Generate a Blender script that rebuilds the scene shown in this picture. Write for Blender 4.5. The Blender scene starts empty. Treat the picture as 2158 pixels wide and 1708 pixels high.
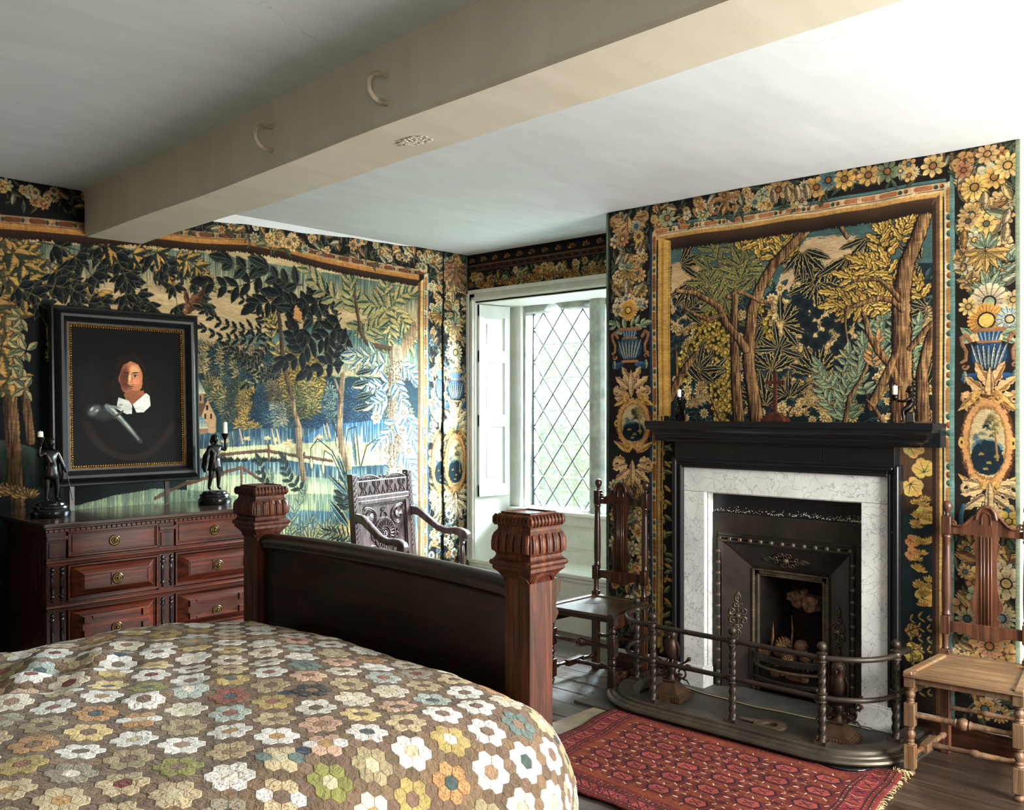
import bpy, bmesh, math, random
import numpy as np
from math import sin, cos, pi, radians, sqrt, atan2
from mathutils import Vector, Matrix, Euler

# ------------------------------------------------------------------ camera, sky, light, exposure
scn = bpy.context.scene
COL = scn.collection
CAM_H = 1.5
HEAD = 43.2                      # heading of the lens, degrees from +X
cam_d = bpy.data.cameras.new('camera')
cam_d.sensor_fit = 'HORIZONTAL'; cam_d.sensor_width = 36.0
cam_d.lens = 1970.0 / 2158.0 * 36.0
cam_d.shift_y = 12.0 / 2158.0
cam_d.clip_start = 0.05; cam_d.clip_end = 200
cam = bpy.data.objects.new('camera', cam_d); COL.objects.link(cam)
cam.location = (0, 0, CAM_H); cam.rotation_euler = (radians(90), 0, radians(HEAD - 90))
scn.camera = cam

vs = scn.view_settings
vs.view_transform = 'Standard'; vs.look = 'None'; vs.gamma = 1.0; vs.use_curve_mapping = False
vs.exposure = 0.0

world = bpy.data.worlds.new('sky'); scn.world = world; world.use_nodes = True
wn = world.node_tree.nodes; wl = world.node_tree.links
bgn = wn['Background']; bgn.inputs[0].default_value = (0.86, 0.95, 1.0, 1); bgn.inputs[1].default_value = 2.1

def area(name, loc, rot, sx, sy, power, color):
    l = bpy.data.lights.new(name, 'AREA'); l.shape = 'RECTANGLE'; l.size = sx; l.size_y = sy
    l.energy = power; l.color = color
    o = bpy.data.objects.new(name, l); COL.objects.link(o)
    o.location = loc; o.rotation_euler = [radians(a) for a in rot]
    return o
# open sky above the garden, outside the leaded window (east side), shining down and in
area('sky_light_east_window', (7.4, 3.9, 3.9), (0, 62, 0), 3.0, 3.0, 19000, (0.78, 0.90, 1.0))
# daylight in the opening of the south window that lies outside the picture
area('daylight_south_window', (3.3, -1.5, 1.45), (75, 0, 0), 1.7, 1.4, 395, (1.0, 0.965, 0.92))
area('west_fill_light', (-.72, -.55, 1.75), (0, -90, 0), .6, .6, 27, (1.0, 0.95, 0.86))  # added warm fill close to the camera, out of view

# ------------------------------------------------------------------ helpers
rnd = random.Random(7)

def lin(c):
    out = []
    for v in c[:3]:
        v = v / 255.0
        out.append(v / 12.92 if v <= 0.04045 else ((v + 0.055) / 1.055) ** 2.4)
    return tuple(out) + (1.0,)

class MB:
    """collects geometry that becomes ONE mesh object"""
    def __init__(s): s.v = []; s.f = []; s.c = []; s.M = None; s.col = None
    def add(s, vs_, fs_, col=None):
        o = len(s.v)
        if s.M is not None: vs_ = [s.M @ Vector(p) for p in vs_]
        s.v.extend([tuple(p) for p in vs_])
        s.f.extend([tuple(i + o for i in f) for f in fs_])
        s.c.extend([col or s.col] * len(fs_))
        return s
    def box(s, x0, x1, y0, y1, z0, z1, col=None):
        return s.add([(x0,y0,z0),(x1,y0,z0),(x1,y1,z0),(x0,y1,z0),(x0,y0,z1),(x1,y0,z1),(x1,y1,z1),(x0,y1,z1)],
                     [(0,3,2,1),(4,5,6,7),(0,1,5,4),(1,2,6,5),(2,3,7,6),(3,0,4,7)], col)
    def frus(s, c, a0, b0, a1, b1, z0, z1, col=None):
        x, y = c
        return s.add([(x-a0,y-b0,z0),(x+a0,y-b0,z0),(x+a0,y+b0,z0),(x-a0,y+b0,z0),(x-a1,y-b1,z1),(x+a1,y-b1,z1),(x+a1,y+b1,z1),(x-a1,y+b1,z1)],
                     [(0,3,2,1),(4,5,6,7),(0,1,5,4),(1,2,6,5),(2,3,7,6),(3,0,4,7)], col)
    def lathe(s, prof, c=(0,0,0), n=16, axis='z', col=None, sq=None):
        """prof: list of (radius, height); sq: profile is square in plan"""
        vs_ = []; fs_ = []; m = len(prof)
        for r, h in prof:
            for k in range(n):
                a = 2*pi*k/n + (pi/4 if sq else 0)
                rr = r * (sqrt(2) if sq else 1)
                p = (rr*cos(a), rr*sin(a), h)
                if axis == 'x': p = (p[2], p[0], p[1])
                elif axis == 'y': p = (p[1], p[2], p[0])
                vs_.append((p[0]+c[0], p[1]+c[1], p[2]+c[2]))
        for j in range(m-1):
            for k in range(n):
                a, b = j*n+k, j*n+(k+1) % n
                fs_.append((a, b, b+n, a+n))
        fs_.append(tuple(reversed(range(n)))); fs_.append(tuple(range((m-1)*n, m*n)))
        return s.add(vs_, fs_, col)
    def tube(s, pts, r, n=8, closed=False, col=None, flat=1.0):
        pts = [Vector(p) for p in pts]; m = len(pts)
        rs = r if isinstance(r, (list, tuple)) else [r]*m
        vs_ = []; fs_ = []
        up = Vector((0, 0, 1)); prev = None
        for i, p in enumerate(pts):
            if closed: t = pts[(i+1) % m] - pts[i-1]
            else: t = pts[min(i+1, m-1)] - pts[max(i-1, 0)]
            if t.length < 1e-9: t = Vector((0, 0, 1))
            t.normalize()
            if prev is None:
                a = up.cross(t)
                if a.length < 1e-3: a = Vector((1, 0, 0)).cross(t)
            else:
                a = prev - t * prev.dot(t)
                if a.length < 1e-4: a = up.cross(t)
            a.normalize(); prev = a; b = t.cross(a)
            for k in range(n):
                q = 2*pi*k/n
                vs_.append(p + a*cos(q)*rs[i] + b*sin(q)*rs[i]*flat)
        mm = m if closed else m-1
        for i in range(mm):
            for k in range(n):
                a0 = i*n+k; a1 = i*n+(k+1) % n; b0 = ((i+1) % m)*n+k; b1 = ((i+1) % m)*n+(k+1) % n
                fs_.append((a0, a1, b1, b0))
        if not closed:
            fs_.append(tuple(reversed(range(n)))); fs_.append(tuple(range((m-1)*n, m*n)))
        return s.add(vs_, fs_, col)
    def prism(s, outline, d0, d1, plane='yz', col=None):
        """outline in a plane, extruded along the third axis from d0 to d1"""
        n = len(outline)
        def P(a, b, d):
            return {'yz': (d, a, b), 'xz': (a, d, b), 'xy': (a, b, d)}[plane]
        vs_ = [P(a, b, d0) for a, b in outline] + [P(a, b, d1) for a, b in outline]
        fs_ = [tuple(range(n)), tuple(reversed(range(n, 2*n)))]
        for i in range(n):
            j = (i+1) % n
            fs_.append((i, i+n, j+n, j))
        return s.add(vs_, fs_, col)
    def ball(s, c, r, n=12, m=8, sc=(1,1,1), col=None):
        prof = [(r*sin(pi*i/m)+1e-5, -r*cos(pi*i/m)) for i in range(m+1)]
        vs_ = []; fs_ = []
        for rr, h in prof:
            for k in range(n):
                a = 2*pi*k/n
                vs_.append((c[0]+rr*cos(a)*sc[0], c[1]+rr*sin(a)*sc[1], c[2]+h*sc[2]))
        for j in range(m):
            for k in range(n):
                a, b = j*n+k, j*n+(k+1) % n
                fs_.append((a, b, b+n, a+n))
        return s.add(vs_, fs_, col)
    def build(s, name, mat, parent=None, smooth=False, bevel=0, seg=2, angle=35, fix=True):
        me = bpy.data.meshes.new(name)
        me.from_pydata(s.v, [], s.f); me.update()
        if fix:
            bm = bmesh.new(); bm.from_mesh(me)
            bmesh.ops.recalc_face_normals(bm, faces=bm.faces); bm.to_mesh(me); bm.free()
        if any(c is not None for c in s.c):
            ca = me.color_attributes.new('col', 'FLOAT_COLOR', 'CORNER')
            arr = np.ones((len(me.loops), 4), dtype=np.float32); k = 0
            for f, c in zip(s.f, s.c):
                if c is not None: arr[k:k+len(f)] = c
                k += len(f)
            ca.data.foreach_set('color', arr.ravel())
        o = bpy.data.objects.new(name, me); COL.objects.link(o)
        if mat: me.materials.append(mat)
        if parent: o.parent = parent
        if smooth is True: me.polygons.foreach_set('use_smooth', [True]*len(me.polygons))
        elif smooth:
            me.polygons.foreach_set('use_smooth', [True]*len(me.polygons))
            me.set_sharp_from_angle(angle=radians(smooth))
        if bevel:
            md = o.modifiers.new('edge', 'BEVEL'); md.width = bevel; md.segments = seg; md.limit_method = 'ANGLE'; md.angle_limit = radians(angle)
            md.harden_normals = False
        return o

def thing(name, label, cat, loc=(0,0,0), rz=0.0, group=None):
    o = bpy.data.objects.new(name, None); COL.objects.link(o)
    o.empty_display_size = 0.1
    o.location = loc; o.rotation_euler = (0, 0, rz); o['label'] = label; o['category'] = cat
    if group: o['group'] = group
    return o
def tag(o, label, cat, group=None):
    o['label'] = label; o['category'] = cat
    if group: o['group'] = group
    return o
def struct(name, mb, mat, **k):
    o = mb.build(name, mat, **k); o['kind'] = 'structure'; return o
def dup(root, loc, rz, label):
    r = root.copy(); COL.objects.link(r); r.location = loc; r.rotation_euler = (0, 0, rz); r['label'] = label
    for ch in list(root.children):
        c = ch.copy(); COL.objects.link(c); c.parent = r
        for g in ch.children:
            d = g.copy(); COL.objects.link(d); d.parent = c
    return r

def skin_body(pairs, pos, rad, name, mat, parent, root=0, lvl=1):
    me = bpy.data.meshes.new(name); me.from_pydata(pos, pairs, []); o = bpy.data.objects.new(name, me); COL.objects.link(o); o.parent = parent
    md = o.modifiers.new('skin', 'SKIN'); md.use_smooth_shade = True
    for i, v in enumerate(me.skin_vertices[0].data): v.radius = (rad[i], rad[i]) if not isinstance(rad[i], tuple) else rad[i]; v.use_root = (i == root)
    ss = o.modifiers.new('sub', 'SUBSURF'); ss.levels = lvl; ss.render_levels = lvl
    me.materials.append(mat); return o


# ------------------------------------------------------------------ materials
def newmat(name):
    m = bpy.data.materials.new(name); m.use_nodes = True
    nt = m.node_tree; b = nt.nodes['Principled BSDF']
    return m, nt, b
def nd(nt, t, **k):
    n = nt.nodes.new(t)
    for a, v in k.items():
        if a.startswith('i_'):
            key = a[2:]
            n.inputs[int(key) if key.isdigit() else key].default_value = v
        else: setattr(n, a, v)
    return n
def ramp(nt, stops, fac):
    r = nt.nodes.new('ShaderNodeValToRGB'); e = r.color_ramp.elements
    while len(e) < len(stops): e.new(0.5)
    for q, (p, c) in zip(e, stops): q.position = p; q.color = c
    nt.links.new(fac, r.inputs[0]); return r
def bump(nt, b, h, strength=0.3, dist=0.01):
    bn = nd(nt, 'ShaderNodeBump', i_Strength=strength, i_Distance=dist)
    nt.links.new(h, bn.inputs['Height']); nt.links.new(bn.outputs[0], b.inputs['Normal']); return bn
def objco(nt, scale=(1,1,1)):
    tc = nt.nodes.new('ShaderNodeTexCoord'); mp = nt.nodes.new('ShaderNodeMapping')
    mp.inputs['Scale'].default_value = scale
    nt.links.new(tc.outputs['Object'], mp.inputs[0]); return mp.outputs[0]

def plain(name, c, rough=0.5, metal=0.0, spec=0.5, nscale=30, var=0.25, bmp=0.1, bdist=0.004, stretch=(1,1,1), c2=None, coat=0):
    m, nt, b = newmat(name)
    co = objco(nt, stretch)
    n = nd(nt, 'ShaderNodeTexNoise', i_Scale=nscale, i_Detail=5.0, i_Roughness=0.6)
    nt.links.new(co, n.inputs['Vector'])
    a = lin(c); d = lin(c2) if c2 else tuple(x*(1-var) for x in a[:3])+(1,)
    r = ramp(nt, [(0.3, d), (0.7, a)], n.outputs['Fac'])
    nt.links.new(r.outputs[0], b.inputs['Base Color'])
    b.inputs['Roughness'].default_value = rough; b.inputs['Metallic'].default_value = metal
    b.inputs['Specular IOR Level'].default_value = spec; b.inputs['Coat Weight'].default_value = coat
    if bmp: bump(nt, b, n.outputs['Fac'], bmp, bdist)
    return m

def wood(name, c_dark, c_mid, c_light, rough=0.35, axis=2, scale=9.0, coat=0.25, wear=None, bmp=0.12):
    """grain runs along axis"""
    m, nt, b = newmat(name)
    st = [14.0, 14.0, 14.0]; st[axis] = 0.9
    co = objco(nt, tuple(st))
    n1 = nd(nt, 'ShaderNodeTexNoise', i_Scale=scale*0.35, i_Detail=8.0, i_Roughness=0.62, i_Distortion=0.6)
    nt.links.new(co, n1.inputs['Vector'])
    co2 = objco(nt)
    n2 = nd(nt, 'ShaderNodeTexNoise', i_Scale=3.5, i_Detail=4.0)
    nt.links.new(co2, n2.inputs['Vector'])
    r1 = ramp(nt, [(0.28, lin(c_dark)), (0.52, lin(c_mid)), (0.75, lin(c_light))], n1.outputs['Fac'])
    r2 = ramp(nt, [(0.35, (0.55, 0.55, 0.55, 1)), (0.65, (1.1, 1.1, 1.1, 1))], n2.outputs['Fac'])
    mx = nd(nt, 'ShaderNodeMix', data_type='RGBA', blend_type='MULTIPLY'); mx.inputs[0].default_value = 0.8
    nt.links.new(r1.outputs[0], mx.inputs[6]); nt.links.new(r2.outputs[0], mx.inputs[7])
    out = mx.outputs[2]
    if wear:
        n3 = nd(nt, 'ShaderNodeTexNoise', i_Scale=9.0, i_Detail=8.0, i_Roughness=0.7)
        nt.links.new(co2, n3.inputs['Vector'])
        r3 = ramp(nt, [(0.5, (0,0,0,1)), (0.68, (1,1,1,1))], n3.outputs['Fac'])
        m2 = nd(nt, 'ShaderNodeMix', data_type='RGBA'); nt.links.new(r3.outputs[0], m2.inputs[0])
        nt.links.new(out, m2.inputs[6]); m2.inputs[7].default_value = lin(wear); out = m2.outputs[2]
    nt.links.new(out, b.inputs['Base Color'])
    rr = ramp(nt, [(0.3, (rough*1.25,)*3+(1,)), (0.7, (rough*0.8,)*3+(1,))], n2.outputs['Fac'])
    nt.links.new(rr.outputs[0], b.inputs['Roughness'])
    b.inputs['Coat Weight'].default_value = coat; b.inputs['Coat Roughness'].default_value = 0.25; b.inputs['Specular IOR Level'].default_value = 0.38
    bump(nt, b, n1.outputs['Fac'], bmp, 0.004)
    return m

M = {}
def plaster(name, c, c2, crack=True):
    m, nt, b = newmat(name)
    co = objco(nt)
    n1 = nd(nt, 'ShaderNodeTexNoise', i_Scale=1.3, i_Detail=6.0, i_Roughness=0.55); nt.links.new(co, n1.inputs['Vector'])
    co2 = objco(nt, (1.0, 4.0, 1.0))
    n2 = nd(nt, 'ShaderNodeTexNoise', i_Scale=2.2, i_Detail=5.0, i_Distortion=0.5); nt.links.new(co2, n2.inputs['Vector'])
    add = nd(nt, 'ShaderNodeMath', operation='ADD'); nt.links.new(n1.outputs['Fac'], add.inputs[0]); nt.links.new(n2.outputs['Fac'], add.inputs[1])
    r = ramp(nt, [(0.36, lin(c2)), (0.62, lin(c))], nd_half(nt, add))
    out = r.outputs[0]
    if crack:
        v = nd(nt, 'ShaderNodeTexVoronoi', feature='DISTANCE_TO_EDGE', i_Scale=0.9)
        dn = nd(nt, 'ShaderNodeTexNoise', i_Scale=2.0, i_Detail=6.0); nt.links.new(co, dn.inputs['Vector'])
        mxv = nd(nt, 'ShaderNodeMix', data_type='RGBA', blend_type='LINEAR_LIGHT'); mxv.inputs[0].default_value = 0.35
        nt.links.new(co, mxv.inputs[6]); nt.links.new(dn.outputs['Color'], mxv.inputs[7]); nt.links.new(mxv.outputs[2], v.inputs['Vector'])
        rc = ramp(nt, [(0.0, (0.72, 0.68, 0.62, 1)), (0.004, (1, 1, 1, 1))], v.outputs['Distance'])
        mx = nd(nt, 'ShaderNodeMix', data_type='RGBA', blend_type='MULTIPLY'); 
        rm = ramp(nt, [(0.55, (0, 0, 0, 1)), (0.62, (0.6, 0.6, 0.6, 1))], n1.outputs['Fac'])
        nt.links.new(rm.outputs[0], mx.inputs[0]); nt.links.new(out, mx.inputs[6]); nt.links.new(rc.outputs[0], mx.inputs[7]); out = mx.outputs[2]
    nt.links.new(out, b.inputs['Base Color'])
    b.inputs['Roughness'].default_value = 0.75; b.inputs['Specular IOR Level'].default_value = 0.25
    n3 = nd(nt, 'ShaderNodeTexNoise', i_Scale=14.0, i_Detail=6.0, i_Roughness=0.6); nt.links.new(co, n3.inputs['Vector'])
    bump(nt, b, n3.outputs['Fac'], 0.25, 0.004)
    return m
def nd_half(nt, node):
    h = nd(nt, 'ShaderNodeMath', operation='MULTIPLY'); h.inputs[1].default_value = 0.5
    nt.links.new(node.outputs[0], h.inputs[0]); return h.outputs[0]

M['ceiling'] = plaster('ceiling_plaster', (218, 224, 226), (206, 212, 214))
M['beam'] = plaster('beam_plaster', (216, 210, 192), (204, 198, 178))
M['wall'] = plaster('wall_plaster', (196, 188, 168), (178, 170, 150), False)
M['hung_wall'] = plain('unseen_hangings', (84, 76, 58), .95, nscale=6, c2=(46, 46, 38))
M['cream'] = plain('cream_paint', (226, 228, 220), 0.42, nscale=12, c2=(208, 210, 198), bmp=0.06)
M['shutter'] = plain('white_paint', (238, 238, 230), 0.4, nscale=9, c2=(226, 226, 216), bmp=0.06)
M['stone'] = plain('window_stone', (168, 168, 158), 0.85, nscale=11, c2=(112, 116, 108), bmp=0.5, bdist=0.01)
M['lead'] = plain('lead_came', (58, 60, 62), 0.8, nscale=60)
M['oak_dark'] = wood('dark_oak', (18, 9, 6), (52, 28, 17), (84, 48, 28), 0.3)
M['oak_h'] = wood('dark_oak_across', (18, 9, 6), (52, 28, 19), (84, 48, 32), 0.3, axis=1)
M['bed_wood'] = wood('bed_wood_upright', (24, 10, 5), (80, 37, 18), (130, 69, 35), 0.46, axis=2, bmp=0.25, scale=12, coat=0)
M['bed_rail'] = wood('bed_wood_across', (16, 8, 6), (38, 20, 14), (60, 34, 24), 0.34, axis=1)
M['chest'] = wood('chest_oak', (16, 7, 4), (76, 30, 14), (116, 52, 26), 0.32, axis=0, coat=0.0)
M['chest_v'] = wood('chest_oak_upright', (16, 7, 5), (60, 25, 14), (90, 40, 22), 0.3, axis=2, coat=0.0)
M['chest_top'] = wood('chest_top', (22, 12, 8), (48, 28, 20), (70, 42, 30), 0.14, axis=0, coat=0.6)
M['chair_dark'] = wood('chair_dark_oak', (16, 9, 6), (48, 27, 17), (80, 48, 30), 0.28)
M['chair_dark_seat'] = wood('chair_dark_seat', (30, 20, 14), (66, 46, 32), (96, 68, 48), 0.26, axis=1, coat=0.4)
M['chair_light'] = wood('worn_oak', (70, 50, 34), (120, 92, 66), (156, 126, 94), 0.48, coat=0.1, wear=(104, 72, 46), bmp=0.3)
M['chair_red'] = wood('chair_back_oak', (38, 21, 13), (88, 54, 37), (122, 80, 57), 0.36)
M['chair_light_seat'] = wood('worn_oak_seat', (84, 62, 43), (140, 112, 82), (176, 148, 114), 0.45, axis=1, coat=0.12, wear=(122, 84, 52), bmp=0.25)
M['armchair'] = wood('armchair_oak', (30, 22, 22), (62, 48, 46), (90, 74, 72), 0.24, coat=0.5)
M['bronze'] = plain('dark_bronze', (36, 32, 28), 0.32, metal=0.75, nscale=25, c2=(20, 17, 15))
M['ebony'] = plain('black_polish', (14, 14, 17), 0.16, nscale=15, coat=0.3, bmp=0)
M['frame_black'] = plain('ebonised_frame', (15, 17, 19), 0.36, nscale=22, c2=(10, 11, 12), bmp=0.05, spec=.28)
M['gilt'] = plain('worn_gilding', (190, 140, 62), 0.4, metal=0.7, nscale=120, c2=(70, 44, 22), bmp=0.5)
M['brass'] = plain('aged_brass', (118, 98, 60), 0.3, metal=0.9, nscale=60, c2=(58, 46, 28), bmp=.3)
M['candle'] = plain('candle_wax', (238, 234, 214), 0.45, nscale=20, var=0.06, bmp=0.1)
M['black_paint'] = None
M['iron'] = plain('fender_iron', (62, 53, 44), 0.45, metal=0.5, nscale=18, c2=(40, 33, 27), bmp=0.15)
M['kerb'] = plain('fender_kerb_iron', (84, 77, 64), 0.45, metal=0.45, nscale=9, c2=(52, 46, 38), bmp=0.15)
M['cast_iron'] = plain('cast_iron', (70, 62, 54), 0.42, metal=0.5, nscale=5, c2=(34, 30, 28), bmp=0.2)
M['cast_raised'] = plain('cast_iron_worn', (112, 100, 82), 0.4, metal=0.5, nscale=20, c2=(66, 57, 47))
M['soot'] = plain('sooted_firebrick', (44, 38, 32), 0.95, nscale=8, c2=(16, 14, 13), bmp=0.6, bdist=0.02, spec=0.1)
M['ash'] = plain('pale_scorched_brick', (206, 160, 128), 0.95, nscale=38, c2=(60, 42, 34), bmp=0.8, bdist=0.01, spec=0.1)
M['hearth'] = plain('hearth_slate', (98, 96, 90), 0.6, nscale=6, c2=(54, 52, 48), bmp=0.2)
M['hearth_iron'] = plain('hearth_plate', (64, 58, 49), 0.6, nscale=7, c2=(38, 34, 29), bmp=0.2)
M['mahogany'] = wood('red_wood', (44, 18, 11), (78, 36, 24), (104, 52, 34), 0.4)
M['cone'] = plain('pine_cone_scales', (128, 86, 54), 0.8, nscale=60, c2=(60, 38, 24))
M['cone_pale'] = plain('dried_seed_head', (150, 112, 72), 0.8, nscale=60, c2=(84, 56, 34))
M['drift'] = wood('dry_wood', (48, 34, 24), (92, 66, 46), (120, 90, 62), 0.7, axis=1, coat=0)
M['rust'] = plain('rusted_iron', (104, 84, 66), 0.75, metal=0.25, nscale=40, c2=(66, 50, 38), bmp=0.4)
M['andiron'] = plain('andiron_bronze', (70, 44, 32), 0.42, metal=0.6, nscale=30, c2=(40, 36, 30), bmp=0.3)
M['andiron_base'] = plain('andiron_base', (96, 70, 48), 0.5, metal=0.5, nscale=20, c2=(58, 44, 32))
M['hookpaint'] = plain('painted_iron', (212, 204, 182), 0.6, nscale=50, c2=(176, 160, 132), bmp=0.4)

def black_paint():
    m, nt, b = newmat('chipped_black_paint')
    co = objco(nt)
    n = nd(nt, 'ShaderNodeTexNoise', i_Scale=38.0, i_Detail=8.0, i_Roughness=0.75); nt.links.new(co, n.inputs['Vector'])
    n2 = nd(nt, 'ShaderNodeTexNoise', i_Scale=5.0, i_Detail=3.0); nt.links.new(co, n2.inputs['Vector'])
    a = nd(nt, 'ShaderNodeMath', operation='MULTIPLY_ADD'); a.inputs[1].default_value = 0.45
    nt.links.new(n2.outputs['Fac'], a.inputs[0]); nt.links.new(n.outputs['Fac'], a.inputs[2])
    r = ramp(nt, [(0.0, lin((11, 12, 14))), (0.957, lin((19, 20, 23))), (0.972, lin((205, 196, 160)))], a.outputs[0])
    nt.links.new(r.outputs[0], b.inputs['Base Color']); b.inputs['Roughness'].default_value = 0.34
    bump(nt, b, n2.outputs['Fac'], 0.05, 0.01)
    return m
M['black_paint'] = black_paint()

def marble():
    m, nt, b = newmat('veined_white_marble')
    co = objco(nt)
    dn = nd(nt, 'ShaderNodeTexNoise', i_Scale=9.0, i_Detail=6.0); nt.links.new(co, dn.inputs['Vector'])
    mx = nd(nt, 'ShaderNodeMix', data_type='RGBA', blend_type='LINEAR_LIGHT'); mx.inputs[0].default_value = 0.12
    nt.links.new(co, mx.inputs[6]); nt.links.new(dn.outputs['Color'], mx.inputs[7])
    out = None
    for sc, wd, st in ((13.0, 0.03, 0.5), (34.0, 0.035, 0.72), (5.0, 0.012, 0.6)):
        v = nd(nt, 'ShaderNodeTexVoronoi', feature='DISTANCE_TO_EDGE', i_Scale=sc); nt.links.new(mx.outputs[2], v.inputs['Vector'])
        r = ramp(nt, [(0.0, (st, st, st*1.02, 1)), (wd, (1, 1, 1, 1))], v.outputs['Distance'])
        if out is None: out = r.outputs[0]
        else:
            q = nd(nt, 'ShaderNodeMix', data_type='RGBA', blend_type='MULTIPLY')
            nz = nd(nt, 'ShaderNodeTexNoise', i_Scale=sc*0.3, i_Detail=3.0); nt.links.new(co, nz.inputs['Vector'])
            rz_ = ramp(nt, [(0.45, (0.1,0.1,0.1,1)), (0.6, (1,1,1,1))], nz.outputs['Fac']); nt.links.new(rz_.outputs[0], q.inputs[0])
            nt.links.new(out, q.inputs[6]); nt.links.new(r.outputs[0], q.inputs[7]); out = q.outputs[2]
    n = nd(nt, 'ShaderNodeTexNoise', i_Scale=6.0, i_Detail=6.0); nt.links.new(co, n.inputs['Vector'])
    rb = ramp(nt, [(0.3, lin((206, 206, 204))), (0.7, lin((234, 234, 230)))], n.outputs['Fac'])
    q = nd(nt, 'ShaderNodeMix', data_type='RGBA', blend_type='MULTIPLY'); q.inputs[0].default_value = 1
    nt.links.new(rb.outputs[0], q.inputs[6]); nt.links.new(out, q.inputs[7]); nt.links.new(q.outputs[2], b.inputs['Base Color'])
    b.inputs['Roughness'].default_value = 0.25
    return m
M['marble'] = marble()

def glass():
    m = bpy.data.materials.new('old_window_glass'); m.use_nodes = True; nt = m.node_tree
    for n in list(nt.nodes): nt.nodes.remove(n)
    o = nt.nodes.new('ShaderNodeOutputMaterial'); t = nt.nodes.new('ShaderNodeBsdfTransparent'); t.inputs[0].default_value = (0.93, 0.97, 0.96, 1)
    g = nt.nodes.new('ShaderNodeBsdfGlossy'); g.inputs['Roughness'].default_value = 0.08
    f = nt.nodes.new('ShaderNodeFresnel'); f.inputs[0].default_value = 1.35
    x = nt.nodes.new('ShaderNodeMixShader')
    nt.links.new(f.outputs[0], x.inputs[0]); nt.links.new(t.outputs[0], x.inputs[1]); nt.links.new(g.outputs[0], x.inputs[2]); nt.links.new(x.outputs[0], o.inputs[0])
    return m
M['glass'] = glass()

def boards():
    m, nt, b = newmat('floorboard_oak')
    oi = nt.nodes.new('ShaderNodeObjectInfo')
    co = objco(nt, (14.0, 0.9, 14.0))
    ad = nd(nt, 'ShaderNodeVectorMath', operation='ADD'); nt.links.new(co, ad.inputs[0])
    sc = nd(nt, 'ShaderNodeVectorMath', operation='SCALE'); sc.inputs['Scale'].default_value = 40.0
    cb = nt.nodes.new('ShaderNodeCombineXYZ'); nt.links.new(oi.outputs['Random'], cb.inputs[0]); nt.links.new(oi.outputs['Random'], cb.inputs[1])
    nt.links.new(cb.outputs[0], sc.inputs[0]); nt.links.new(sc.outputs[0], ad.inputs[1])
    n = nd(nt, 'ShaderNodeTexNoise', i_Scale=2.4, i_Detail=8.0, i_Distortion=0.5); nt.links.new(ad.outputs[0], n.inputs['Vector'])
    r = ramp(nt, [(0.3, lin((38, 29, 24))), (0.55, lin((64, 51, 42))), (0.75, lin((92, 75, 60)))], n.outputs['Fac'])
    nt.links.new(r.outputs[0], b.inputs['Base Color'])
    co2 = objco(nt); n2 = nd(nt, 'ShaderNodeTexNoise', i_Scale=6.0, i_Detail=5.0); nt.links.new(co2, n2.inputs['Vector'])
    rr = ramp(nt, [(0.3, (0.24,)*3+(1,)), (0.7, (0.38,)*3+(1,))], n2.outputs['Fac']); nt.links.new(rr.outputs[0], b.inputs['Roughness'])
    bump(nt, b, n.outputs['Fac'], 0.2, 0.004)
    return m
M['boards'] = boards()

def cloth_attr():
    """patchwork cloth: colour stored per hexagon, print and crumple from noise"""
    m, nt, b = newmat('patchwork_cotton')
    at = nd(nt, 'ShaderNodeAttribute', attribute_name='col')
    co = objco(nt)
    n = nd(nt, 'ShaderNodeTexNoise', i_Scale=420.0, i_Detail=2.0); nt.links.new(co, n.inputs['Vector'])
    n1 = nd(nt, 'ShaderNodeTexVoronoi', i_Scale=150.0); nt.links.new(co, n1.inputs['Vector'])
    r = ramp(nt, [(0.25, (0.82, 0.82, 0.82, 1)), (0.7, (1.05, 1.05, 1.05, 1))], n.outputs['Fac'])
    mx = nd(nt, 'ShaderNodeMix', data_type='RGBA', blend_type='MULTIPLY'); mx.inputs[0].default_value = 1
    nt.links.new(at.outputs['Color'], mx.inputs[6]); nt.links.new(r.outputs[0], mx.inputs[7])
    # printed sprigs where the attribute's alpha is below one
    inv = nd(nt, 'ShaderNodeMath', operation='SUBTRACT'); inv.inputs[0].default_value = 1.0; nt.links.new(at.outputs['Alpha'], inv.inputs[1])
    lt = nd(nt, 'ShaderNodeMath', operation='LESS_THAN'); lt.inputs[1].default_value = 0.36; nt.links.new(n1.outputs['Distance'], lt.inputs[0])
    pm = nd(nt, 'ShaderNodeMath', operation='MULTIPLY'); nt.links.new(inv.outputs[0], pm.inputs[0]); nt.links.new(lt.outputs[0], pm.inputs[1])
    m2 = nd(nt, 'ShaderNodeMix', data_type='RGBA'); nt.links.new(pm.outputs[0], m2.inputs[0]); nt.links.new(mx.outputs[2], m2.inputs[6])
    pc = nd(nt, 'ShaderNodeMix', data_type='RGBA', blend_type='MULTIPLY'); pc.inputs[0].default_value = 1.0
    nt.links.new(at.outputs['Color'], pc.inputs[6]); pc.inputs[7].default_value = (0.45, 0.3, 0.22, 1); nt.links.new(pc.outputs[2], m2.inputs[7])
    nt.links.new(m2.outputs[2], b.inputs['Base Color'])
    b.inputs['Roughness'].default_value = 0.75; b.inputs['Specular IOR Level'].default_value = 0.25
    b.inputs['Sheen Weight'].default_value = 0.15
    n2 = nd(nt, 'ShaderNodeTexNoise', i_Scale=42.0, i_Detail=5.0, i_Roughness=0.6, i_Distortion=1.2); nt.links.new(co, n2.inputs['Vector'])
    bump(nt, b, n2.outputs['Fac'], 0.9, 0.016)
    return m
M['quilt'] = cloth_attr()
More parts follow.
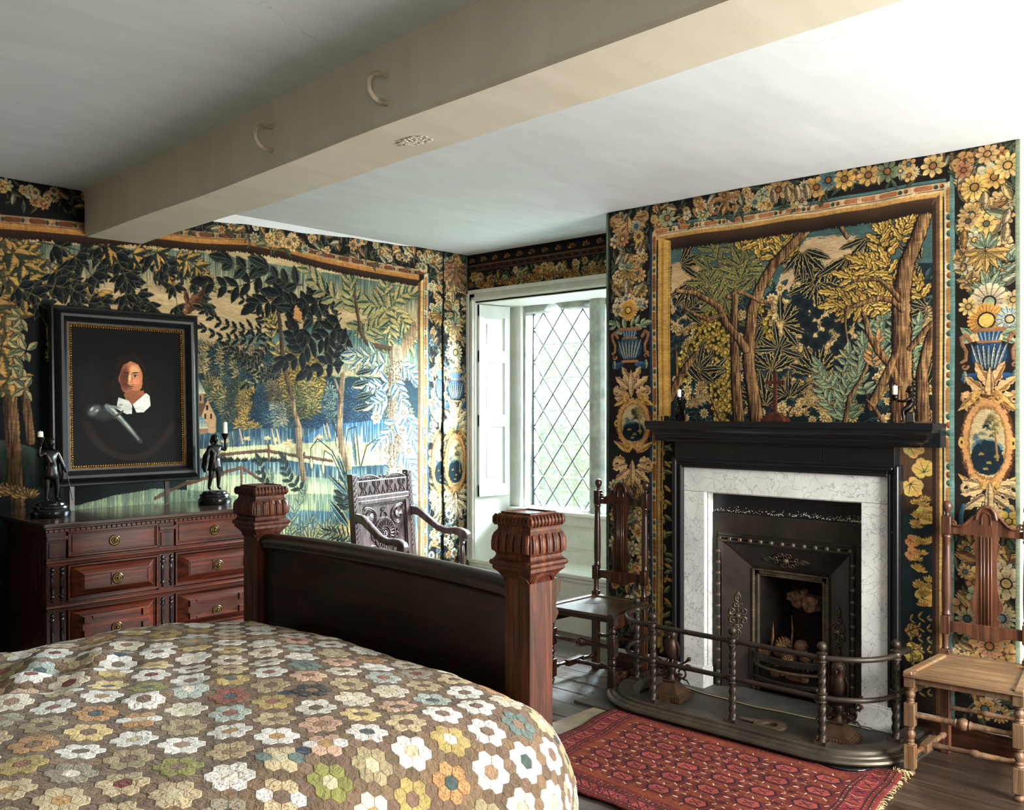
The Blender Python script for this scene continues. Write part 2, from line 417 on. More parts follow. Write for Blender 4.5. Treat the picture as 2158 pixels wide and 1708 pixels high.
def attr_mat(name, rough=0.8, bs=60, spec=0.3):
    m, nt, b = newmat(name)
    at = nd(nt, 'ShaderNodeAttribute', attribute_name='col'); co = objco(nt)
    n = nd(nt, 'ShaderNodeTexNoise', i_Scale=float(bs), i_Detail=4.0); nt.links.new(co, n.inputs['Vector'])
    r = ramp(nt, [(0.3, (0.7, 0.7, 0.7, 1)), (0.7, (1.1, 1.1, 1.1, 1))], n.outputs['Fac'])
    mx = nd(nt, 'ShaderNodeMix', data_type='RGBA', blend_type='MULTIPLY'); mx.inputs[0].default_value = 1
    nt.links.new(at.outputs['Color'], mx.inputs[6]); nt.links.new(r.outputs[0], mx.inputs[7]); nt.links.new(mx.outputs[2], b.inputs['Base Color'])
    b.inputs['Roughness'].default_value = rough; b.inputs['Specular IOR Level'].default_value = spec
    return m
M['leafcol'] = attr_mat('garden_leaves', 0.6)

def woven(name, img, rough=0.92, weave=900, bd=0.0012, st=0.5):
    """painted cloth: the picture woven or painted on the flat cloth, thread relief from waves"""
    m, nt, b = newmat(name)
    t = nt.nodes.new('ShaderNodeTexImage'); t.image = img; t.interpolation = 'Cubic'; t.extension = 'EXTEND'
    nt.links.new(t.outputs[0], b.inputs['Base Color'])
    b.inputs['Roughness'].default_value = rough; b.inputs['Specular IOR Level'].default_value = 0.15
    if st:
        co = objco(nt, (1, 1, 0.25)); n = nd(nt, 'ShaderNodeTexNoise', i_Scale=float(weave), i_Detail=2.0); nt.links.new(co, n.inputs['Vector'])
        bump(nt, b, n.outputs['Fac'], st, bd)
    return m, nt, b
# ------------------------------------------------------------------ room shell
XW, YN, XB = 4.88, 5.04, 4.39          # window wall, north wall, face of the chimney breast
H = 2.66
XF, YS = -.7, -1.5
EAST_Y1, EAST_Y0, BR = 3.343, 1.148, 0.0

struct('wall_left', MB().box(XF-.3, XW+.6, YN, YN+.3, -.1, H+.25), M['wall'])
b = MB()
b.box(XW, XW+.6, 4.95, YN, -.1, H+.25); b.box(XW, XW+.6, YS-.3, 3.5, -.1, H+.25); b.box(XW, XW+.6, 3.5, 4.95, 2.31, H+.25); b.box(XW, XW+.6, 3.5, 4.95, -.1, .375)
struct('wall_back', b, M['wall'])
b = MB()      # south wall with the opening of a second window
b.box(XF-.3, 2.48, YS-.3, YS, -.1, H+.25); b.box(4.32, XW, YS-.3, YS, -.1, H+.25); b.box(2.48, 4.32, YS-.3, YS, -.1, .68); b.box(2.48, 4.32, YS-.3, YS, 2.25, H+.25)
struct('wall_right', b, M['hung_wall'])
b = MB()  # west wall; its opening is added to hold the unseen fill light
b.box(XF-.3, XF, YS, -.85, -.1, H+.25); b.box(XF-.3, XF, -.25, YN, -.1, H+.25); b.box(XF-.3, XF, -.85, -.25, -.1, 1.45); b.box(XF-.3, XF, -.85, -.25, 2.05, H+.25)
struct('wall_front', b, M['hung_wall'])
b = MB()      # chimney breast with the fireplace recess
b.box(XB, XW, EAST_Y0, 1.80, 0, H); b.box(XB, XW, 2.71, EAST_Y1, 0, H); b.box(XB, XW, 1.80, 2.71, 1.10, H); b.box(4.84, XW, 1.80, 2.71, 0, 1.10)
struct('wall_chimney', b, M['wall'])

# ceiling plaster, gently uneven
def ceiling():
    nx, ny = 56, 54; vs_ = []; fs_ = []
    for j in range(ny+1):
        for i in range(nx+1):
            x = XF+(XW-XF)*i/nx; y = YS+(YN-YS)*j/ny
            z = H+.003*sin(x*2.1+1)*sin(y*1.7)+.0015*sin(x*5.3)*sin(y*4.1+2)
            z = H + (z-H)*min(1, (XW-x)/.4, (YN-y)/.4, (y-YS)/.4, (x-XF)/.4)
            vs_.append((x, y, z))
    for j in range(ny):
        for i in range(nx):
            a = j*(nx+1)+i; fs_.append((a, a+nx+1, a+nx+2, a+1))
    m = MB().add(vs_, fs_); m.box(XF, XW, YS, YN, H+.05, H+.25)
    return m
struct('ceiling', ceiling(), M['ceiling'], smooth=30, fix=False)

# the great plastered beam, a little out of square with the room
def beam():
    m = MB(); n = 40; vs_ = []; fs_ = []
    for i in range(n+1):
        y = YN+(YS-YN)*i/n; s = .0552*(YN-y)
        w1 = .004*sin(y*2.3)+.002*sin(y*7.1); w2 = .004*sin(y*1.9+2)+.003*sin(y*9.0); zb = 2.421+.003*sin(y*3.1)
        xl, xr = 2.062-s+w1, 2.378-s+w2; ch = .012
        prof = [(xl-.05, 2.70), (xl-.004, 2.645), (xl, 2.60), (xl, zb+ch), (xl+ch, zb), (xr-ch, zb), (xr, zb+ch), (xr, 2.70)]
        vs_ += [(px, y, pz) for px, pz in prof]
    k = 8
    for i in range(n):
        for j in range(k-1):
            a = i*k+j; fs_.append((a, a+1, a+k+1, a+k))
    m.add(vs_, fs_); return m
bm_ = struct('ceiling_beam', beam(), M['beam'], smooth=35)
# rough old patch of plaster under the beam
m = MB(); rr = random.Random(3)
for i in range(110):
    a = rr.uniform(0, 6.28); q = rr.random()**.7; cx, cy = 2.10+.045*q*cos(a), 2.43+.075*q*sin(a)
    m.ball((cx, cy, 2.4205), rr.uniform(.003, .007), 6, 4, (1, 1.4, .16))
m.build('plaster_patch', M['beam'], bm_, smooth=True)

# sloping plaster fillet between ceiling and left wall
m = MB(); vs_ = []; fs_ = []
for i in range(13):
    x = 2.38+(4.78-2.38)*i/12; d = .062*(1-i/12)+.004; w = .075*(1-i/12)+.01
    vs_ += [(x, YN, H-d), (x, YN-w, H+.004), (x, YN, H+.01)]
for i in range(12):
    for j in range(3): a = i*3+j; b_ = i*3+(j+1) % 3; fs_.append((a, b_, b_+3, a+3))
struct('trim_1', m.add(vs_, fs_), M['ceiling'])

# hooks in the side of the beam
for (px, py, pz, lab) in ((1.905, 2.34, 2.53, 'larger white painted iron hook in the beam, nearer the camera'), (1.955, 3.08, 2.53, 'smaller-looking white painted iron hook in the beam, nearer the portrait')):
    m = MB(); pts = []
    R = .04
    for i in range(15):
        a = radians(-78+(156+0)*i/14); pts.append((px-.02-R*1.25*cos(a), py+.004, pz+R*1.1*sin(a)))
    pts = [(px+.03, py, pz-R*1.15)]+pts+[(px+.03, py, pz+R*1.12)]
    m.tube(pts, .0095, 8)
    tag(m.build('beam_hook', M['hookpaint'], smooth=50), lab, 'hook')

# floor: boards running along the bed foot, one object each
sub = struct('floor', MB().box(XF, XW+.5, YS, YN, -.14, -.03), M['oak_dark'])
protos = []
for k in range(42):
    x0 = -2.05+.168*k+.019
    if x0 < XF-.168: continue
    if x0 > XW: break
    splits = [YS] + ([rnd.uniform(0.2, 4.4)] if k % 3 else []) + [YN]
    for a, b_ in zip(splits, splits[1:]):
        m = MB(); dz = rnd.uniform(-.0015, .0015)
        m.box(x0+.002, min(x0+.166, XW), a+.002, b_-.002, -.03, dz)
        m.build('floorboard', M['boards'], sub, bevel=.002, seg=1)

# hearth slabs
hb = struct('hearth', MB().box(3.72, 4.46, 1.47, 3.06, -.02, .012), M['hearth_iron'], bevel=.004)
m = MB(); pts = []
for i in range(25):
    t = i/24; y = 2.86-1.1*t; pts.append((4.315-.06*sin(pi*min(1, t*1.1))+.005*sin(t*23), y))
vs_ = []; fs_ = []
for x, y in pts: vs_ += [(x, y, .0125), (4.5, y, .0125), (x, y, .019), (4.5, y, .019)]
for i in range(24):
    a = i*4; fs_ += [(a+2, a+6, a+7, a+3), (a, a+4, a+6, a+2)]
m.add(vs_, fs_); m.build('slate_slab', M['hearth'], hb)
m = MB(); m.tube([(x-.003, y, .0165) for x, y in pts], .0045, 6, flat=.4); m.build('pale_joint', plain('lime_joint', (170, 152, 118), .9), hb)
struct('trim_2', MB().box(3.3, 3.72, 1.75, 2.93, -.01, .004), plain('hearth_kerb_stone', (140, 126, 102), .7, nscale=9, c2=(104, 94, 78)), bevel=.003)

# skirting at the foot of the chimney breast
for a, b_, nm in ((2.9, EAST_Y1, 'baseboard_left'), (EAST_Y0, 1.62, 'baseboard_right')):
    bb = struct(nm, MB().box(XB-.014, XB, a, b_, 0, .1), M['oak_h'], bevel=.002)
    MB().box(XB-.02, XB, a, b_, .1, .124).build('top_moulding', M['cream'], bb, bevel=.004)

# ------------------------------------------------------------------ leaded window in its panelled recess
win = bpy.data.objects.new('window_1', None); COL.objects.link(win); win['kind'] = 'structure'
# architrave round the opening (moulded in three steps)
m = MB()
for (w0, w1, d) in ((0, .085, .018), (.008, .03, .034), (.055, .085, .03)):
    m.box(XW-d, XW+.002, 4.945+w0, 4.945+w1, .385, 2.31+w1); m.box(XW-d, XW+.002, 3.505-w1, 3.505-w0, .385, 2.31+w1)
    m.box(XW-d, XW+.002, 3.505-w1, 4.945+w1, 2.31+w0, 2.31+w1)
m.build('architrave', M['cream'], win, bevel=.006, seg=3)
# splayed reveals: plain lining with a panelled shutter folded against it
XG = 5.26
m = MB(); m.add([(XW-.0, 4.95, .38), (XG-.06, 4.905, .38), (XG-.06, 4.905, 2.315), (XW, 4.95, 2.31), (XW, 5.0, .38), (XG, 5.0, .38), (XG, 5.0, 2.315), (XW, 5.0, 2.31)],
                [(0, 1, 2, 3), (4, 7, 6, 5), (0, 3, 7, 4), (1, 5, 6, 2), (0, 4, 5, 1), (3, 2, 6, 7)])
m.add([(XW, 3.5, .38), (XG-.06, 3.545, .38), (XG-.06, 3.545, 2.315), (XW, 3.5, 2.31), (XW, 3.4, .38), (XG, 3.4, .38), (XG, 3.4, 2.315), (XW, 3.4, 2.31)],
      [(0, 1, 2, 3), (4, 7, 6, 5), (0, 3, 7, 4), (1, 5, 6, 2), (0, 4, 5, 1), (3, 2, 6, 7)])
m.build('reveal', M['shutter'], win, bevel=.003)
# shutter with raised rails on the left reveal
m = MB(); sx = lambda t: XW+.012+(XG-.08-XW-.012)*t; sy = lambda t: 4.9475-.0405*t
def slab(t0, t1, z0, z1, th):
    m.add([(sx(t0), sy(t0), z0), (sx(t1), sy(t1), z0), (sx(t1), sy(t1), z1), (sx(t0), sy(t0), z1), (sx(t0), sy(t0)-th, z0), (sx(t1), sy(t1)-th, z0), (sx(t1), sy(t1)-th, z1), (sx(t0), sy(t0)-th, z1)],
          [(0, 1, 2, 3), (4, 7, 6, 5), (0, 3, 7, 4), (1, 5, 6, 2), (0, 4, 5, 1), (3, 2, 6, 7)])
slab(0, 1, .86, 2.29, .008)
for z0, z1 in ((.86, .95), (1.38, 1.47), (1.86, 1.95), (2.2, 2.29)): slab(0, 1, z0, z1, .022)
for t0, t1 in ((0, .17), (.83, 1)): slab(t0, t1, .86, 2.29, .0225)
for z0, z1 in ((1.0, 1.33), (1.52, 1.81), (2.0, 2.15)): slab(.27, .73, z0, z1, .016)
m.build('folded_shutter', M['shutter'], win, bevel=.003)
m = MB(); m.tube([(XG-.078, 4.893, 1.35), (XG-.078, 4.893, 1.42)], .005, 8); m.tube([(XG-.078, 4.893, 2.05), (XG-.078, 4.893, 2.12)], .005, 8)
m.build('hinge', M['lead'], win)
# soffit, seat board and panelled back under the sill
MB().box(XW-.001, XG+.02, 3.5, 4.95, 2.296, 2.309).build('soffit', M['shutter'], win, bevel=.003)
m = MB().box(XW-.035, XG, 3.43, 5.0, .372, .402); m.box(XW-.022, XW, 3.43, 5.0, .345, .372); m.build('window_seat', M['cream'], win, bevel=.008, seg=3)
m = MB(); xb = XG-.05; m.box(xb, xb+.03, 3.5, 4.95, .40, .745)
for a, b_ in ((4.84, 4.95), (4.42, 4.5), (3.98, 4.06), (3.5, 3.62)): m.box(xb-.014, xb, a, b_, .40, .745)
for a, b_ in ((.40, .48), (.67, .745)): m.box(xb-.0145, xb, 3.5, 4.95, a, b_)
for a, b_ in ((4.53, 4.81), (4.09, 4.39), (3.65, 3.95)): m.box(xb-.01, xb, a, b_, .51, .64)
m.build('panelled_back', M['cream'], win, bevel=.003)
MB().box(xb-.045, XG+.03, 3.5, 4.95, .742, .768).build('sill_board', M['shutter'], win, bevel=.007, seg=3)
# panelling below the seat
struct('trim_3', MB().box(XW-.012, XW, 3.345, 5.0, 0, .345), M['cream'])
# stone frame: head with a chipped notch, jambs, mullion
m = MB()
m.prism([(4.96, 2.40), (4.96, .76), (4.81, .76), (4.80, 2.245), (4.66, 2.243), (4.62, 2.25), (4.58, 2.285), (4.54, 2.30), (4.50, 2.29), (4.46, 2.255), (4.43, 2.25), (4.24, 2.25), (4.23, 2.40)], XG, XG+.17)
m.build('stone_head', M['stone'], win, bevel=.012, seg=3)
m = MB(); m.prism([(4.05, 2.40), (4.04, 2.243), (3.5, 2.245), (3.5, .76), (3.44, .76), (3.44, 2.40)], XG, XG+.17); m.build('stone_head', M['stone'], win, bevel=.012, seg=3)
m = MB(); m.box(XG-.03, XG+.06, 4.82, 4.945, .765, 2.31); m.build('jamb_lining', M['shutter'], win, bevel=.012, seg=3)
m = MB(); m.prism([(XG-.035, 4.105), (XG-.03, 4.15), (XG+.01, 4.188), (XG+.09, 4.205), (XG+.17, 4.205), (XG+.17, 4.055), (XG+.09, 4.055), (XG+.0, 4.035), (XG-.028, 4.06)], .762, 2.36, 'xy')
m.build('mullion', M['stone'], win, bevel=.008, seg=2)
m = MB().box(XG, XG+.2, 3.44, 4.96, .70, .775); m.build('stone_sill', M['stone'], win, bevel=.01)
# leaded lights
XL = XG+.10
def clip(poly, axis, val, keep):
    out = []
    for i in range(len(poly)):
        a, b_ = poly[i], poly[(i+1) % len(poly)]; ia = (a[axis]-val)*keep >= 0; ib = (b_[axis]-val)*keep >= 0
        if ia: out.append(a)
        if ia != ib:
            t = (val-a[axis])/(b_[axis]-a[axis]); out.append((a[0]+(b_[0]-a[0])*t, a[1]+(b_[1]-a[1])*t))
    return out
def light(y1, y0, z0, z1):
    DW, DH = .1925, .2490; lead = MB(); segs = set()
    n = 0
    for r in range(-1, 14):
        for q in range(-1, 5):
            cy = y1-DW/2*0-(q+(.5 if r % 2 else 0))*DW; cz = 2.247-r*DH/2
            d = [(cy-DW/2, cz), (cy, cz+DH/2), (cy+DW/2, cz), (cy, cz-DH/2)]
            p = d
            for ax, v, k in ((0, y0, 1), (0, y1, -1), (1, z0, 1), (1, z1, -1)):
                p = clip(p, ax, v, k) if p else p
            if len(p) < 3: continue
            ar = abs(sum(p[i][0]*p[(i+1) % len(p)][1]-p[(i+1) % len(p)][0]*p[i][1] for i in range(len(p)))/2)
            if ar < .0004: continue
            mm = MB(); c0 = sum(a for a, _ in p)/len(p); c1 = sum(b for _, b in p)/len(p); tx, tz = rnd.uniform(-.012, .012), rnd.uniform(-.012, .012)
            for off in (0, .0025):
                mm.v += [(XL+off+(a-c0)*tx+(b-c1)*tz, a, b) for a, b in p]
            k = len(p); mm.f = [tuple(range(k)), tuple(reversed(range(k, 2*k)))]+[(i, i+k, (i+1) % k+k, (i+1) % k) for i in range(k)]; mm.c = [None]*len(mm.f)
            mm.build('pane', M['glass'], win)
            for i in range(len(p)):
                a, b_ = p[i], p[(i+1) % len(p)]; key = tuple(sorted([(round(a[0], 3), round(a[1], 3)), (round(b_[0], 3), round(b_[1], 3))]))
                if key not in segs: segs.add(key); lead.tube([(XL+.001, a[0], a[1]), (XL+.001, b_[0], b_[1])], .0044, 6)
    lead.build('lead_cames', M['lead'], win, smooth=60)
    for k in range(6):
        z = 1.998-.249*k
        if z > z0+.05: MB().tube([(XL-.012, y1, z), (XL-.012, y0, z)], .0032, 6).build('saddle_bar', M['shutter'], win)
light(4.802, 4.215, .775, 2.31); light(4.045, 3.5, .775, 2.25)
m = MB(); m.box(XL-.01, XL+.012, 4.215, 4.24, .77, 2.25); m.box(XL-.01, XL+.012, 4.795, 4.815, .77, 2.25); m.build('casement_edge', M['lead'], win)

# ------------------------------------------------------------------ garden seen through the glass
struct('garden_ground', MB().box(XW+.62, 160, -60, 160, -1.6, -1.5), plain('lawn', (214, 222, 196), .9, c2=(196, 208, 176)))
M['ptrunk'] = plain('hazed_bark', (196, 198, 186), .9)  # bark bleached so that its colour carries the outdoor haze
def foliage(name, c, r, n, cols, label):
    t = thing(name, label, 'tree', (c[0], c[1], -1.5))
    g = MB(); R = random.Random(int(c[0]*100+c[1]*10)); 
    for i in range(n):
        a = R.uniform(0, 2*pi); e = math.asin(R.uniform(-1, 1)); q = R.uniform(.55, 1)**.6; 
        p = Vector((r[0]*q*cos(a)*cos(e), r[1]*q*sin(a)*cos(e), c[2]+1.5+r[2]*q*sin(e)))
        u = Vector((R.uniform(-1, 1), R.uniform(-1, 1), R.uniform(-.6, .6))).normalized(); w = u.cross(Vector((R.uniform(-1, 1), R.uniform(-1, 1), R.uniform(-1, 1)))).normalized()
        s = R.uniform(.03, .065); col = lin(R.choice(cols))
        g.add([p-u*s, p+w*s*.4, p+u*s, p-w*s*.4], [(0, 1, 2, 3)], col)
    f = g.build('foliage', M['leafcol'], t, fix=False); f['kind'] = 'stuff'
    m = MB(); m.tube([(0, 0, 0), (.05, .1, c[2]*.5+.8), (0, 0, c[2]+1.6)], [.06, .04, .015], 8)
    for k in range(5): a = k*1.3; m.tube([(0, 0, c[2]*.6+1), (r[0]*.6*cos(a), r[1]*.6*sin(a), c[2]+1.5+.3*sin(k))], [.02, .008], 6)
    m.build('trunk', M['ptrunk'], t)
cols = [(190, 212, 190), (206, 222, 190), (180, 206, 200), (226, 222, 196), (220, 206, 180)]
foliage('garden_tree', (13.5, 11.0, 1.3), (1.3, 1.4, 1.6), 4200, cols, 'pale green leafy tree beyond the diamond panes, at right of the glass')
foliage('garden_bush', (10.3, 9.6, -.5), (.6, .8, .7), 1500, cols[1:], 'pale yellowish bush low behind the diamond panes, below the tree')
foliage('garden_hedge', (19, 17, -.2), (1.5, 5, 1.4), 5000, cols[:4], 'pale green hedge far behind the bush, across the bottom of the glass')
# ------------------------------------------------------------------ a small painter for the woven and painted pictures
nr = np.random.RandomState(11)
def smooth_noise(h, w, cell, seed):
    r = np.random.RandomState(seed)
    gh, gw = int(h / cell[0]) + 3, int(w / cell[1]) + 3
    g = r.rand(gh, gw).astype(np.float32)
    y = np.arange(h) / cell[0]; x = np.arange(w) / cell[1]
    yi = y.astype(int); xi = x.astype(int); fy = (y - yi)[:, None]; fx = (x - xi)[None, :]
    fy = fy*fy*(3-2*fy); fx = fx*fx*(3-2*fx)
    a = g[yi][:, xi]; b = g[yi][:, xi+1]; c = g[yi+1][:, xi]; d = g[yi+1][:, xi+1]
    return (a*(1-fx)+b*fx)*(1-fy) + (c*(1-fx)+d*fx)*fy

class Cv:
    """canvas in metres: u to the right, v up"""
    def __init__(s, u0, u1, v0, v1, res, base=(20, 20, 20), T=None):
        s.u0, s.u1, s.v0, s.v1, s.res, s.T = u0, u1, v0, v1, res, T
        s.W = int((u1-u0)*res); s.H = int((v1-v0)*res)
        s.A = np.empty((s.H, s.W, 3), np.float32); s.A[:] = base
        s.n1 = smooth_noise(s.H, s.W, (3, 3), 1)*0.6 + smooth_noise(s.H, s.W, (9, 6), 2)*0.4
        s.hat = smooth_noise(s.H, s.W, (2, 14), 3)
        s.vat = smooth_noise(s.H, s.W, (30, 2.2), 4)
    def t(s, p): return s.T(*p) if s.T else p
    def win(s, x0, x1, y0, y1):
        i0 = max(0, int((x0-s.u0)*s.res)); i1 = min(s.W, int((x1-s.u0)*s.res)+2)
        j0 = max(0, int((s.v1-y1)*s.res)); j1 = min(s.H, int((s.v1-y0)*s.res)+2)
        if i1 <= i0 or j1 <= j0: return None
        X = s.u0 + (np.arange(i0, i1, dtype=np.float32)+0.5)/s.res
        Y = s.v1 - (np.arange(j0, j1, dtype=np.float32)+0.5)/s.res
        return (slice(j0, j1), slice(i0, i1)), X[None, :], Y[:, None]
    def put(s, sl, m, col, soft=None):
        sub = s.A[sl]
        if isinstance(col, tuple): col = np.array(col, np.float32)
        if m.dtype == bool: m = m.astype(np.float32)
        s.A[sl] = sub*(1-m[..., None]) + col*m[..., None]
    def leaf(s, p0, p1, w, ca, cb, rim=None, lob=0, k=4, rimw=0.2, jit=0.25):
        x0, y0 = p0; x1, y1 = p1
        dx, dy = x1-x0, y1-y0; L = math.hypot(dx, dy)
        if L < 1e-4: return
        w = w*0.74; hw = min(0.0028, w*0.3)
        R = abs(w)*1.5+0.004
        wi = s.win(min(x0, x1)-R, max(x0, x1)+R, min(y0, y1)-R, max(y0, y1)+R)
        if not wi: return
        sl, X, Y = wi; dx /= L; dy /= L
        u = ((X-x0)*dx+(Y-y0)*dy)/L; v = -(X-x0)*dy+(Y-y0)*dx
        uc = np.clip(u, 0, 1)
        prof = w*np.maximum(np.sin(pi*uc**0.85), 0)**0.8
        if lob: prof = prof*(1-lob+lob*np.abs(np.sin(k*pi*uc+0.4))*1.5)
        prof = prof*(1-jit+jit*2*s.n1[sl])
        t = np.abs(v)/np.maximum(prof, 1e-5)
        hc = (124, 112, 72) if max(ca) < 70 and rim is None else (30, 30, 24)
        if w > 0.006:
            ph = np.where((u > -hw/L) & (u < 1+hw/L), prof+hw, 0)
            s.put(sl, np.clip((ph-np.abs(v))*s.res, 0, 0.8), hc)
        m = np.clip((1-t)*prof*s.res*1.2, 0, 1)*((u > 0) & (u < 1))
        h = s.hat[sl]
        ca = np.array(ca, np.float32); cb = np.array(cb, np.float32)
        f = np.clip(v/max(w, 1e-5)*3+0.5+(h-0.5)*0.8, 0, 1)[..., None]
        col = ca*f+cb*(1-f)
        col = col*(0.82+0.3*h[..., None])
        if rim is not None:
            r = ((t > 1-rimw-0.1*h) | (np.abs(v) < w*0.07))[..., None]
            col = np.where(r, np.array(rim, np.float32), col)
        s.put(sl, m, col)
    def ell(s, c, rx, ry, col, ang=0, rim=None, shade=0.0, soft=False, rimw=0.14):
        R = max(rx, ry)*1.1
        wi = s.win(c[0]-R, c[0]+R, c[1]-R, c[1]+R)
        if not wi: return
        sl, X, Y = wi; ca, sa = cos(ang), sin(ang)
        a = ((X-c[0])*ca+(Y-c[1])*sa)/rx; b = (-(X-c[0])*sa+(Y-c[1])*ca)/ry
        d = np.sqrt(a*a+b*b)+(s.n1[sl]-0.5)*0.16
        m = np.clip(1.25*(1-d*d), 0, 1)**1.3 if soft else np.clip((1-d)*min(rx, ry)*s.res, 0, 1)
        cc = np.array(col, np.float32)*(0.9+0.2*s.hat[sl][..., None])
        if shade: cc = cc*(1-shade*np.clip(a*0.6-b*0.6+0.3, -0.3, 1)[..., None])
        if rim is not None: cc = np.where((d > 1-rimw)[..., None], np.array(rim, np.float32), cc)
        s.put(sl, m, cc)
    def flower(s, c, R, n, pc, cc, dark=(30, 26, 20), rot=0.0, inner=0.3, sharp=0.5, two=None, sq=1.0):
        wi = s.win(c[0]-R*1.1, c[0]+R*1.1, c[1]-R*1.1, c[1]+R*1.1)
        if not wi: return
        sl, X, Y = wi
        x = X-c[0]; y = (Y-c[1])/sq
        r = np.sqrt(x*x+y*y)/R; a = np.arctan2(y, x)+rot
        q = np.abs(np.cos(a*n/2))
        prof = (1-sharp)+sharp*q**0.6
        t = r/prof+(s.n1[sl]-0.5)*0.12
        m = np.clip((1-t)*R*s.res*0.8, 0, 1)
        col = np.array(pc, np.float32)*(0.72+0.42*np.clip(r, 0, 1)[..., None])*(0.88+0.22*s.hat[sl][..., None])
        if two is not None: col = np.where((np.cos(a*n) > 0.3)[..., None]*(r > 0.45)[..., None], np.array(two, np.float32), col)
        col = np.where(((q < 0.16) & (r > inner))[..., None], np.array(dark, np.float32)*1.3, col)
        col = np.where((r < inner)[..., None], np.array(cc, np.float32)*(0.8+0.4*s.n1[sl][..., None]), col)
        col = np.where((np.abs(r-inner) < 0.04)[..., None], np.array(dark, np.float32), col)
        s.put(sl, m, col)
    def poly(s, pts, col, grad=None, rough=0.0):
        """grad: (colour at the bottom)"""
        xs = [p[0] for p in pts]; ys = [p[1] for p in pts]
        wi = s.win(min(xs), max(xs), min(ys), max(ys))
        if not wi: return
        sl, X, Y = wi
        if rough: X = X+(s.n1[sl]-0.5)*rough; Y = Y+(s.hat[sl]-0.5)*rough
        m = np.zeros(np.broadcast(X, Y).shape, bool); n = len(pts)
        for i in range(n):
            (xa, ya), (xb, yb) = pts[i], pts[(i+1) % n]
            if ya == yb: continue
            cr = ((ya > Y) != (yb > Y)) & (X < (xb-xa)*(Y-ya)/(yb-ya)+xa)
            m ^= cr
        c = np.array(col, np.float32)
        if grad is not None:
            f = np.clip((max(ys)-Y)/(max(ys)-min(ys)+1e-6)+(s.vat[sl]-0.5)*0.5, 0, 1)[..., None]
            c = c*(1-f)+np.array(grad, np.float32)*f
        c = c*(0.9+0.2*s.hat[sl][..., None])
        s.put(sl, m, c)
    def stroke(s, pts, w0, w1, cl, cd, rough=0.25, bark=0.0):
        """tapering band, light on one side and dark on the other"""
        n = len(pts)-1
        tot = sum(math.hypot(pts[i+1][0]-pts[i][0], pts[i+1][1]-pts[i][1]) for i in range(n)) or 1; acc = 0
        for i in range(n):
            (xa, ya), (xb, yb) = pts[i], pts[i+1]; L = math.hypot(xb-xa, yb-ya)
            if L < 1e-5: continue
            a0 = w0+(w1-w0)*acc/tot; a1 = w0+(w1-w0)*(acc+L)/tot; acc += L
            R = max(a0, a1)*1.3+0.002
            wi = s.win(min(xa, xb)-R, max(xa, xb)+R, min(ya, yb)-R, max(ya, yb)+R)
            if not wi: continue
            sl, X, Y = wi
            u = np.clip(((X-xa)*(xb-xa)+(Y-ya)*(yb-ya))/(L*L), 0, 1)
            px = X-(xa+(xb-xa)*u); py = Y-(ya+(yb-ya)*u); d = np.sqrt(px*px+py*py)
            w = a0+(a1-a0)*u
            m = np.clip((w*(1+(s.n1[sl]-0.5)*rough)-d)*s.res*1.2, 0, 1)
            side = np.clip(0.5+0.5*(px*0.85+py*0.3)/np.maximum(w, 1e-5)+(s.vat[sl]-0.5)*(0.5+bark), 0, 1)[..., None]
            col = np.array(cd, np.float32)*(1-side)+np.array(cl, np.float32)*side
            s.put(sl, m, col*(0.88+0.24*s.hat[sl][..., None]))
    def hill(s, pts, depth, ct, cb, streak=0.5):
        """from a curve downwards, colour running from ct to cb in vertical streaks"""
        xs = np.array([p[0] for p in pts]); ys = np.array([p[1] for p in pts])
        o = np.argsort(xs); xs, ys = xs[o], ys[o]
        wi = s.win(xs[0], xs[-1], ys.min()-depth, ys.max()+0.02)
        if not wi: return
        sl, X, Y = wi
        top = np.interp(X[0], xs, ys)[None, :]
        t = (top-Y)/depth
        tt = np.clip(t+(s.vat[sl]-0.5)*streak, 0, 1)[..., None]
        m = (t > (s.n1[sl]-0.5)*0.03) & (t+(s.vat[sl]-0.5)*streak*0.6 < 1)
        s.put(sl, m, (np.array(ct, np.float32)*(1-tt)+np.array(cb, np.float32)*tt)*(.8+.4*s.vat[sl][..., None]))
    def image(s, name, gain=1.0, weave=0.16, sat=1.0, lift=0.0):
        A = s.A
        r = np.random.RandomState(5)
        th = 1+weave*(r.rand(s.H, s.W).astype(np.float32)-0.5)+weave*0.6*(smooth_noise(s.H, s.W, (2, 5), 9)-0.5)
        slub = smooth_noise(s.H, s.W, (26, 90), 12)
        A = A*th[..., None]*(0.9+0.2*slub[..., None])
        g = A.mean(axis=2, keepdims=True); A = g+(A-g)*sat
        A = np.clip(A*gain+lift, 0, 255)/255.0
        out = np.ones((s.H, s.W, 4), np.float32); out[..., :3] = A[::-1]
        im = bpy.data.images.new(name, s.W, s.H, alpha=False)
        im.pixels.foreach_set(np.ascontiguousarray(out).ravel()); im.update(); im.pack()
        return im

# leaf colourings: (light half, dark half, rim)
INK = ((26, 34, 34), (14, 20, 22), None)
INKR = ((30, 44, 42), (14, 22, 24), (74, 84, 62))
GOLD = ((204, 156, 70), (52, 62, 44), None)
GOLDR = ((212, 172, 82), (150, 118, 50), (40, 34, 22))
NAVYR = ((30, 46, 50), (16, 24, 28), (220, 182, 98))
GREEN = ((168, 156, 92), (46, 76, 62), (182, 164, 104))
TEAL = ((120, 146, 116), (44, 84, 84), (190, 184, 120))
BLUE = ((182, 184, 146), (44, 88, 120), (206, 200, 160))
FERN = ((150, 170, 124), (70, 110, 98), (206, 196, 132))
CREAM = ((222, 186, 122), (176, 134, 84), (60, 44, 28))

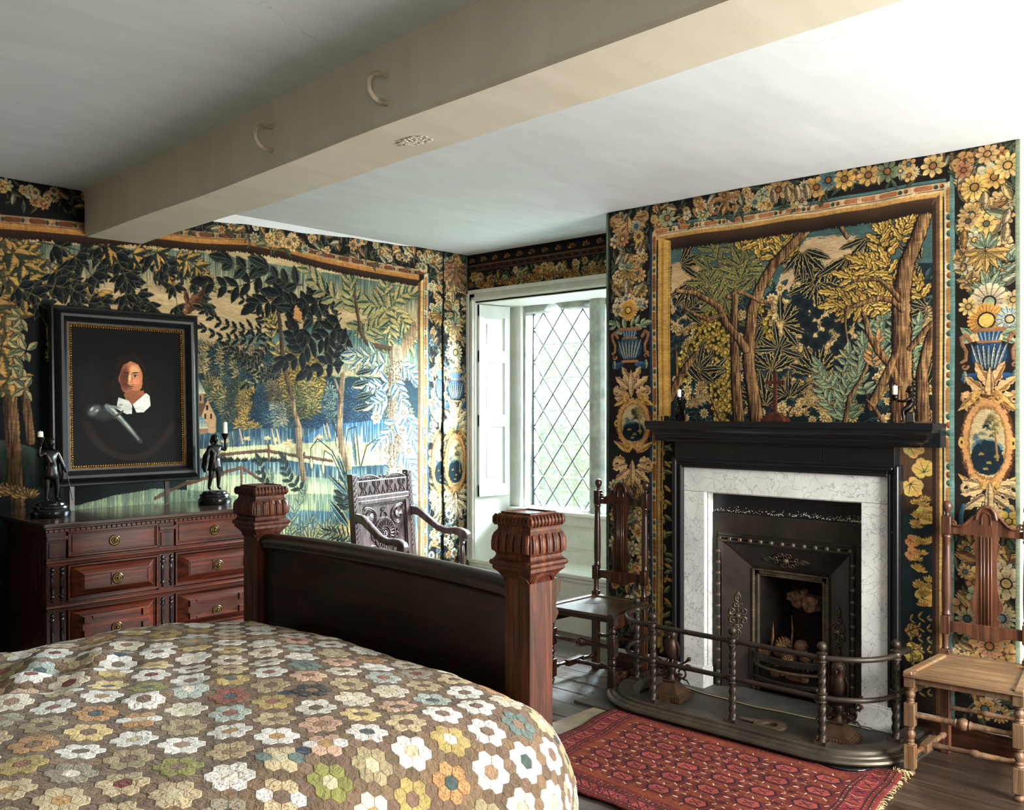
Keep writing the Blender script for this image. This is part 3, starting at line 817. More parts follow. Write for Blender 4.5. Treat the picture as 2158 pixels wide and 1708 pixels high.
def tri(c, p0, p1, w, pal):
    """pointed three-lobed leaf"""
    dx, dy = p1[0]-p0[0], p1[1]-p0[1]; L = math.hypot(dx, dy) or 1e-6; a = atan2(dy, dx)
    m_ = (p0[0]+dx*.12, p0[1]+dy*.12)
    for sd in (1, -1):
        b = a+sd*rnd.uniform(.5, .7); l = L*rnd.uniform(.6, .72); c.leaf(m_, (m_[0]+l*cos(b), m_[1]+l*sin(b)), w*.85, pal[0], pal[1], pal[2])
    c.leaf(p0, p1, w, pal[0], pal[1], pal[2])
    c.leaf((p0[0]+dx*.05, p0[1]+dy*.05), (p0[0]+dx*.72, p0[1]+dy*.72), w*1.15, pal[0], pal[1], None)
def twig(c, p0, p1, n, L, w, pal, bend=0.15, stem=(60, 48, 30), lob=0, k=4, spread=0.95, end=True, sw=0.003, jit=0.2):
    dx, dy = p1[0]-p0[0], p1[1]-p0[1]; T = math.hypot(dx, dy) or 1; nx, ny = -dy/T, dx/T; a0 = atan2(dy, dx)
    pt = lambda t: (p0[0]+dx*t+nx*bend*T*sin(pi*t), p0[1]+dy*t+ny*bend*T*sin(pi*t))
    c.stroke([pt(i/6) for i in range(7)], sw, sw*0.5, stem, tuple(x*0.6 for x in stem))
    for i in range(n):
        t = (i+0.6)/n; p = pt(t)
        for sd in (1, -1):
            a = a0+sd*spread*(1.05-0.4*t)+rnd.uniform(-jit, jit); l = L*rnd.uniform(0.8, 1.15)*(1-0.25*t)
            if lob == 'T': tri(c, p, (p[0]+l*cos(a), p[1]+l*sin(a)), w*rnd.uniform(.85, 1.1)*(1-.2*t), pal)
            else: c.leaf(p, (p[0]+l*cos(a), p[1]+l*sin(a)), w*rnd.uniform(0.85, 1.1)*(1-0.2*t), pal[0], pal[1], pal[2], lob, k)
    if end and lob == 'T': p = pt(1); tri(c, p, (p[0]+L*cos(a0), p[1]+L*sin(a0)), w, pal)
    elif end:
        p = pt(1); a = a0; c.leaf(p, (p[0]+L*cos(a), p[1]+L*sin(a)), w, pal[0], pal[1], pal[2], lob, k)
def spray(c, p, R, n, w, pal, a0=0.0, a1=2*pi, lob=0, k=4, r0=0.1):
    for i in range(n):
        a = a0+(a1-a0)*(i+0.5)/n+rnd.uniform(-0.12, 0.12); l = R*rnd.uniform(0.8, 1.1)
        c.leaf((p[0]+R*r0*cos(a), p[1]+R*r0*sin(a)), (p[0]+l*cos(a), p[1]+l*sin(a)), w, pal[0], pal[1], pal[2], lob, k)
def bush(c, p, rx, ry, n, size, light, dark, a=(-0.4, 3.5)):
    """a crown of small fans of strokes, lit on one side"""
    for i in range(n):
        t = rnd.uniform(0, 2*pi); q = sqrt(rnd.random())
        x, y = p[0]+rx*q*cos(t), p[1]+ry*q*sin(t)
        f = 0.5+0.5*(cos(t)*q*0.8+0.3*sin(t)*q)+rnd.uniform(-0.25, 0.25)
        f = min(1, max(0, f))
        col = tuple(dark[j]*(1-f)+light[j]*f for j in range(3)); dk = tuple(v*0.62 for v in col)
        s = size*rnd.uniform(0.7, 1.2)
        for j in range(7):
            an = a[0]+(a[1]-a[0])*j/6
            c.leaf((x, y), (x+s*cos(an), y+s*sin(an)), s*0.2, col, dk)
def scat(c, poly, n, L, w, pal, ang=(0, 2*pi), lob=0, k=4, flat=False):
    xs = [p[0] for p in poly]; ys = [p[1] for p in poly]; k_ = 0; N = len(poly)
    for _ in range(n*6):
        if k_ >= n: break
        x, y = rnd.uniform(min(xs), max(xs)), rnd.uniform(min(ys), max(ys)); ins = False
        for i in range(N):
            (xa, ya), (xb, yb) = poly[i], poly[(i+1) % N]
            if (ya > y) != (yb > y) and x < (xb-xa)*(y-ya)/(yb-ya)+xa: ins = not ins
        if not ins: continue
        k_ += 1; a = rnd.uniform(*ang); l = L*rnd.uniform(0.7, 1.2); pp = pal if isinstance(pal[0][0], int) else rnd.choice(pal)
        c.leaf((x, y), (x+l*cos(a), y+l*sin(a)), w*rnd.uniform(0.8, 1.2), pp[0], pp[1], pp[2], lob, k)
def tulip(c, p, R, a, col, rim=(236, 200, 140)):
    dk = tuple(v*0.55 for v in col)
    for d in (-0.42, 0.42, 0):
        c.leaf((p[0]-R*0.7*cos(a), p[1]-R*0.7*sin(a)), (p[0]+R*cos(a+d*0.5), p[1]+R*sin(a+d*0.5)), R*0.4, col, dk, rim if d else None, rimw=0.12)
def lily(c, p, R, col):
    for i in range(7):
        a = pi*1.02+(pi*0.96)*i/6
        c.leaf(p, (p[0]+R*cos(a), p[1]+R*sin(a)*0.95), R*0.2, col, tuple(v*0.6 for v in col), (226, 180, 96))
    spray(c, (p[0], p[1]+R*0.1), R*0.75, 6, R*0.12, FERN, 0.2, pi-0.2)
def curl(c, p, R, a0, turns, w, cl, cd, sgn=1):
    pts = []
    for i in range(22):
        t = i/21; r = R*(1-0.85*t); a = a0+sgn*turns*2*pi*t
        pts.append((p[0]+r*cos(a), p[1]+r*sin(a)))
    c.stroke(pts, w, w*0.45, cl, cd)
def acanthus(c, p, w, h, col=(206, 164, 106), dk=(128, 92, 58), up=True):
    s = 1 if up else -1
    for sd in (-1, 1):
        for i, (a, L) in enumerate(((1.15, 1.0), (0.7, 0.95), (0.3, 0.8), (-0.1, 0.6))):
            b = pi/2-sd*(pi/2-a)*1.0
            q = (p[0]+sd*w*0.06*i, p[1]+s*h*(0.1-0.12*i))
            c.leaf(q, (q[0]+sd*w*0.52*L*cos(a*0.9), q[1]+s*h*0.6*L*sin(a)), w*0.13, col, dk, tuple(v*1.1 for v in col), 0.3, 3)
        curl(c, (p[0]+sd*w*0.4, p[1]-s*h*0.12), w*0.12, pi/2, 0.8, w*0.045, col, dk, -sd)
    c.leaf((p[0], p[1]-s*h*0.3), (p[0], p[1]+s*h*0.55), w*0.1, col, dk, tuple(min(255, v*1.12) for v in col))
def vase(c, p, w, h, wh=(208, 206, 180), bl=(44, 84, 120), hd=(186, 132, 84)):
    c.ell((p[0]-w*0.34, p[1]-h*0.42), w*0.2, h*0.09, bl, 0.2, shade=0.4); c.ell((p[0]+w*0.34, p[1]-h*0.42), w*0.2, h*0.09, bl, -0.2, shade=0.4)
    c.ell((p[0], p[1]), w*0.38, h*0.3, bl, rim=(22, 40, 60))
    for i in range(-3, 4):
        c.leaf((p[0]+i*w*0.05, p[1]-h*0.28), (p[0]+i*w*0.115, p[1]+h*0.25), w*0.05, wh, (112, 134, 138), (26, 54, 84), rimw=0.25)
    c.poly([(p[0]-w*0.16, p[1]+h*0.24), (p[0]+w*0.16, p[1]+h*0.24), (p[0]+w*0.24, p[1]+h*0.46), (p[0]-w*0.24, p[1]+h*0.46)], bl)
    for i in range(-2, 3): c.stroke([(p[0]+i*w*0.06, p[1]+h*0.26), (p[0]+i*w*0.09, p[1]+h*0.45)], w*0.016, w*0.016, wh, (90, 120, 130))
    c.stroke([(p[0]-w*0.28, p[1]+h*0.47), (p[0]+w*0.28, p[1]+h*0.47)], w*0.045, w*0.045, hd, (140, 86, 50))
    c.stroke([(p[0]-w*0.2, p[1]+h*0.25), (p[0]+w*0.2, p[1]+h*0.25)], w*0.03, w*0.03, hd, (140, 86, 50))
    c.stroke([(p[0]-w*0.22, p[1]-h*0.32), (p[0]+w*0.22, p[1]-h*0.32)], w*0.035, w*0.035, hd, (140, 86, 50))
    for sd in (-1, 1):
        c.stroke([(p[0]+sd*w*x, p[1]+h*y) for x, y in ((0.36, 0.28), (0.44, 0.4), (0.53, 0.34), (0.5, 0.2), (0.43, 0.08), (0.44, -0.08), (0.52, -0.12))], w*0.045, w*0.035, hd, (116, 74, 48))
        curl(c, (p[0]+sd*w*0.46, p[1]-h*0.2), w*0.07, 0, 0.9, w*0.03, hd, (116, 74, 48), sd)
        c.leaf((p[0]+sd*w*0.46, p[1]-h*0.28), (p[0]+sd*w*0.46, p[1]-h*0.52), w*0.07, (150, 160, 130), (60, 96, 100))
def cartouche(c, p, w, h):
    gold = (214, 166, 74); br = (150, 92, 44)
    c.ell(p, w*0.46, h*0.46, br, rim=(96, 56, 26)); c.ell(p, w*0.42, h*0.43, (206, 146, 84)); 
    for sd in (-1, 1):
        c.ell((p[0]+sd*w*0.43, p[1]), w*0.06, h*0.06, gold); c.ell((p[0]+sd*w*0.43, p[1]), w*0.02, h*0.02, (30, 22, 16))
    c.ell(p, w*0.33, h*0.36, (218, 180, 96), rim=(150, 104, 50)); c.ell(p, w*0.3, h*0.335, (196, 172, 120))
    q = (p[0], p[1]-h*0.14)
    c.ell((p[0], p[1]-h*0.06), w*0.27, h*0.1, (96, 132, 134)); c.ell(q, w*0.27, h*0.17, (22, 40, 50))
    bush(c, (p[0]-w*0.1, p[1]+h*0.04), w*0.12, h*0.05, 12, w*0.06, (150, 176, 160), (60, 100, 116))
    bush(c, (p[0]+w*0.1, p[1]+h*0.16), w*0.12, h*0.1, 26, w*0.07, (226, 190, 86), (22, 44, 48))
    c.stroke([(p[0]+w*0.14, p[1]+h*0.1), (p[0]+w*0.17, p[1]-h*0.16)], w*0.02, w*0.025, (196, 156, 88), (110, 78, 40))
    for dx, dy in ((-0.1, -0.12), (0.03, -0.2), (0.16, -0.14), (-0.02, -0.26)): spray(c, (p[0]+w*dx, p[1]+h*dy), w*0.07, 7, w*0.016, ((226, 184, 84), (170, 132, 56), None), 0.2, pi-0.2)
    for s in (1, -1):
        for sd in (-1, 1):
            c.leaf((p[0]+sd*w*0.08, p[1]+s*h*0.5), (p[0]+sd*w*0.5, p[1]+s*h*0.3), w*0.09, gold, br, (232, 190, 96))
            curl(c, (p[0]+sd*w*0.16, p[1]+s*h*0.42), w*0.11, pi/2, 1.2, w*0.045, (228, 184, 90), br, -sd*s)
def beads(c, p0, p1, w, L=0.11, seq='ogrg', cols=None, ground=(226, 190, 128)):
    cols = cols or {'o': (190, 106, 52), 'g': (62, 92, 76), 'r': (178, 108, 50), 'y': (214, 158, 66)}
    dx, dy = p1[0]-p0[0], p1[1]-p0[1]; T = math.hypot(dx, dy); a = atan2(dy, dx)
    c.stroke([p0, p1], w, w, ground, tuple(v*0.9 for v in ground), 0.05)
    x = 0.01
    while x < T:
        for ch in seq:
            l = L*0.52 if ch == 'o' else L*0.15
            q = (p0[0]+dx*(x+l/2)/T, p0[1]+dy*(x+l/2)/T)
            if ch == 'o':
                c.stroke([(q[0]-cos(a)*l*0.4, q[1]-sin(a)*l*0.4), (q[0]+cos(a)*l*0.4, q[1]+sin(a)*l*0.4)], w*0.72, w*0.72, cols[ch], tuple(v*0.72 for v in cols[ch]), 0.1)
            else: c.ell(q, l*0.52, w*0.66, cols[ch], a, shade=0.5)
            x += l+L*0.03
    return
def garland(c, u0, u1, v0, v1, dens=1.0, blue=0.0, seed=1, f=0.72):
    """strip filled with flowers, tulips and leaves on the dark ground"""
    r = random.Random(seed); A = (u1-u0)*(v1-v0); n = int(A*330*dens)
    S = min(u1-u0, v1-v0)
    pals = [FERN, GREEN, TEAL, GREEN] if blue < 0.5 else [BLUE, TEAL, BLUE]
    for _ in range(n*2):
        x, y = r.uniform(u0, u1), r.uniform(v0, v1); a = r.uniform(0, 2*pi); L = r.uniform(0.035, 0.075)*f/0.72; pl = r.choice(pals)
        pl = tuple((tuple(v*0.62 for v in q) if q else None) for q in pl)
        c.leaf((x, y), (min(max(x+L*cos(a), u0), u1), y+L*sin(a)), L*0.17, *pl)
    for _ in range(int(n*.8)):
        x, y = r.uniform(u0+S*0.1, u1-S*0.1), r.uniform(v0+S*0.1, v1-S*0.1); R = r.uniform(0.024, 0.042)*f/0.72; k = r.random()
        col = r.choice([(206, 164, 92), (196, 150, 84), (218, 182, 120), (200, 158, 96), (190, 132, 74), (196, 182, 140), (160, 164, 120)])
        if blue > 0.5 and k < 0.5: col = r.choice([(214, 206, 180), (120, 150, 170), (200, 180, 140)])
        if k < 0.4: c.flower((x, y), R, r.choice([6, 8, 10, 14]), col, r.choice([(150, 96, 50), (70, 100, 110), (214, 170, 80)]), rot=r.random()*3)
        elif k < 0.8: tulip(c, (x, y), R*1.15, r.uniform(0.2, 2.9), col)
        else:
            c.flower((x, y), R*0.95, 5, col, tuple(v*0.8 for v in col), rot=r.random()*3, inner=0.45, sharp=0.18)
            c.flower((x, y), R*0.5, 5, tuple(min(255, v*1.08) for v in col), (120, 76, 44), rot=r.random()*3, inner=0.3, sharp=0.25)

def figleaf(c, p, R, a, col=(230, 190, 92), dk=(60, 42, 22)):
    """broad lobed leaf with dark veins"""
    for d, l in ((0, 1.0), (.95, .9), (-.95, .9), (1.9, .68), (-1.9, .68)):
        q = (p[0]+R*.42*l*cos(a+d), p[1]+R*.42*l*sin(a+d)); c.ell(q, R*.42*l, R*.36, tuple(v*rnd.uniform(.92, 1.04) for v in col), a+d)
    for d, l in ((0, .8), (.9, .7), (-.9, .7), (1.8, .45), (-1.8, .45)):
        c.stroke([(p[0]-R*.1*cos(a), p[1]-R*.1*sin(a)), (p[0]+R*l*cos(a+d), p[1]+R*l*sin(a+d))], R*.035, R*.012, (60, 76, 58), (24, 36, 34), .5)
# drawing sheets: from the surveyed position of a motif to metres on its wall
def sheet(wall, dist):
    a = radians(HEAD); fx, fy, rx, ry = cos(a), sin(a), sin(a), -cos(a)
    def T(px, py):
        l = (px-1079)/1970.0; u = (866-py)/1970.0
        dx, dy = fx+l*rx, fy+l*ry
        if wall == 'north': t = dist/dy; return (dx*t, CAM_H+u*t)
        t = dist/dx; return (-dy*t, CAM_H+u*t)
    return T
def P(T, pts): return [T(*p) for p in pts]

def paint_left():
    T = sheet('north', 5.02)
    c = Cv(1.1, 4.62, 0.3, 2.66, 440, (20, 24, 24), T)
    F = lambda *p: [T(*q) for q in p]
    # sky: teal at the top, then bare cream wool
    c.poly(F((0, 500), (0, 760), (470, 760), (900, 860), (900, 560), (420, 505)), (196, 168, 116), rough=0.02)
    c.hill(F((0, 505), (200, 520), (420, 530), (600, 560), (900, 610)), 0.2, (84, 110, 96), (186, 166, 116), 0.8)
    for i in range(60):
        x = rnd.uniform(1.6, 4.2); y = rnd.uniform(1.85, 2.2)
        c.stroke([(x, y), (x+rnd.uniform(0.1, 0.4), y+0.01)], 0.002, 0.002, (150, 124, 84), (150, 124, 84))
    # distant hills and rows of small trees
    c.hill(F((400, 780), (440, 735), (500, 712), (560, 700), (660, 690), (800, 700), (900, 720)), 0.26, (62, 104, 108), (152, 160, 120), 0.8)
    c.hill(F((400, 800), (470, 790), (560, 800), (700, 790), (900, 800)), 0.3, (150, 152, 108), (58, 92, 96), 0.7)
    for x in range(415, 560, 12): bush(c, T(x, 728+rnd.uniform(-6, 6)), 0.02, 0.03, 5, 0.03, (186, 174, 118), (60, 100, 100))
    for x, s in ((415, 1), (432, .8), (477, 1), (508, 1), (540, .8), (590, .7)):
        bush(c, T(x-14, 770), 0.05, 0.09, 22, 0.05, (52, 90, 96), (22, 52, 62)); bush(c, T(x, 765), 0.045, 0.09, 26, 0.045, (228, 190, 118), (150, 146, 100))
        c.stroke(F((x, 775), (x+2, 793)), 0.006, 0.009, (214, 178, 108), (120, 100, 60))
    # middle-distance woods
    c.poly(F((395, 820), (520, 812), (640, 790), (890, 800), (890, 930), (395, 930)), (26, 54, 64), rough=0.03)
    for x, y, rx_, ry_, lt, dk, n in ((470, 830, .1, .17, (96, 130, 116), (26, 62, 72), 50), (452, 815, .06, .1, (214, 176, 96), (90, 110, 84), 26), (478, 845, .06, .1, (220, 184, 100), (100, 116, 80), 26),
                                    (508, 850, .1, .2, (150, 150, 84), (20, 40, 46), 60), (528, 835, .09, .1, (226, 176, 70), (150, 124, 50), 44), (530, 882, .1, .1, (232, 184, 80), (170, 134, 54), 46),
                                    (560, 850, .09, .2, (58, 100, 124), (22, 54, 74), 60), (588, 868, .07, .1, (216, 186, 130), (72, 110, 120), 34), (585, 815, .06, .1, (178, 148, 92), (70, 60, 44), 26),
                                    (640, 860, .12, .22, (40, 70, 84), (20, 42, 54), 60), (690, 850, .1, .2, (150, 176, 156), (52, 100, 128), 70), (668, 900, .08, .1, (44, 92, 130), (24, 62, 100), 40),
                                    (745, 860, .12, .2, (60, 110, 140), (28, 66, 106), 70), (800, 880, .12, .18, (120, 150, 140), (36, 84, 124), 70), (850, 890, .1, .18, (188, 184, 140), (54, 100, 130), 60)):
        bush(c, T(x, y+8), rx_*.9, ry_*.68, int(n*.8), 0.05, lt, dk)
    bush(c, T(636, 798), 0.15, 0.19, 90, 0.06, (232, 190, 78), (150, 118, 44)); bush(c, T(642, 840), 0.1, 0.12, 36, 0.055, (206, 176, 84), (80, 92, 60))
    # church
    c.poly(F((404, 858), (440, 850), (456, 880), (456, 915), (404, 920)), (128, 94, 60)); c.poly(F((404, 850), (434, 848), (440, 878), (404, 880)), (88, 58, 38))
    c.poly(F((425, 880), (439, 842), (456, 880), (455, 913), (430, 915)), (172, 132, 86)); 
    for x, y in ((434, 878), (446, 878), (438, 860)): c.poly(F((x-2, y-6), (x+2, y-6), (x+2, y+5), (x-2, y+5)), (40, 28, 22))
    c.poly(F((409, 830), (432, 830), (431, 850), (411, 850)), (146, 108, 66)); c.poly(F((404, 832), (420, 795), (436, 830)), (70, 106, 112), grad=(190, 178, 132))
    for x in (417, 424): c.poly(F((x-1.6, 834), (x+1.6, 834), (x+1.6, 845), (x-1.6, 845)), (50, 32, 22))
    c.poly(F((404, 878), (428, 878), (442, 905), (404, 910)), (74, 108, 116), grad=(206, 184, 126)); c.poly(F((404, 905), (440, 903), (438, 918), (404, 920)), (132, 94, 60))
    # meadows running in streaks from blue to cream
    bl, cr, gr = (38, 66, 80), (196, 188, 130), (172, 172, 122)
    c.hill(F((395, 918), (460, 912), (520, 905), (560, 902), (600, 900), (700, 905), (900, 900)), 0.42, bl, gr, 0.9)
    c.hill(F((480, 950), (520, 915), (560, 903), (600, 906), (640, 920)), 0.22, (34, 62, 84), (150, 166, 134), 0.8)
    c.hill(F((640, 920), (690, 895), (760, 890), (800, 885), (880, 880)), 0.3, (46, 88, 122), (190, 192, 146), 0.8)
    c.hill(F((400, 948), (520, 940), (620, 935), (720, 930), (900, 940)), 0.3, gr, (206, 200, 138), 0.9)
    for i in range(26):
        x = rnd.uniform(405, 880); y = rnd.uniform(925, 950); spray(c, T(x, y), 0.035, 7, 0.007, ((230, 196, 132), (180, 150, 96), None), 0.1, pi-0.1)
    c.hill(F((395, 985), (440, 972), (520, 970), (560, 965), (640, 975), (720, 985), (900, 975)), 0.22, (44, 78, 96), (186, 182, 130), 0.9)
    for i in range(20): 
        x = rnd.uniform(400, 600); spray(c, T(x, 975), 0.04, 7, 0.007, INK, 0.3, pi-0.3)
    c.hill(F((395, 1022), (450, 1005), (520, 1000), (600, 1000), (700, 1010), (900, 1010)), 0.2, (138, 154, 120), (200, 188, 124), 0.9)
    c.hill(F((130, 1075), (240, 1045), (330, 1030), (420, 1035), (520, 1050), (640, 1040), (900, 1050)), 0.3, (104, 124, 100), (172, 166, 104), 0.9)
    c.hill(F((560, 1090), (640, 1075), (720, 1080), (900, 1090)), 0.3, (62, 100, 114), (180, 176, 116), 0.9)
    c.poly(F((700, 1130), (730, 1090), (745, 1110), (745, 1190), (690, 1190)), (206, 160, 84), rough=0.02)
    for pts in (((398, 985), (470, 958), (560, 950), (620, 960), (700, 972)), ((398, 1020), (440, 1005), (510, 985), (555, 1015)), ((330, 1050), (400, 1015), (470, 1000))):
        c.stroke(F(*pts), 0.011, 0.011, (116, 82, 52), (54, 34, 24), 0.8)
    for a, b in (((566, 935), (568, 970)), ((508, 985), (509, 1030)), ((642, 955), (634, 985)), ((448, 940), (447, 970))): c.stroke(F(a, b), 0.008, 0.008, (120, 84, 54), (56, 36, 26), 0.6)
    # mound with ferns and reeds, bottom
    for x, y in ((690, 1130), (720, 1160), (655, 1150), (600, 1140)): spray(c, T(x, y), 0.13, 9, 0.014, ((200, 184, 116), (96, 120, 84), None), 0.1, pi-0.1)
    for (a, b, n, L, w, pal) in (((600, 1180), (572, 1010), 8, .075, .017, TEAL), ((628, 1200), (640, 1040), 9, .07, .018, TEAL), ((585, 1200), (655, 1100), 8, .06, .014, TEAL),
                                 ((640, 1035), (600, 970), 6, .07, .018, INKR), ((590, 1050), (550, 975), 6, .07, .018, INKR), ((740, 1130), (700, 1120), 6, .1, .01, INK), ((660, 1195), (735, 1140), 8, .09, .01, INK),
                                 ((735, 1080), (728, 1010), 5, .1, .03, INKR)):
        twig(c, T(*a), T(*b), n, L, w, pal, stem=(34, 40, 34))
    for a, b, w in (((735, 1045), (690, 1000), .03), ((735, 1045), (722, 960), .035), ((730, 1015), (712, 960), .03), ((735, 1110), (693, 1055), .045), ((752, 985), (745, 915), .02)):
        c.leaf(T(*a), T(*b), w, (38, 84, 108), (18, 30, 32), (186, 186, 130))
    for pts in (((735, 1020), (700, 950), (670, 925), (655, 945), (655, 965)), ((735, 1020), (715, 930), (700, 885), (708, 900), (710, 920)), ((735, 1040), (700, 960), (685, 950), (680, 975)), ((760, 980), (752, 900), (735, 905), (730, 935)), ((762, 985), (775, 940), (795, 925), (803, 950))):
        c.stroke(F(*pts), 0.006, 0.004, (60, 70, 54), (22, 32, 30)); c.leaf(T(*pts[-1]), T(pts[-1][0]+2, pts[-1][1]+26), 0.016, (226, 212, 156), (170, 160, 100), (120, 110, 70))
    # slender trunks of the middle trees
    for pts, w in ((((618, 835), (622, 870), (632, 900), (633, 960), (640, 1010)), .016), (((722, 790), (718, 840), (716, 900), (722, 950), (735, 985)), .022), (((705, 800), (716, 830)), .01), (((628, 905), (630, 960)), .014)):
        c.stroke(F(*pts), w, w*1.3, (176, 146, 100), (70, 52, 38), 0.3, 0.4)
    for x, y in ((505, 905), (574, 905), (584, 905), (683, 895), (690, 893)): c.stroke(F((x, y), (x+6, y+30)), 0.006, 0.01, (210, 190, 140), (110, 96, 66))
    # left side of the field: orange leaves, brown trunks
    c.poly(F((-20, 600), (60, 600), (100, 650), (100, 1080), (-20, 1080)), (18, 24, 26), rough=0.03)
    c.hill(F((-90, 940), (-20, 925), (30, 930), (80, 948), (135, 975)), 0.22, (58, 76, 64), (24, 34, 34), 0.9)
    for pts, w in ((((18, 800), (26, 900), (34, 1010), (40, 1080)), .035), (((48, 800), (58, 870), (66, 930)), .022)): c.stroke(F(*pts), w, w, (150, 108, 66), (52, 36, 26), 0.3, 0.6)
    for p, R, a0 in (((14, 660), .17, 0.0), ((4, 730), .16, .5), ((16, 800), .16, .2), ((60, 560), .16, .3), ((12, 560), .17, .1), ((-20, 640), .17, 0), ((10, 500), .15, .2), ((50, 620), .13, .1)):
        [tri(c, T(*p), (T(*p)[0]+R*.8*cos(a0+k_*1.57), T(*p)[1]+R*.8*sin(a0+k_*1.57)), R*.2, ((202, 148, 74), (84, 80, 50), None)) for k_ in range(4)]
    for x, y in ((48, 700), (40, 735), (50, 775), (38, 800), (52, 820), (45, 670), (56, 740)): spray(c, T(x, y), 0.07, 4, 0.022, ((196, 166, 104), (70, 96, 70), (176, 160, 104)), rnd.uniform(0, 2), rnd.uniform(5, 7))
    for x in range(-10, 70, 9): spray(c, T(x, 1045+rnd.uniform(-8, 8)), 0.06, 7, 0.012, ((196, 146, 76), (120, 88, 46), None), 0.2, 2.9)
    # great branches of dark and golden leaves under the beam
    for a, b, n, L, w, pal in (((0, 540), (200, 620), 6, .13, .038, ((210, 152, 70), (96, 86, 50), None)), ((-10, 590), (120, 600), 5, .14, .04, GOLD), ((10, 520), (60, 600), 3, .13, .04, GOLD),
                               ((80, 510), (300, 640), 9, .13, .036, INK), ((130, 520), (215, 650), 6, .14, .036, INK), ((185, 500), (290, 660), 8, .12, .036, INK), ((220, 510), (262, 640), 6, .13, .036, INK),
                               ((190, 515), (340, 590), 6, .12, .034, ((206, 150, 66), (30, 40, 36), None)), ((300, 520), (375, 660), 8, .11, .032, INK), ((330, 545), (430, 640), 7, .1, .03, INKR),
                               ((300, 530), (420, 590), 6, .12, .03, ((208, 152, 68), (34, 48, 40), None)), ((380, 540), (430, 590), 4, .1, .03, GOLD), ((100, 560), (160, 640), 5, .12, .034, INK), ((90, 600), (200, 650), 6, .11, .034, INK), ((20, 600), (90, 650), 6, .12, .034, INK)):
        twig(c, T(*a), T(*b), max(3, int(n*.62)), L*1.06, w*.82, pal, stem=(84, 74, 48), lob='T', sw=0.005)
    # bird
    c.leaf(T(387, 662), T(432, 612), 0.045, (128, 82, 52), (84, 50, 34)); c.leaf(T(400, 640), T(436, 652), 0.03, (146, 96, 60), (96, 58, 38), (60, 36, 26)); c.leaf(T(396, 640), T(391, 612), 0.02, (112, 70, 46), (70, 42, 30))
    c.ell(T(391, 655), 0.018, 0.018, (136, 88, 56)); c.ell(T(390, 653), 0.006, 0.006, (210, 170, 90)); c.leaf(T(420, 625), T(433, 606), 0.014, (90, 54, 36), (60, 36, 26))
    # fine dark sprays, then the big magnolia-like leaves
    for a, b, n, L in (((560, 690), (430, 650), 8, .075), ((560, 700), (430, 690), 8, .07), ((560, 760), (480, 728), 7, .065), ((600, 790), (500, 740), 9, .065), ((590, 760), (560, 790), 6, .07), ((560, 640), (500, 620), 5, .07), ((600, 740), (520, 810), 8, .06), ((570, 700), (520, 760), 7, .065), ((600, 700), (540, 640), 7, .07)):
        twig(c, T(*a), T(*b), n, L, .017, INK, stem=(30, 34, 26), lob=0.3, k=3)
    for a, b, n, L in (((600, 760), (575, 640), 6, .08), ((590, 700), (570, 620), 5, .07)): twig(c, T(*a), T(*b), n, L, .018, ((206, 168, 80), (120, 116, 60), None), stem=(100, 82, 48))
    c.stroke(F((585, 640), (592, 700), (598, 760), (606, 800), (618, 840)), .014, .016, (110, 84, 56), (40, 32, 26), 0.4)
    pal2 = [INK, INKR, INKR, INK]
    for a, b, n, L, w in (((560, 575), (440, 590), 5, .12, .04), ((560, 560), (480, 545), 3, .12, .045), ((610, 590), (540, 640), 5, .13, .042), ((640, 600), (560, 560), 4, .13, .045), ((680, 640), (590, 620), 5, .14, .045),
                          ((720, 660), (620, 650), 6, .13, .045), ((720, 670), (640, 720), 6, .13, .042), ((740, 700), (650, 780), 6, .12, .04), ((660, 700), (600, 760), 5, .13, .04), ((700, 600), (640, 640), 4, .13, .045), ((640, 740), (620, 690), 4, .12, .04), ((700, 780), (720, 720), 4, .1, .034)):
        twig(c, T(*a), T(*b), n, L, w, rnd.choice(pal2), stem=(70, 60, 40), sw=0.005)
    c.poly(F((622, 640), (636, 655), (640, 680), (618, 672)), (206, 144, 76), rough=0.02)
    for a, b, n, L, w, pal in (((740, 640), (650, 560), 5, .13, .042, GREEN), ((760, 660), (740, 590), 5, .12, .04, GREEN), ((820, 660), (818, 600), 4, .13, .042, ((206, 180, 104), (56, 88, 74), (190, 172, 110))), ((820, 660), (870, 620), 4, .13, .042, ((206, 176, 98), (58, 88, 74), (190, 172, 110))),
                               ((815, 640), (780, 640), 4, .14, .042, GREEN), ((830, 650), (860, 720), 6, .13, .038, ((216, 184, 104), (60, 90, 76), (196, 176, 112))), ((810, 650), (820, 720), 5, .13, .04, ((206, 180, 104), (56, 88, 74), (190, 172, 110))), ((800, 700), (760, 690), 4, .12, .036, GREEN), ((750, 680), (790, 720), 4, .12, .036, GREEN), ((760, 720), (800, 690), 4, .12, .036, GREEN)):
        twig(c, T(*a), T(*b), n, L, w, pal, stem=(150, 138, 90), sw=0.005)
    c.stroke(F((748, 620), (752, 650), (760, 700), (775, 725), (825, 735)), .012, .02, (120, 90, 58), (50, 38, 30), 0.5)
    # pale knotted trunk, right
    c.stroke(F((874, 690), (862, 720), (846, 742), (832, 752)), .036, .05, (176, 140, 96), (110, 84, 60), 0.6, 0.5)
    c.stroke(F((838, 740), (832, 790), (835, 850), (838, 930), (836, 1010), (830, 1080)), .05, .09, (208, 192, 150), (112, 88, 66), 0.7, 0.9)
    for i in range(700):
        p = T(rnd.uniform(812, 862), rnd.uniform(760, 1060)); c.ell(p, .006, .005, (70, 52, 42))
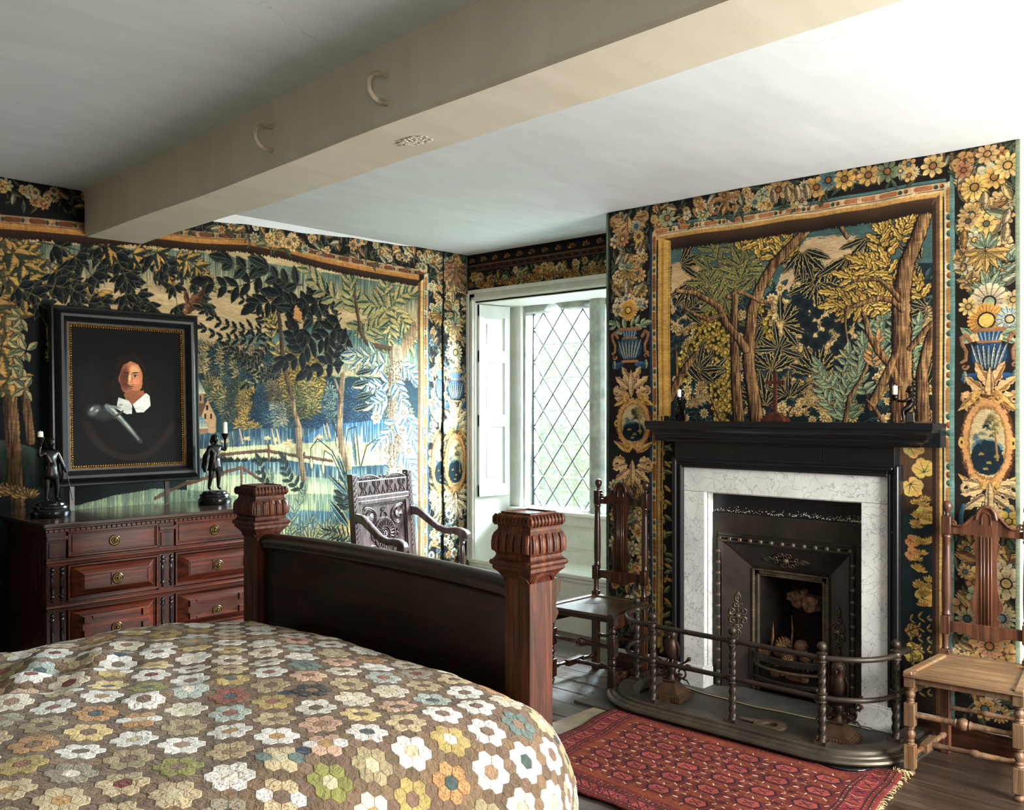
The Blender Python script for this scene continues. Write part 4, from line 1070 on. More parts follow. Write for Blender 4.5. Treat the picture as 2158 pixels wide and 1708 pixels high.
    for a, b, n, L, w in (((820, 760), (750, 760), 5, .12, .034), ((826, 800), (772, 810), 4, .12, .034), ((830, 800), (845, 860), 5, .11, .032), ((845, 770), (872, 800), 4, .11, .03), ((850, 870), (872, 930), 4, .12, .034), ((835, 880), (800, 930), 4, .11, .032), ((840, 950), (868, 990), 5, .11, .034), ((820, 830), (790, 850), 4, .11, .034), ((800, 740), (745, 745), 4, .11, .03), ((846, 1000), (866, 1060), 4, .1, .032)):
        twig(c, T(*a), T(*b), n, L, w, BLUE, stem=(150, 160, 120), sw=0.005)
    for x, y in ((850, 870), (795, 880), (862, 950), (830, 1000)): c.flower(T(x, y), 0.05, 6, (222, 206, 160), (190, 150, 90), rot=1)
    for x, y in ((768, 785), (768, 835), (760, 810), (762, 860), (740, 1060)): c.leaf(T(x-18, y+3), T(x+18, y-6), .03, (24, 50, 64), (16, 22, 24), (150, 156, 120))
    # woven frame: gradient, yellow, bead row, blue line (top edge sags as the cloth does)
    top = F((-60, 478), (60, 486), (185, 497), (300, 500), (420, 512), (520, 516), (600, 530), (680, 552), (740, 565), (810, 578), (893, 592))
    up = [(x, y+0.075) for x, y in top]
    c.poly(up+[(top[-1][0], 2.7), (top[0][0], 2.7)], (24, 22, 20))
    c.hill([(x, y+0.01) for x, y in top], 0.055, (70, 42, 24), (34, 24, 20), 0.5)
    c.stroke([(x, y+0.014) for x, y in top], .016, .016, (214, 148, 64), (150, 92, 40), 0.1)
    for i in range(len(top)-1):
        a, b = (top[i][0], top[i][1]+0.05), (top[i+1][0], top[i+1][1]+0.05)
        beads(c, a, b, .02, .13, 'ogyg', {'o': (132, 70, 40), 'g': (52, 76, 60), 'r': (160, 90, 44), 'y': (196, 140, 74)}, (176, 136, 92))
    garland(c, 1.1, 3.0, 2.54, 2.66, 1.1, 0, 3); garland(c, 3.0, 4.62, 2.50, 2.66, 1.25, 0, 4)
    vx = T(893, 700)[0]
    c.poly([(vx-0.045, 2.47), (5.0, 2.47), (5.0, 0.2), (vx-0.045, 0.2)], (26, 24, 22))
    c.poly([(vx-0.055, 2.40), (vx-0.03, 2.42), (vx-0.03, 0.2), (vx-0.055, 0.2)], (110, 76, 46))
    c.poly([(vx-0.03, 2.42), (vx-0.005, 2.44), (vx-0.005, 0.2), (vx-0.03, 0.2)], (224, 172, 88))
    beads(c, (vx+0.02, 2.46), (vx+0.02, 0.3), .02, .13, 'ogyg', {'o': (196, 120, 62), 'g': (86, 130, 124), 'r': (180, 110, 50), 'y': (220, 178, 110)}, (232, 202, 146))
    c.stroke([(vx+0.046, 2.47), (vx+0.046, 0.2)], .006, .006, (74, 120, 150), (40, 80, 110), 0.1)
    u0, u1 = vx+0.052, 4.62; um = (u0+u1)/2+0.01
    garland(c, u0, u1, 2.02, 2.66, 1.7, 0.1, 8); garland(c, u0, u1, 0.3, 2.02, 1.6, 0.8, 9)
    lily(c, (um+.03, 2.2), .1, (206, 150, 80)); c.flower((um+.04, 1.83), .07, 18, (214, 170, 92), (226, 190, 110)); vase(c, (um+.04, 1.66), .17, .3, (226, 224, 206), (52, 104, 158), (222, 176, 120))
    acanthus(c, (um+.03, 1.42), .2, .22, (236, 212, 160), (190, 156, 110)); cartouche(c, (um+.04, 1.12), .22, .5); acanthus(c, (um+.03, .86), .2, .2, (236, 206, 150), (180, 140, 90), False)
    return c.image('left_tapestry_weave', 0.87, sat=0.84)

def paint_strip(name, u0, u1, T=None, blue=1.0):
    """separate border strip next to the corner"""
    c = Cv(u0, u1, 0.3, 2.66, 440, (22, 22, 24)); um = (u0+u1)/2; w = u1-u0
    garland(c, u0, u1, 1.95, 2.66, 1.9, 0, 21); garland(c, u0, u1, 0.3, 1.95, 1.8, 0.9, 22)
    acanthus(c, (um, 2.52), w*0.9, .2, (160, 112, 72), (96, 64, 42), False)
    tulip(c, (um-.02, 2.33), .05, pi/2, (206, 176, 116)); lily(c, (um, 2.13), .09, (196, 156, 96)); c.flower((um, 1.93), .075, 16, (226, 206, 160), (206, 166, 96)); c.flower((um, 1.80), .06, 12, (216, 190, 140), (230, 210, 160))
    vase(c, (um, 1.66), w*0.9, .28, (230, 228, 214), (56, 108, 164), (224, 182, 130)); acanthus(c, (um, 1.42), w*.95, .24, (238, 214, 166), (190, 160, 116))
    cartouche(c, (um, 1.12), w, .5); acanthus(c, (um, .84), w*.95, .22, (234, 212, 170), (150, 130, 100), False)
    c.poly([(u1-.02, .3), (u1, .3), (u1, 2.66), (u1-.02, 2.66)], (92, 112, 92)); c.poly([(u0, .3), (u0+.006, .3), (u0+.006, 2.66), (u0, 2.66)], (20, 24, 34))
    return c.image(name, 0.88, sat=0.82)

def paint_over_window():
    c = Cv(-5.03, -3.3, 2.3, 2.66, 440, (24, 20, 20))
    garland(c, -5.03, -3.3, 2.37, 2.52, 1.6, 0, 31); c.A *= 0.82
    r = random.Random(4)
    for x in np.arange(-5.0, -3.3, 0.11): spray(c, (x, 2.41), .06, 6, .011, ((196, 132, 70), (110, 70, 42), None), .3, 2.8)
    c.poly([(-5.03, 2.53), (-3.3, 2.53), (-3.3, 2.58), (-5.03, 2.58)], (30, 24, 24)); c.stroke([(-5.03, 2.575), (-3.3, 2.575)], .008, .008, (110, 74, 46), (70, 44, 32)); c.stroke([(-5.03, 2.54), (-3.3, 2.54)], .006, .006, (96, 62, 42), (60, 40, 30))
    for x in np.arange(-5.0, -3.3, 0.07): c.ell((x, 2.557), .014, .008, (74, 44, 36))
    for x in np.arange(-4.98, -3.3, 0.12): spray(c, (x, 2.6), .04, 6, .011, ((170, 118, 62), (96, 62, 36), None), .1, 3.0)
    return c.image('window_pelmet_weave')
def paint_chimney():
    T = sheet('east', 4.375)
    U0, U1 = -3.345, -1.148
    c = Cv(U0, U1, 0.06, 2.66, 560, (30, 25, 22), T)
    F = lambda *p: [T(*q) for q in p]
    # ---- field
    fx0, fx1 = T(1412, 600)[0], T(1964, 600)[0]; fz = 2.47
    c.poly([(fx0-.1, fz), (fx1+.1, fz), (fx1+.1, .06), (fx0-.1, .06)], (24, 38, 42))
    c.poly(F((1412, 490), (1964, 415), (1964, 560), (1800, 560), (1600, 640), (1412, 560)), (66, 98, 92))
    c.poly(F((1413, 560), (1480, 545), (1500, 600), (1520, 640), (1500, 700), (1413, 700)), (206, 168, 116), rough=0.03)
    c.poly(F((1655, 560), (1700, 505), (1790, 500), (1850, 520), (1860, 600), (1800, 640), (1700, 640), (1640, 660), (1600, 700)), (212, 176, 128), rough=0.03)
    # speckled under-foliage
    reg = F((1413, 640), (1964, 560), (1964, 910), (1413, 910))
    scat(c, reg, 700, .06, .018, [((42, 72, 84), (22, 42, 50), None), ((32, 54, 60), (18, 30, 36), None), ((60, 96, 96), (30, 60, 66), None)])
    for i in range(120):
        p = T(rnd.uniform(1420, 1960), rnd.uniform(640, 898)); spray(c, p, rnd.uniform(.03, .05), 8, .011, ((224, 186, 112), (190, 150, 84), None), -.3, 3.5)
    for i in range(190):
        p = T(rnd.uniform(1420, 1960), rnd.uniform(600, 900)); c.flower(p, rnd.uniform(.018, .034), 9, (226, 188, 114), (204, 164, 92), rot=rnd.random()*3, sharp=.55)
    # cream bursts
    for x, y, R in ((1720, 640, .07), (1735, 680, .08), (1690, 700, .07), (1650, 660, .07), (1705, 760, .1), (1690, 790, .08), (1720, 830, .1), (1740, 860, .08), (1655, 690, .06), (1760, 720, .07), (1700, 850, .1), (1580, 780, .06), (1620, 860, .05), (1945, 700, .06), (1940, 670, .05), (1450, 740, .06), (1470, 860, .06), (1730, 745, .07), (1760, 800, .08), (1630, 740, .06)):
        bush(c, T(x, y), R*.7, R*.6, 9, .035, (230, 192, 120), (202, 160, 92)); 
    for i in range(46):
        p = T(rnd.uniform(1640, 1830), rnd.uniform(630, 800)); c.flower(p, rnd.uniform(.03, .05), 9, (222, 184, 112), (206, 166, 96), rot=rnd.random(), sharp=.5)
    # yellow shell bushes
    def shells(poly, n, s=.02):
        xs = [p[0] for p in poly]; ys = [p[1] for p in poly]; c.poly(poly, (38, 34, 18), rough=0.02)
        for i in range(n):
            for _ in range(9):
                x, y = rnd.uniform(min(xs), max(xs)), rnd.uniform(min(ys), max(ys)); ins = False
                for k in range(len(poly)):
                    (xa, ya), (xb, yb) = poly[k], poly[(k+1) % len(poly)]
                    if (ya > y) != (yb > y) and x < (xb-xa)*(y-ya)/(yb-ya)+xa: ins = not ins
                if ins: break
            c.ell((x, y), s*rnd.uniform(.7, 1.1), s*.62, rnd.choice([(224, 182, 66), (206, 164, 58), (230, 194, 86), (176, 150, 56)]), rnd.uniform(0, 3), rim=(60, 50, 22), shade=.3, rimw=.25)
    shells(F((1500, 640), (1540, 640), (1545, 760), (1560, 903), (1500, 903), (1490, 800), (1460, 720), (1470, 680)), 330)
    shells(F((1580, 650), (1612, 640), (1625, 720), (1610, 780), (1590, 800), (1580, 740)), 130)
    shells(F((1745, 590), (1800, 600), (1830, 640), (1800, 660), (1750, 650)), 90, .022)
    shells(F((1420, 760), (1470, 720), (1480, 760), (1440, 820)), 60)
    # navy leaves with gold edges, in whorls
    for x, y, R, a0, a1, n in ((1610, 870, .2, .4, 2.9, 11), (1480, 820, .2, .2, 2.6, 9), (1470, 790, .16, -1, 2.4, 8), (1720, 800, .17, .2, 3, 10), (1770, 860, .16, .2, 3.0, 10), (1625, 790, .17, .2, 3, 10), (1640, 745, .15, -.6, 3.6, 9), (1645, 690, .18, -1.2, 1.8, 9), (1610, 690, .14, 2, 4.6, 6), (1740, 560, .2, 3.4, 6.2, 12), (1690, 530, .17, 3.4, 6, 10), (1790, 545, .18, 3.5, 6.1, 11), (1720, 600, .16, 3.3, 6.1, 10),
                              (1440, 660, .15, -1, 2, 8), (1430, 560, .16, -.8, 1.4, 8), (1455, 600, .16, 3.3, 6.0, 9), (1940, 560, .15, 1.6, 4.6, 7), (1950, 610, .13, 2, 4.4, 7), (1955, 660, .14, 2, 4.4, 6), (1950, 830, .14, 1, 4.0, 7), (1660, 850, .14, .2, 3, 8), (1830, 505, .14, 3, 6.2, 8), (1870, 500, .12, 1.5, 5, 7)):
        spray(c, T(x, y), R, max(4, int(n*.72)), R*.19, NAVYR, a0, a1, .2, 4, .1)
    for x, y in ((1700, 650), (1720, 665), (1690, 675), (1745, 690), (1710, 700), (1760, 665), (1775, 700), (1790, 680), (1780, 725), (1800, 740), (1795, 765), (1815, 700), (1830, 690), (1735, 720), (1700, 725), (1765, 745), (1680, 640), (1770, 780), (1830, 820), (1820, 850), (1835, 790), (1700, 690), (1720, 735)):
        c.flower(T(x, y), .04, 5, (26, 38, 44), (22, 30, 34), dark=(12, 16, 18), rot=rnd.random()*3, inner=.1, sharp=.35)
    # pale ferny boughs
    for a, b, n, L in (((1870, 690), (1850, 620), 5, .075), ((1880, 790), (1860, 680), 9, .08), ((1860, 790), (1830, 700), 8, .08), ((1800, 903), (1790, 760), 10, .085), ((1790, 903), (1730, 800), 8, .075), ((1830, 850), (1820, 740), 9, .08), ((1900, 740), (1885, 690), 4, .07), ((1780, 903), (1810, 800), 7, .08), ((1925, 760), (1935, 690), 6, .06), ((1940, 800), (1925, 760), 4, .06), ((1760, 830), (1725, 780), 6, .065), ((1560, 640), (1570, 760), 1, .05)):
        twig(c, T(*a), T(*b), n, L, .017, FERN, stem=(120, 130, 90))
    twig(c, T(1845, 790), T(1850, 730), 5, .07, .014, ((222, 160, 90), (190, 130, 70), None), stem=(150, 110, 70))
    # oak boughs: green-gold left of centre, golden to the right
    OAK = ((110, 118, 62), (42, 66, 54), (216, 180, 92)); OAKG = ((232, 190, 88), (206, 156, 60), (60, 46, 22))
    for a, b, n, L in (((1560, 600), (1500, 520), 5, .12), ((1560, 620), (1490, 570), 5, .12), ((1560, 600), (1480, 600), 5, .12), ((1600, 600), (1540, 520), 5, .12), ((1580, 580), (1600, 510), 4, .12), ((1530, 640), (1490, 630), 4, .11), ((1590, 620), (1560, 560), 4, .12), ((1540, 560), (1520, 600), 4, .11), ((1540, 640), (1560, 590), 4, .11), ((1620, 560), (1590, 590), 3, .11), ((1505, 560), (1530, 640), 4, .11)):
        twig(c, T(*a), T(*b), n, L, .028, OAK, stem=(60, 80, 56), lob=.42, k=4)
    for a, b, n, L in (((1600, 560), (1630, 500), 4, .11), ((1650, 560), (1660, 500), 4, .11), ((1560, 540), (1580, 500), 3, .1), ((1870, 530), (1910, 450), 5, .11), ((1870, 560), (1860, 490), 4, .1), ((1900, 520), (1920, 470), 4, .1), ((1890, 620), (1790, 590), 7, .11), ((1890, 640), (1760, 625), 8, .1), ((1870, 580), (1820, 560), 4, .11), ((1880, 660), (1850, 620), 4, .1), ((1840, 640), (1760, 650), 5, .1), ((1890, 600), (1870, 560), 3, .1), ((1950, 640), (1930, 600), 3, .1)):
        twig(c, T(*a), T(*b), n, L, .028, OAKG, stem=(120, 84, 40), lob=.42, k=3)
    # trunks
    br, bd = (196, 148, 88), (66, 40, 26)
    def trunk(pts, w0, w1): c.stroke(F(*pts), w0*.98, w1*.98, (34, 24, 18), (20, 16, 14), .3); c.stroke([(x+.003, y) for x, y in F(*pts)], w0*.8, w1*.8, br, bd, .3, .7)
    trunk(((1556, 903), (1551, 830), (1549, 760), (1546, 700), (1549, 620)), .036, .02)
    trunk(((1594, 903), (1585, 830), (1577, 770), (1579, 720), (1586, 660), (1602, 610), (1630, 560), (1668, 520), (1702, 485)), .044, .026)
    trunk(((1572, 745), (1552, 715), (1530, 690), (1516, 655), (1495, 640), (1462, 622), (1425, 618)), .026, .013)
    trunk(((1520, 672), (1490, 680), (1462, 668), (1440, 655)), .016, .009)
    trunk(((1532, 632), (1552, 620), (1580, 630), (1600, 642), (1625, 645)), .012, .009)
    trunk(((1700, 485), (1740, 478), (1770, 480), (1785, 505)), .018, .01)
    trunk(((1410, 850), (1440, 790), (1466, 755)), .03, .02); trunk(((1425, 800), (1424, 760), (1422, 735)), .012, .006)
    trunk(((1903, 903), (1898, 830), (1900, 760), (1898, 680), (1900, 620), (1910, 560), (1935, 500), (1955, 440)), .062, .032)
    trunk(((1900, 660), (1880, 640), (1850, 636), (1810, 648), (1770, 665)), .018, .008)
    trunk(((1895, 640), (1870, 610), (1850, 595), (1800, 598)), .014, .008); trunk(((1785, 655), (1780, 690), (1785, 730)), .008, .005)
    trunk(((1893, 820), (1875, 780), (1850, 750), (1830, 710), (1820, 670)), .024, .012)
    trunk(((1835, 870), (1860, 820), (1885, 760)), .026, .018); trunk(((1780, 903), (1790, 850), (1815, 810), (1828, 780)), .014, .008)
    trunk(((1945, 903), (1942, 800), (1955, 740), (1966, 700)), .036, .024); trunk(((1916, 745), (1940, 715), (1962, 690)), .014, .012)
    trunk(((1860, 903), (1840, 870), (1825, 855)), .014, .006); trunk(((1520, 903), (1505, 870), (1498, 850)), .01, .006)
    for a, b in (((1612, 903), (1640, 820)), ((1650, 903), (1690, 830))): c.stroke(F(a, b), .005, .003, (80, 62, 40), (50, 36, 26))
    # below the shelf: pale broad leaves at the sides
    c.poly([(T(1900, 900)[0]-.02, 1.4), (T(1965, 900)[0], 1.4), (T(1965, 900)[0], .06), (T(1900, 900)[0]-.02, .06)], (44, 32, 24))
    c.hill([(T(1895, 900)[0], .98), (T(1965, 900)[0], 1.0)], .6, (30, 42, 44), (20, 32, 38), .7); c.hill([(T(1895, 900)[0], 1.42), (T(1965, 900)[0], 1.42)], .4, (120, 88, 60), (60, 40, 28), .7)
    YL = ((232, 192, 92), (212, 166, 66), (70, 48, 24)); xr = T(1932, 900)[0]
    for z, s, an in ((1.30, 1, -.3), (1.19, -1, 1.9), (1.12, 1, -.9), (.98, -1, .6), (.60, -1, .5), (.34, 1, -.6), (.22, -1, .7)):
        figleaf(c, (xr-.028*s, z), .075, an)
    for z in (.86, .8, .44): figleaf(c, (xr-.03, z), .05, -.5, (196, 130, 70))
    for i in range(26): spray(c, (xr+rnd.uniform(-.01, .06), rnd.uniform(.55, 1.05)), .035, 7, .008, ((226, 182, 82), (160, 120, 50), None), .2, 2.9)
    for z in np.arange(.12, .5, .05): twig(c, (xr-.05, z), (xr+.06, z+.03), 3, .04, .01, ((214, 180, 96), (150, 130, 70), (60, 50, 30)))
    xl = T(1402, 1100)[0]
    c.poly([(T(1385, 900)[0], 1.42), (T(1430, 900)[0], 1.42), (T(1430, 900)[0], .06), (T(1385, 900)[0], .06)], (34, 27, 22))
    for i in range(46): z = .12+i*.028; a = rnd.uniform(0, 6.3); c.leaf((xl-.01, z), (xl+.055*cos(a), z+.055*sin(a)), .017, *(YL if rnd.random() < .5 else GREEN))
    # ---- frame of the field
    T4 = lambda p: T(*p)
    tl, tr = T(1381, 492), T(1989, 395)
    sag = F((1379, 493), (1425, 484), (1481, 475), (1538, 469), (1567, 465), (1596, 460), (1653, 449), (1713, 442), (1776, 431), (1813, 426), (1851, 420), (1923, 405), (1990, 395))
    ztop = tl[1]
    c.hill([(x, y-.03) for x, y in sag], .085, (92, 62, 36), (30, 22, 18), .3)
    c.stroke([(x, y-.032) for x, y in sag], .013, .013, (222, 176, 92), (176, 120, 56), .1)
    c.stroke([(x, y-.02) for x, y in sag], .006, .006, (236, 204, 150), (206, 166, 110), .1)
    for i in range(12): beads(c, (sag[i][0], sag[i][1]+.004), (sag[i+1][0], sag[i+1][1]+.004), .017, .145, 'ogrg', {'o': (206, 128, 76), 'g': (58, 92, 76), 'r': (150, 84, 44), 'y': (214, 158, 66)}, (230, 190, 136))
    c.stroke([(x, y+.03) for x, y in sag], .008, .008, (96, 134, 124), (60, 100, 100), .15)
    xl0, xl1, xl2 = T(1372, 700)[0], T(1386, 700)[0], T(1412, 700)[0]
    c.poly([(xl1, ztop-.03), (xl2, ztop-.06), (xl2, 1.44), (xl1, 1.44)], (222, 170, 76), rough=.004)
    c.stroke([(xl1+.03, ztop-.06), (xl1+.03, 1.44)], .008, .008, (196, 134, 56), (190, 130, 50), .3); c.stroke([(xl2-.008, ztop-.06), (xl2-.008, 1.44)], .006, .006, (206, 156, 66), (170, 116, 50), .3)
    c.stroke([(xl1+.006, 1.44), (xl1+.006, .12)], .012, .012, (226, 186, 104), (190, 140, 64), .2); c.stroke([(xl1+.03, 1.44), (xl1+.025, .12)], .006, .006, (226, 180, 90), (160, 110, 50), .5)
    beads(c, (xl0+.02, ztop-.01), (xl0+.02, .14), .015, .2, 'ogyg', {'o': (172, 96, 42), 'g': (70, 96, 80), 'r': (150, 84, 44), 'y': (214, 154, 66)}, (224, 180, 110))
    c.stroke([(xl0-.004, ztop+.02), (xl0-.004, .12)], .009, .009, (44, 70, 92), (28, 50, 72), .2)
    xr0, xr1, xr2, xr3 = [T(q, 700)[0] for q in (1964, 1975, 1986, 2006)]
    c.poly([(xr0, 2.44), (xr1+.01, 2.47), (xr1+.01, .06), (xr0, .06)], (104, 72, 46)); c.poly([(xr0, 2.42), (xr0+.015, 2.44), (xr0+.015, .06), (xr0, .06)], (52, 36, 26))
    c.poly([(xr1+.01, 2.47), (xr2, 2.48), (xr2, .06), (xr1+.01, .06)], (228, 180, 96)); 
    beads(c, (xr2+.028, 2.5), (xr2+.028, .12), .022, .21, 'ogrg', {'o': (214, 148, 76), 'g': (76, 118, 100), 'r': (182, 98, 44), 'y': (214, 158, 66)}, (240, 214, 160))
    c.stroke([(xr3, 2.56), (xr3, .06)], .011, .011, (116, 156, 144), (84, 128, 122), .1)
    # ---- outer borders
    L0, L1 = U0+.02, xl0-.012; R0, R1 = xr3+.014, U1-.016
    c.poly([(U0, .06), (L1, .06), (L1, 2.66), (U0, 2.66)], (28, 24, 22)); c.poly([(R0, .06), (R1, .06), (R1, 2.66), (R0, 2.66)], (34, 28, 24))
    topb = [(x, y+.04) for x, y in sag]; c.poly(topb+[(xr3, 2.66), (U0, 2.66)], (28, 24, 22))
    garland(c, xl0, -2.0, 2.52, 2.655, 1.8, 0, 41); garland(c, -2.0, R1, 2.56, 2.655, 1.5, 0, 42)
    for x, y in ((1545, 432), (1508, 440)): curl(c, T(x, y), .05, 1, 1.1, .014, (206, 150, 90), (120, 76, 44)); 
    for x, y, col in ((1640, 400, (206, 160, 96)), (1720, 395, (214, 160, 76)), (1745, 380, (90, 124, 130)), (1780, 378, (222, 172, 80)), (1830, 370, (210, 160, 84)), (1965, 350, (206, 170, 96)), (1870, 362, (120, 130, 90)), (1405, 460, (150, 150, 110))): c.flower(T(x, y), .055, 8, col, (150, 96, 50), rot=rnd.random())
    for x, y in ((1630, 412), (1660, 406), (1680, 404), (1700, 402)): tulip(c, T(x, y), .05, -1.4, (218, 184, 130))
    lm = (L0+L1)/2-.004; w = L1-L0
    garland(c, L0, L1, 2.05, 2.65, 1.4, 0, 43, .8); garland(c, L0, L1, .1, 1.05, 1.3, 0, 44, .9)
    acanthus(c, (lm, 2.58), w*.95, .12, (196, 150, 92), (120, 84, 52), False); c.flower(T(1340, 478), .04, 14, (150, 150, 130), (60, 90, 110)); c.flower(T(1312, 505), .05, 10, (190, 124, 76), (206, 160, 90)); c.flower(T(1345, 500), .04, 12, (214, 168, 84), (120, 76, 44))
    lily(c, T(1324, 575), .075, (214, 160, 80)); tulip(c, T(1322, 612), .055, pi/2, (206, 180, 130)); tulip(c, T(1305, 622), .055, 2.3, (206, 160, 100)); tulip(c, T(1346, 618), .06, .8, (206, 166, 96))
    c.flower(T(1325, 660), .065, 22, (222, 158, 66), (236, 184, 70), sharp=.25); c.flower(T(1303, 660), .04, 6, (206, 180, 130), (170, 130, 80)); c.flower(T(1348, 645), .03, 6, (160, 170, 140), (200, 160, 90))
    twig(c, T(1325, 700), T(1296, 690), 3, .07, .02, FERN); twig(c, T(1325, 700), T(1354, 690), 3, .07, .02, FERN)
    vase(c, T(1327, 742), w*.86, .24); acanthus(c, T(1330, 828), w*.9, .2, (212, 168, 112), (150, 110, 72))
    cartouche(c, T(1334, 905), w, .34); acanthus(c, T(1332, 1005), w*.95, .2, (212, 170, 108), (140, 104, 66), False); 
    for z in np.arange(.2, .95, .075): c.leaf((L1-.05, z), (L1-.005, z+.03), .02, *YL); c.flower((L1-.05, z+.03), .022, 5, (214, 166, 84), (150, 100, 50))
    for x, y in ((1318, 1090), (1310, 1120)): tulip(c, T(x, y), .045, 1.5, (170, 124, 80)); 
    c.flower(T(1330, 1175), .05, 9, (196, 184, 140), (206, 160, 80)); c.flower(T(1322, 1240), .05, 12, (190, 130, 80), (150, 90, 50)); c.flower(T(1340, 1310), .045, 9, (214, 180, 100), (180, 120, 60))
    c.poly([(U0, .06), (U0+.014, .06), (U0+.014, 2.66), (U0, 2.66)], (92, 104, 84))
    rm = (R0+R1)/2; w = R1-R0
    garland(c, R0, R1, 2.0, 2.65, 1.1, 0, 45, 1.0); garland(c, R0, R1, .1, .95, 1.1, 0, 46, 1.0)
    for x, y, R, n, col, cc in ((2053, 397, .06, 14, (226, 180, 90), (170, 120, 60)), (2095, 375, .055, 9, (214, 160, 74), (150, 100, 50)), (2123, 350, .06, 12, (230, 192, 110), (214, 160, 80)), (2040, 470, .04, 7, (196, 156, 96), (90, 80, 60)), (2078, 476, .045, 8, (214, 174, 86), (90, 90, 60)), (2080, 325, .05, 8, (206, 160, 100), (180, 130, 80)), (2030, 360, .04, 7, (186, 120, 76), (150, 90, 50))):
        c.flower(T(x, y), R, n, col, cc)
    for x, y, a, col in ((2075, 422, 4.7, (210, 180, 122)), (2125, 410, 2.0, (226, 186, 110)), (2122, 460, 4.4, (206, 176, 130)), (2120, 490, 4.6, (206, 176, 120)), (2030, 505, 4.6, (200, 140, 66)), (2130, 545, 1.0, (170, 180, 140)), (2125, 580, .8, (170, 180, 140)), (2120, 600, .5, (180, 186, 146))):
        tulip(c, T(x, y), .05, a, col)
    lily(c, T(2078, 535), .1, (220, 172, 84)); twig(c, T(2060, 620), T(2025, 550), 4, .05, .018, ((200, 156, 88), (110, 90, 56), None)); twig(c, T(2095, 620), T(2135, 550), 4, .05, .014, TEAL)
    spray(c, T(2080, 625), .1, 7, .016, FERN, .3, 2.8)
    c.flower(T(2084, 645), .085, 16, (214, 194, 150), (160, 170, 130), sharp=.15); c.flower(T(2078, 685), .082, 26, (216, 150, 62), (236, 188, 84), sharp=.2, inner=.42); c.flower(T(2127, 682), .06, 14, (214, 214, 190), (200, 180, 120), two=(90, 130, 150)); c.flower(T(2040, 655), .045, 9, (226, 190, 110), (190, 150, 80)); c.flower(T(2135, 640), .045, 9, (210, 180, 120), (190, 150, 80))
    for a, b in (((2060, 715), (2025, 735)), ((2100, 715), (2150, 735)), ((2050, 720), (2022, 700)), ((2110, 715), (2150, 700))): c.leaf(T(*a), T(*b), .022, FERN[0], FERN[1], FERN[2])
    for x in range(2050, 2112, 11): c.ell(T(x, 722), .018, .022, (226, 196, 130), rim=(150, 110, 60))
    vase(c, T(2084, 760), w*.9, .24, (226, 224, 200), (36, 76, 124)); acanthus(c, T(2086, 842), w*.95, .22, (224, 176, 110), (150, 104, 60))
    cartouche(c, T(2080, 950), w*1.0, .47); acanthus(c, T(2085, 1065), w*.95, .2, (214, 180, 120), (120, 96, 64), False)
    for sd in (-1, 1): c.stroke([(rm+sd*w*.36, 1.04), (rm+sd*w*.4, 1.0), (rm+sd*w*.4, .93)], .01, .01, (90, 130, 150), (30, 60, 90))
    for x, y, R, n, col, cc in ((2125, 1120, .05, 6, (226, 186, 80), (180, 140, 60)), (2120, 1255, .075, 8, (206, 180, 130), (180, 150, 90)), (2110, 1330, .06, 14, (170, 160, 120), (90, 110, 110)), (2085, 1390, .06, 12, (196, 140, 90), (150, 96, 56)), (2060, 1310, .045, 7, (206, 170, 110), (150, 100, 60))): c.flower(T(x, y), R, n, col, cc)
    c.poly([(R1, .06), (U1, .06), (U1, 2.66), (R1, 2.66)], (104, 118, 94))
    return c.image('chimney_tapestry_weave', .9, sat=0.86)

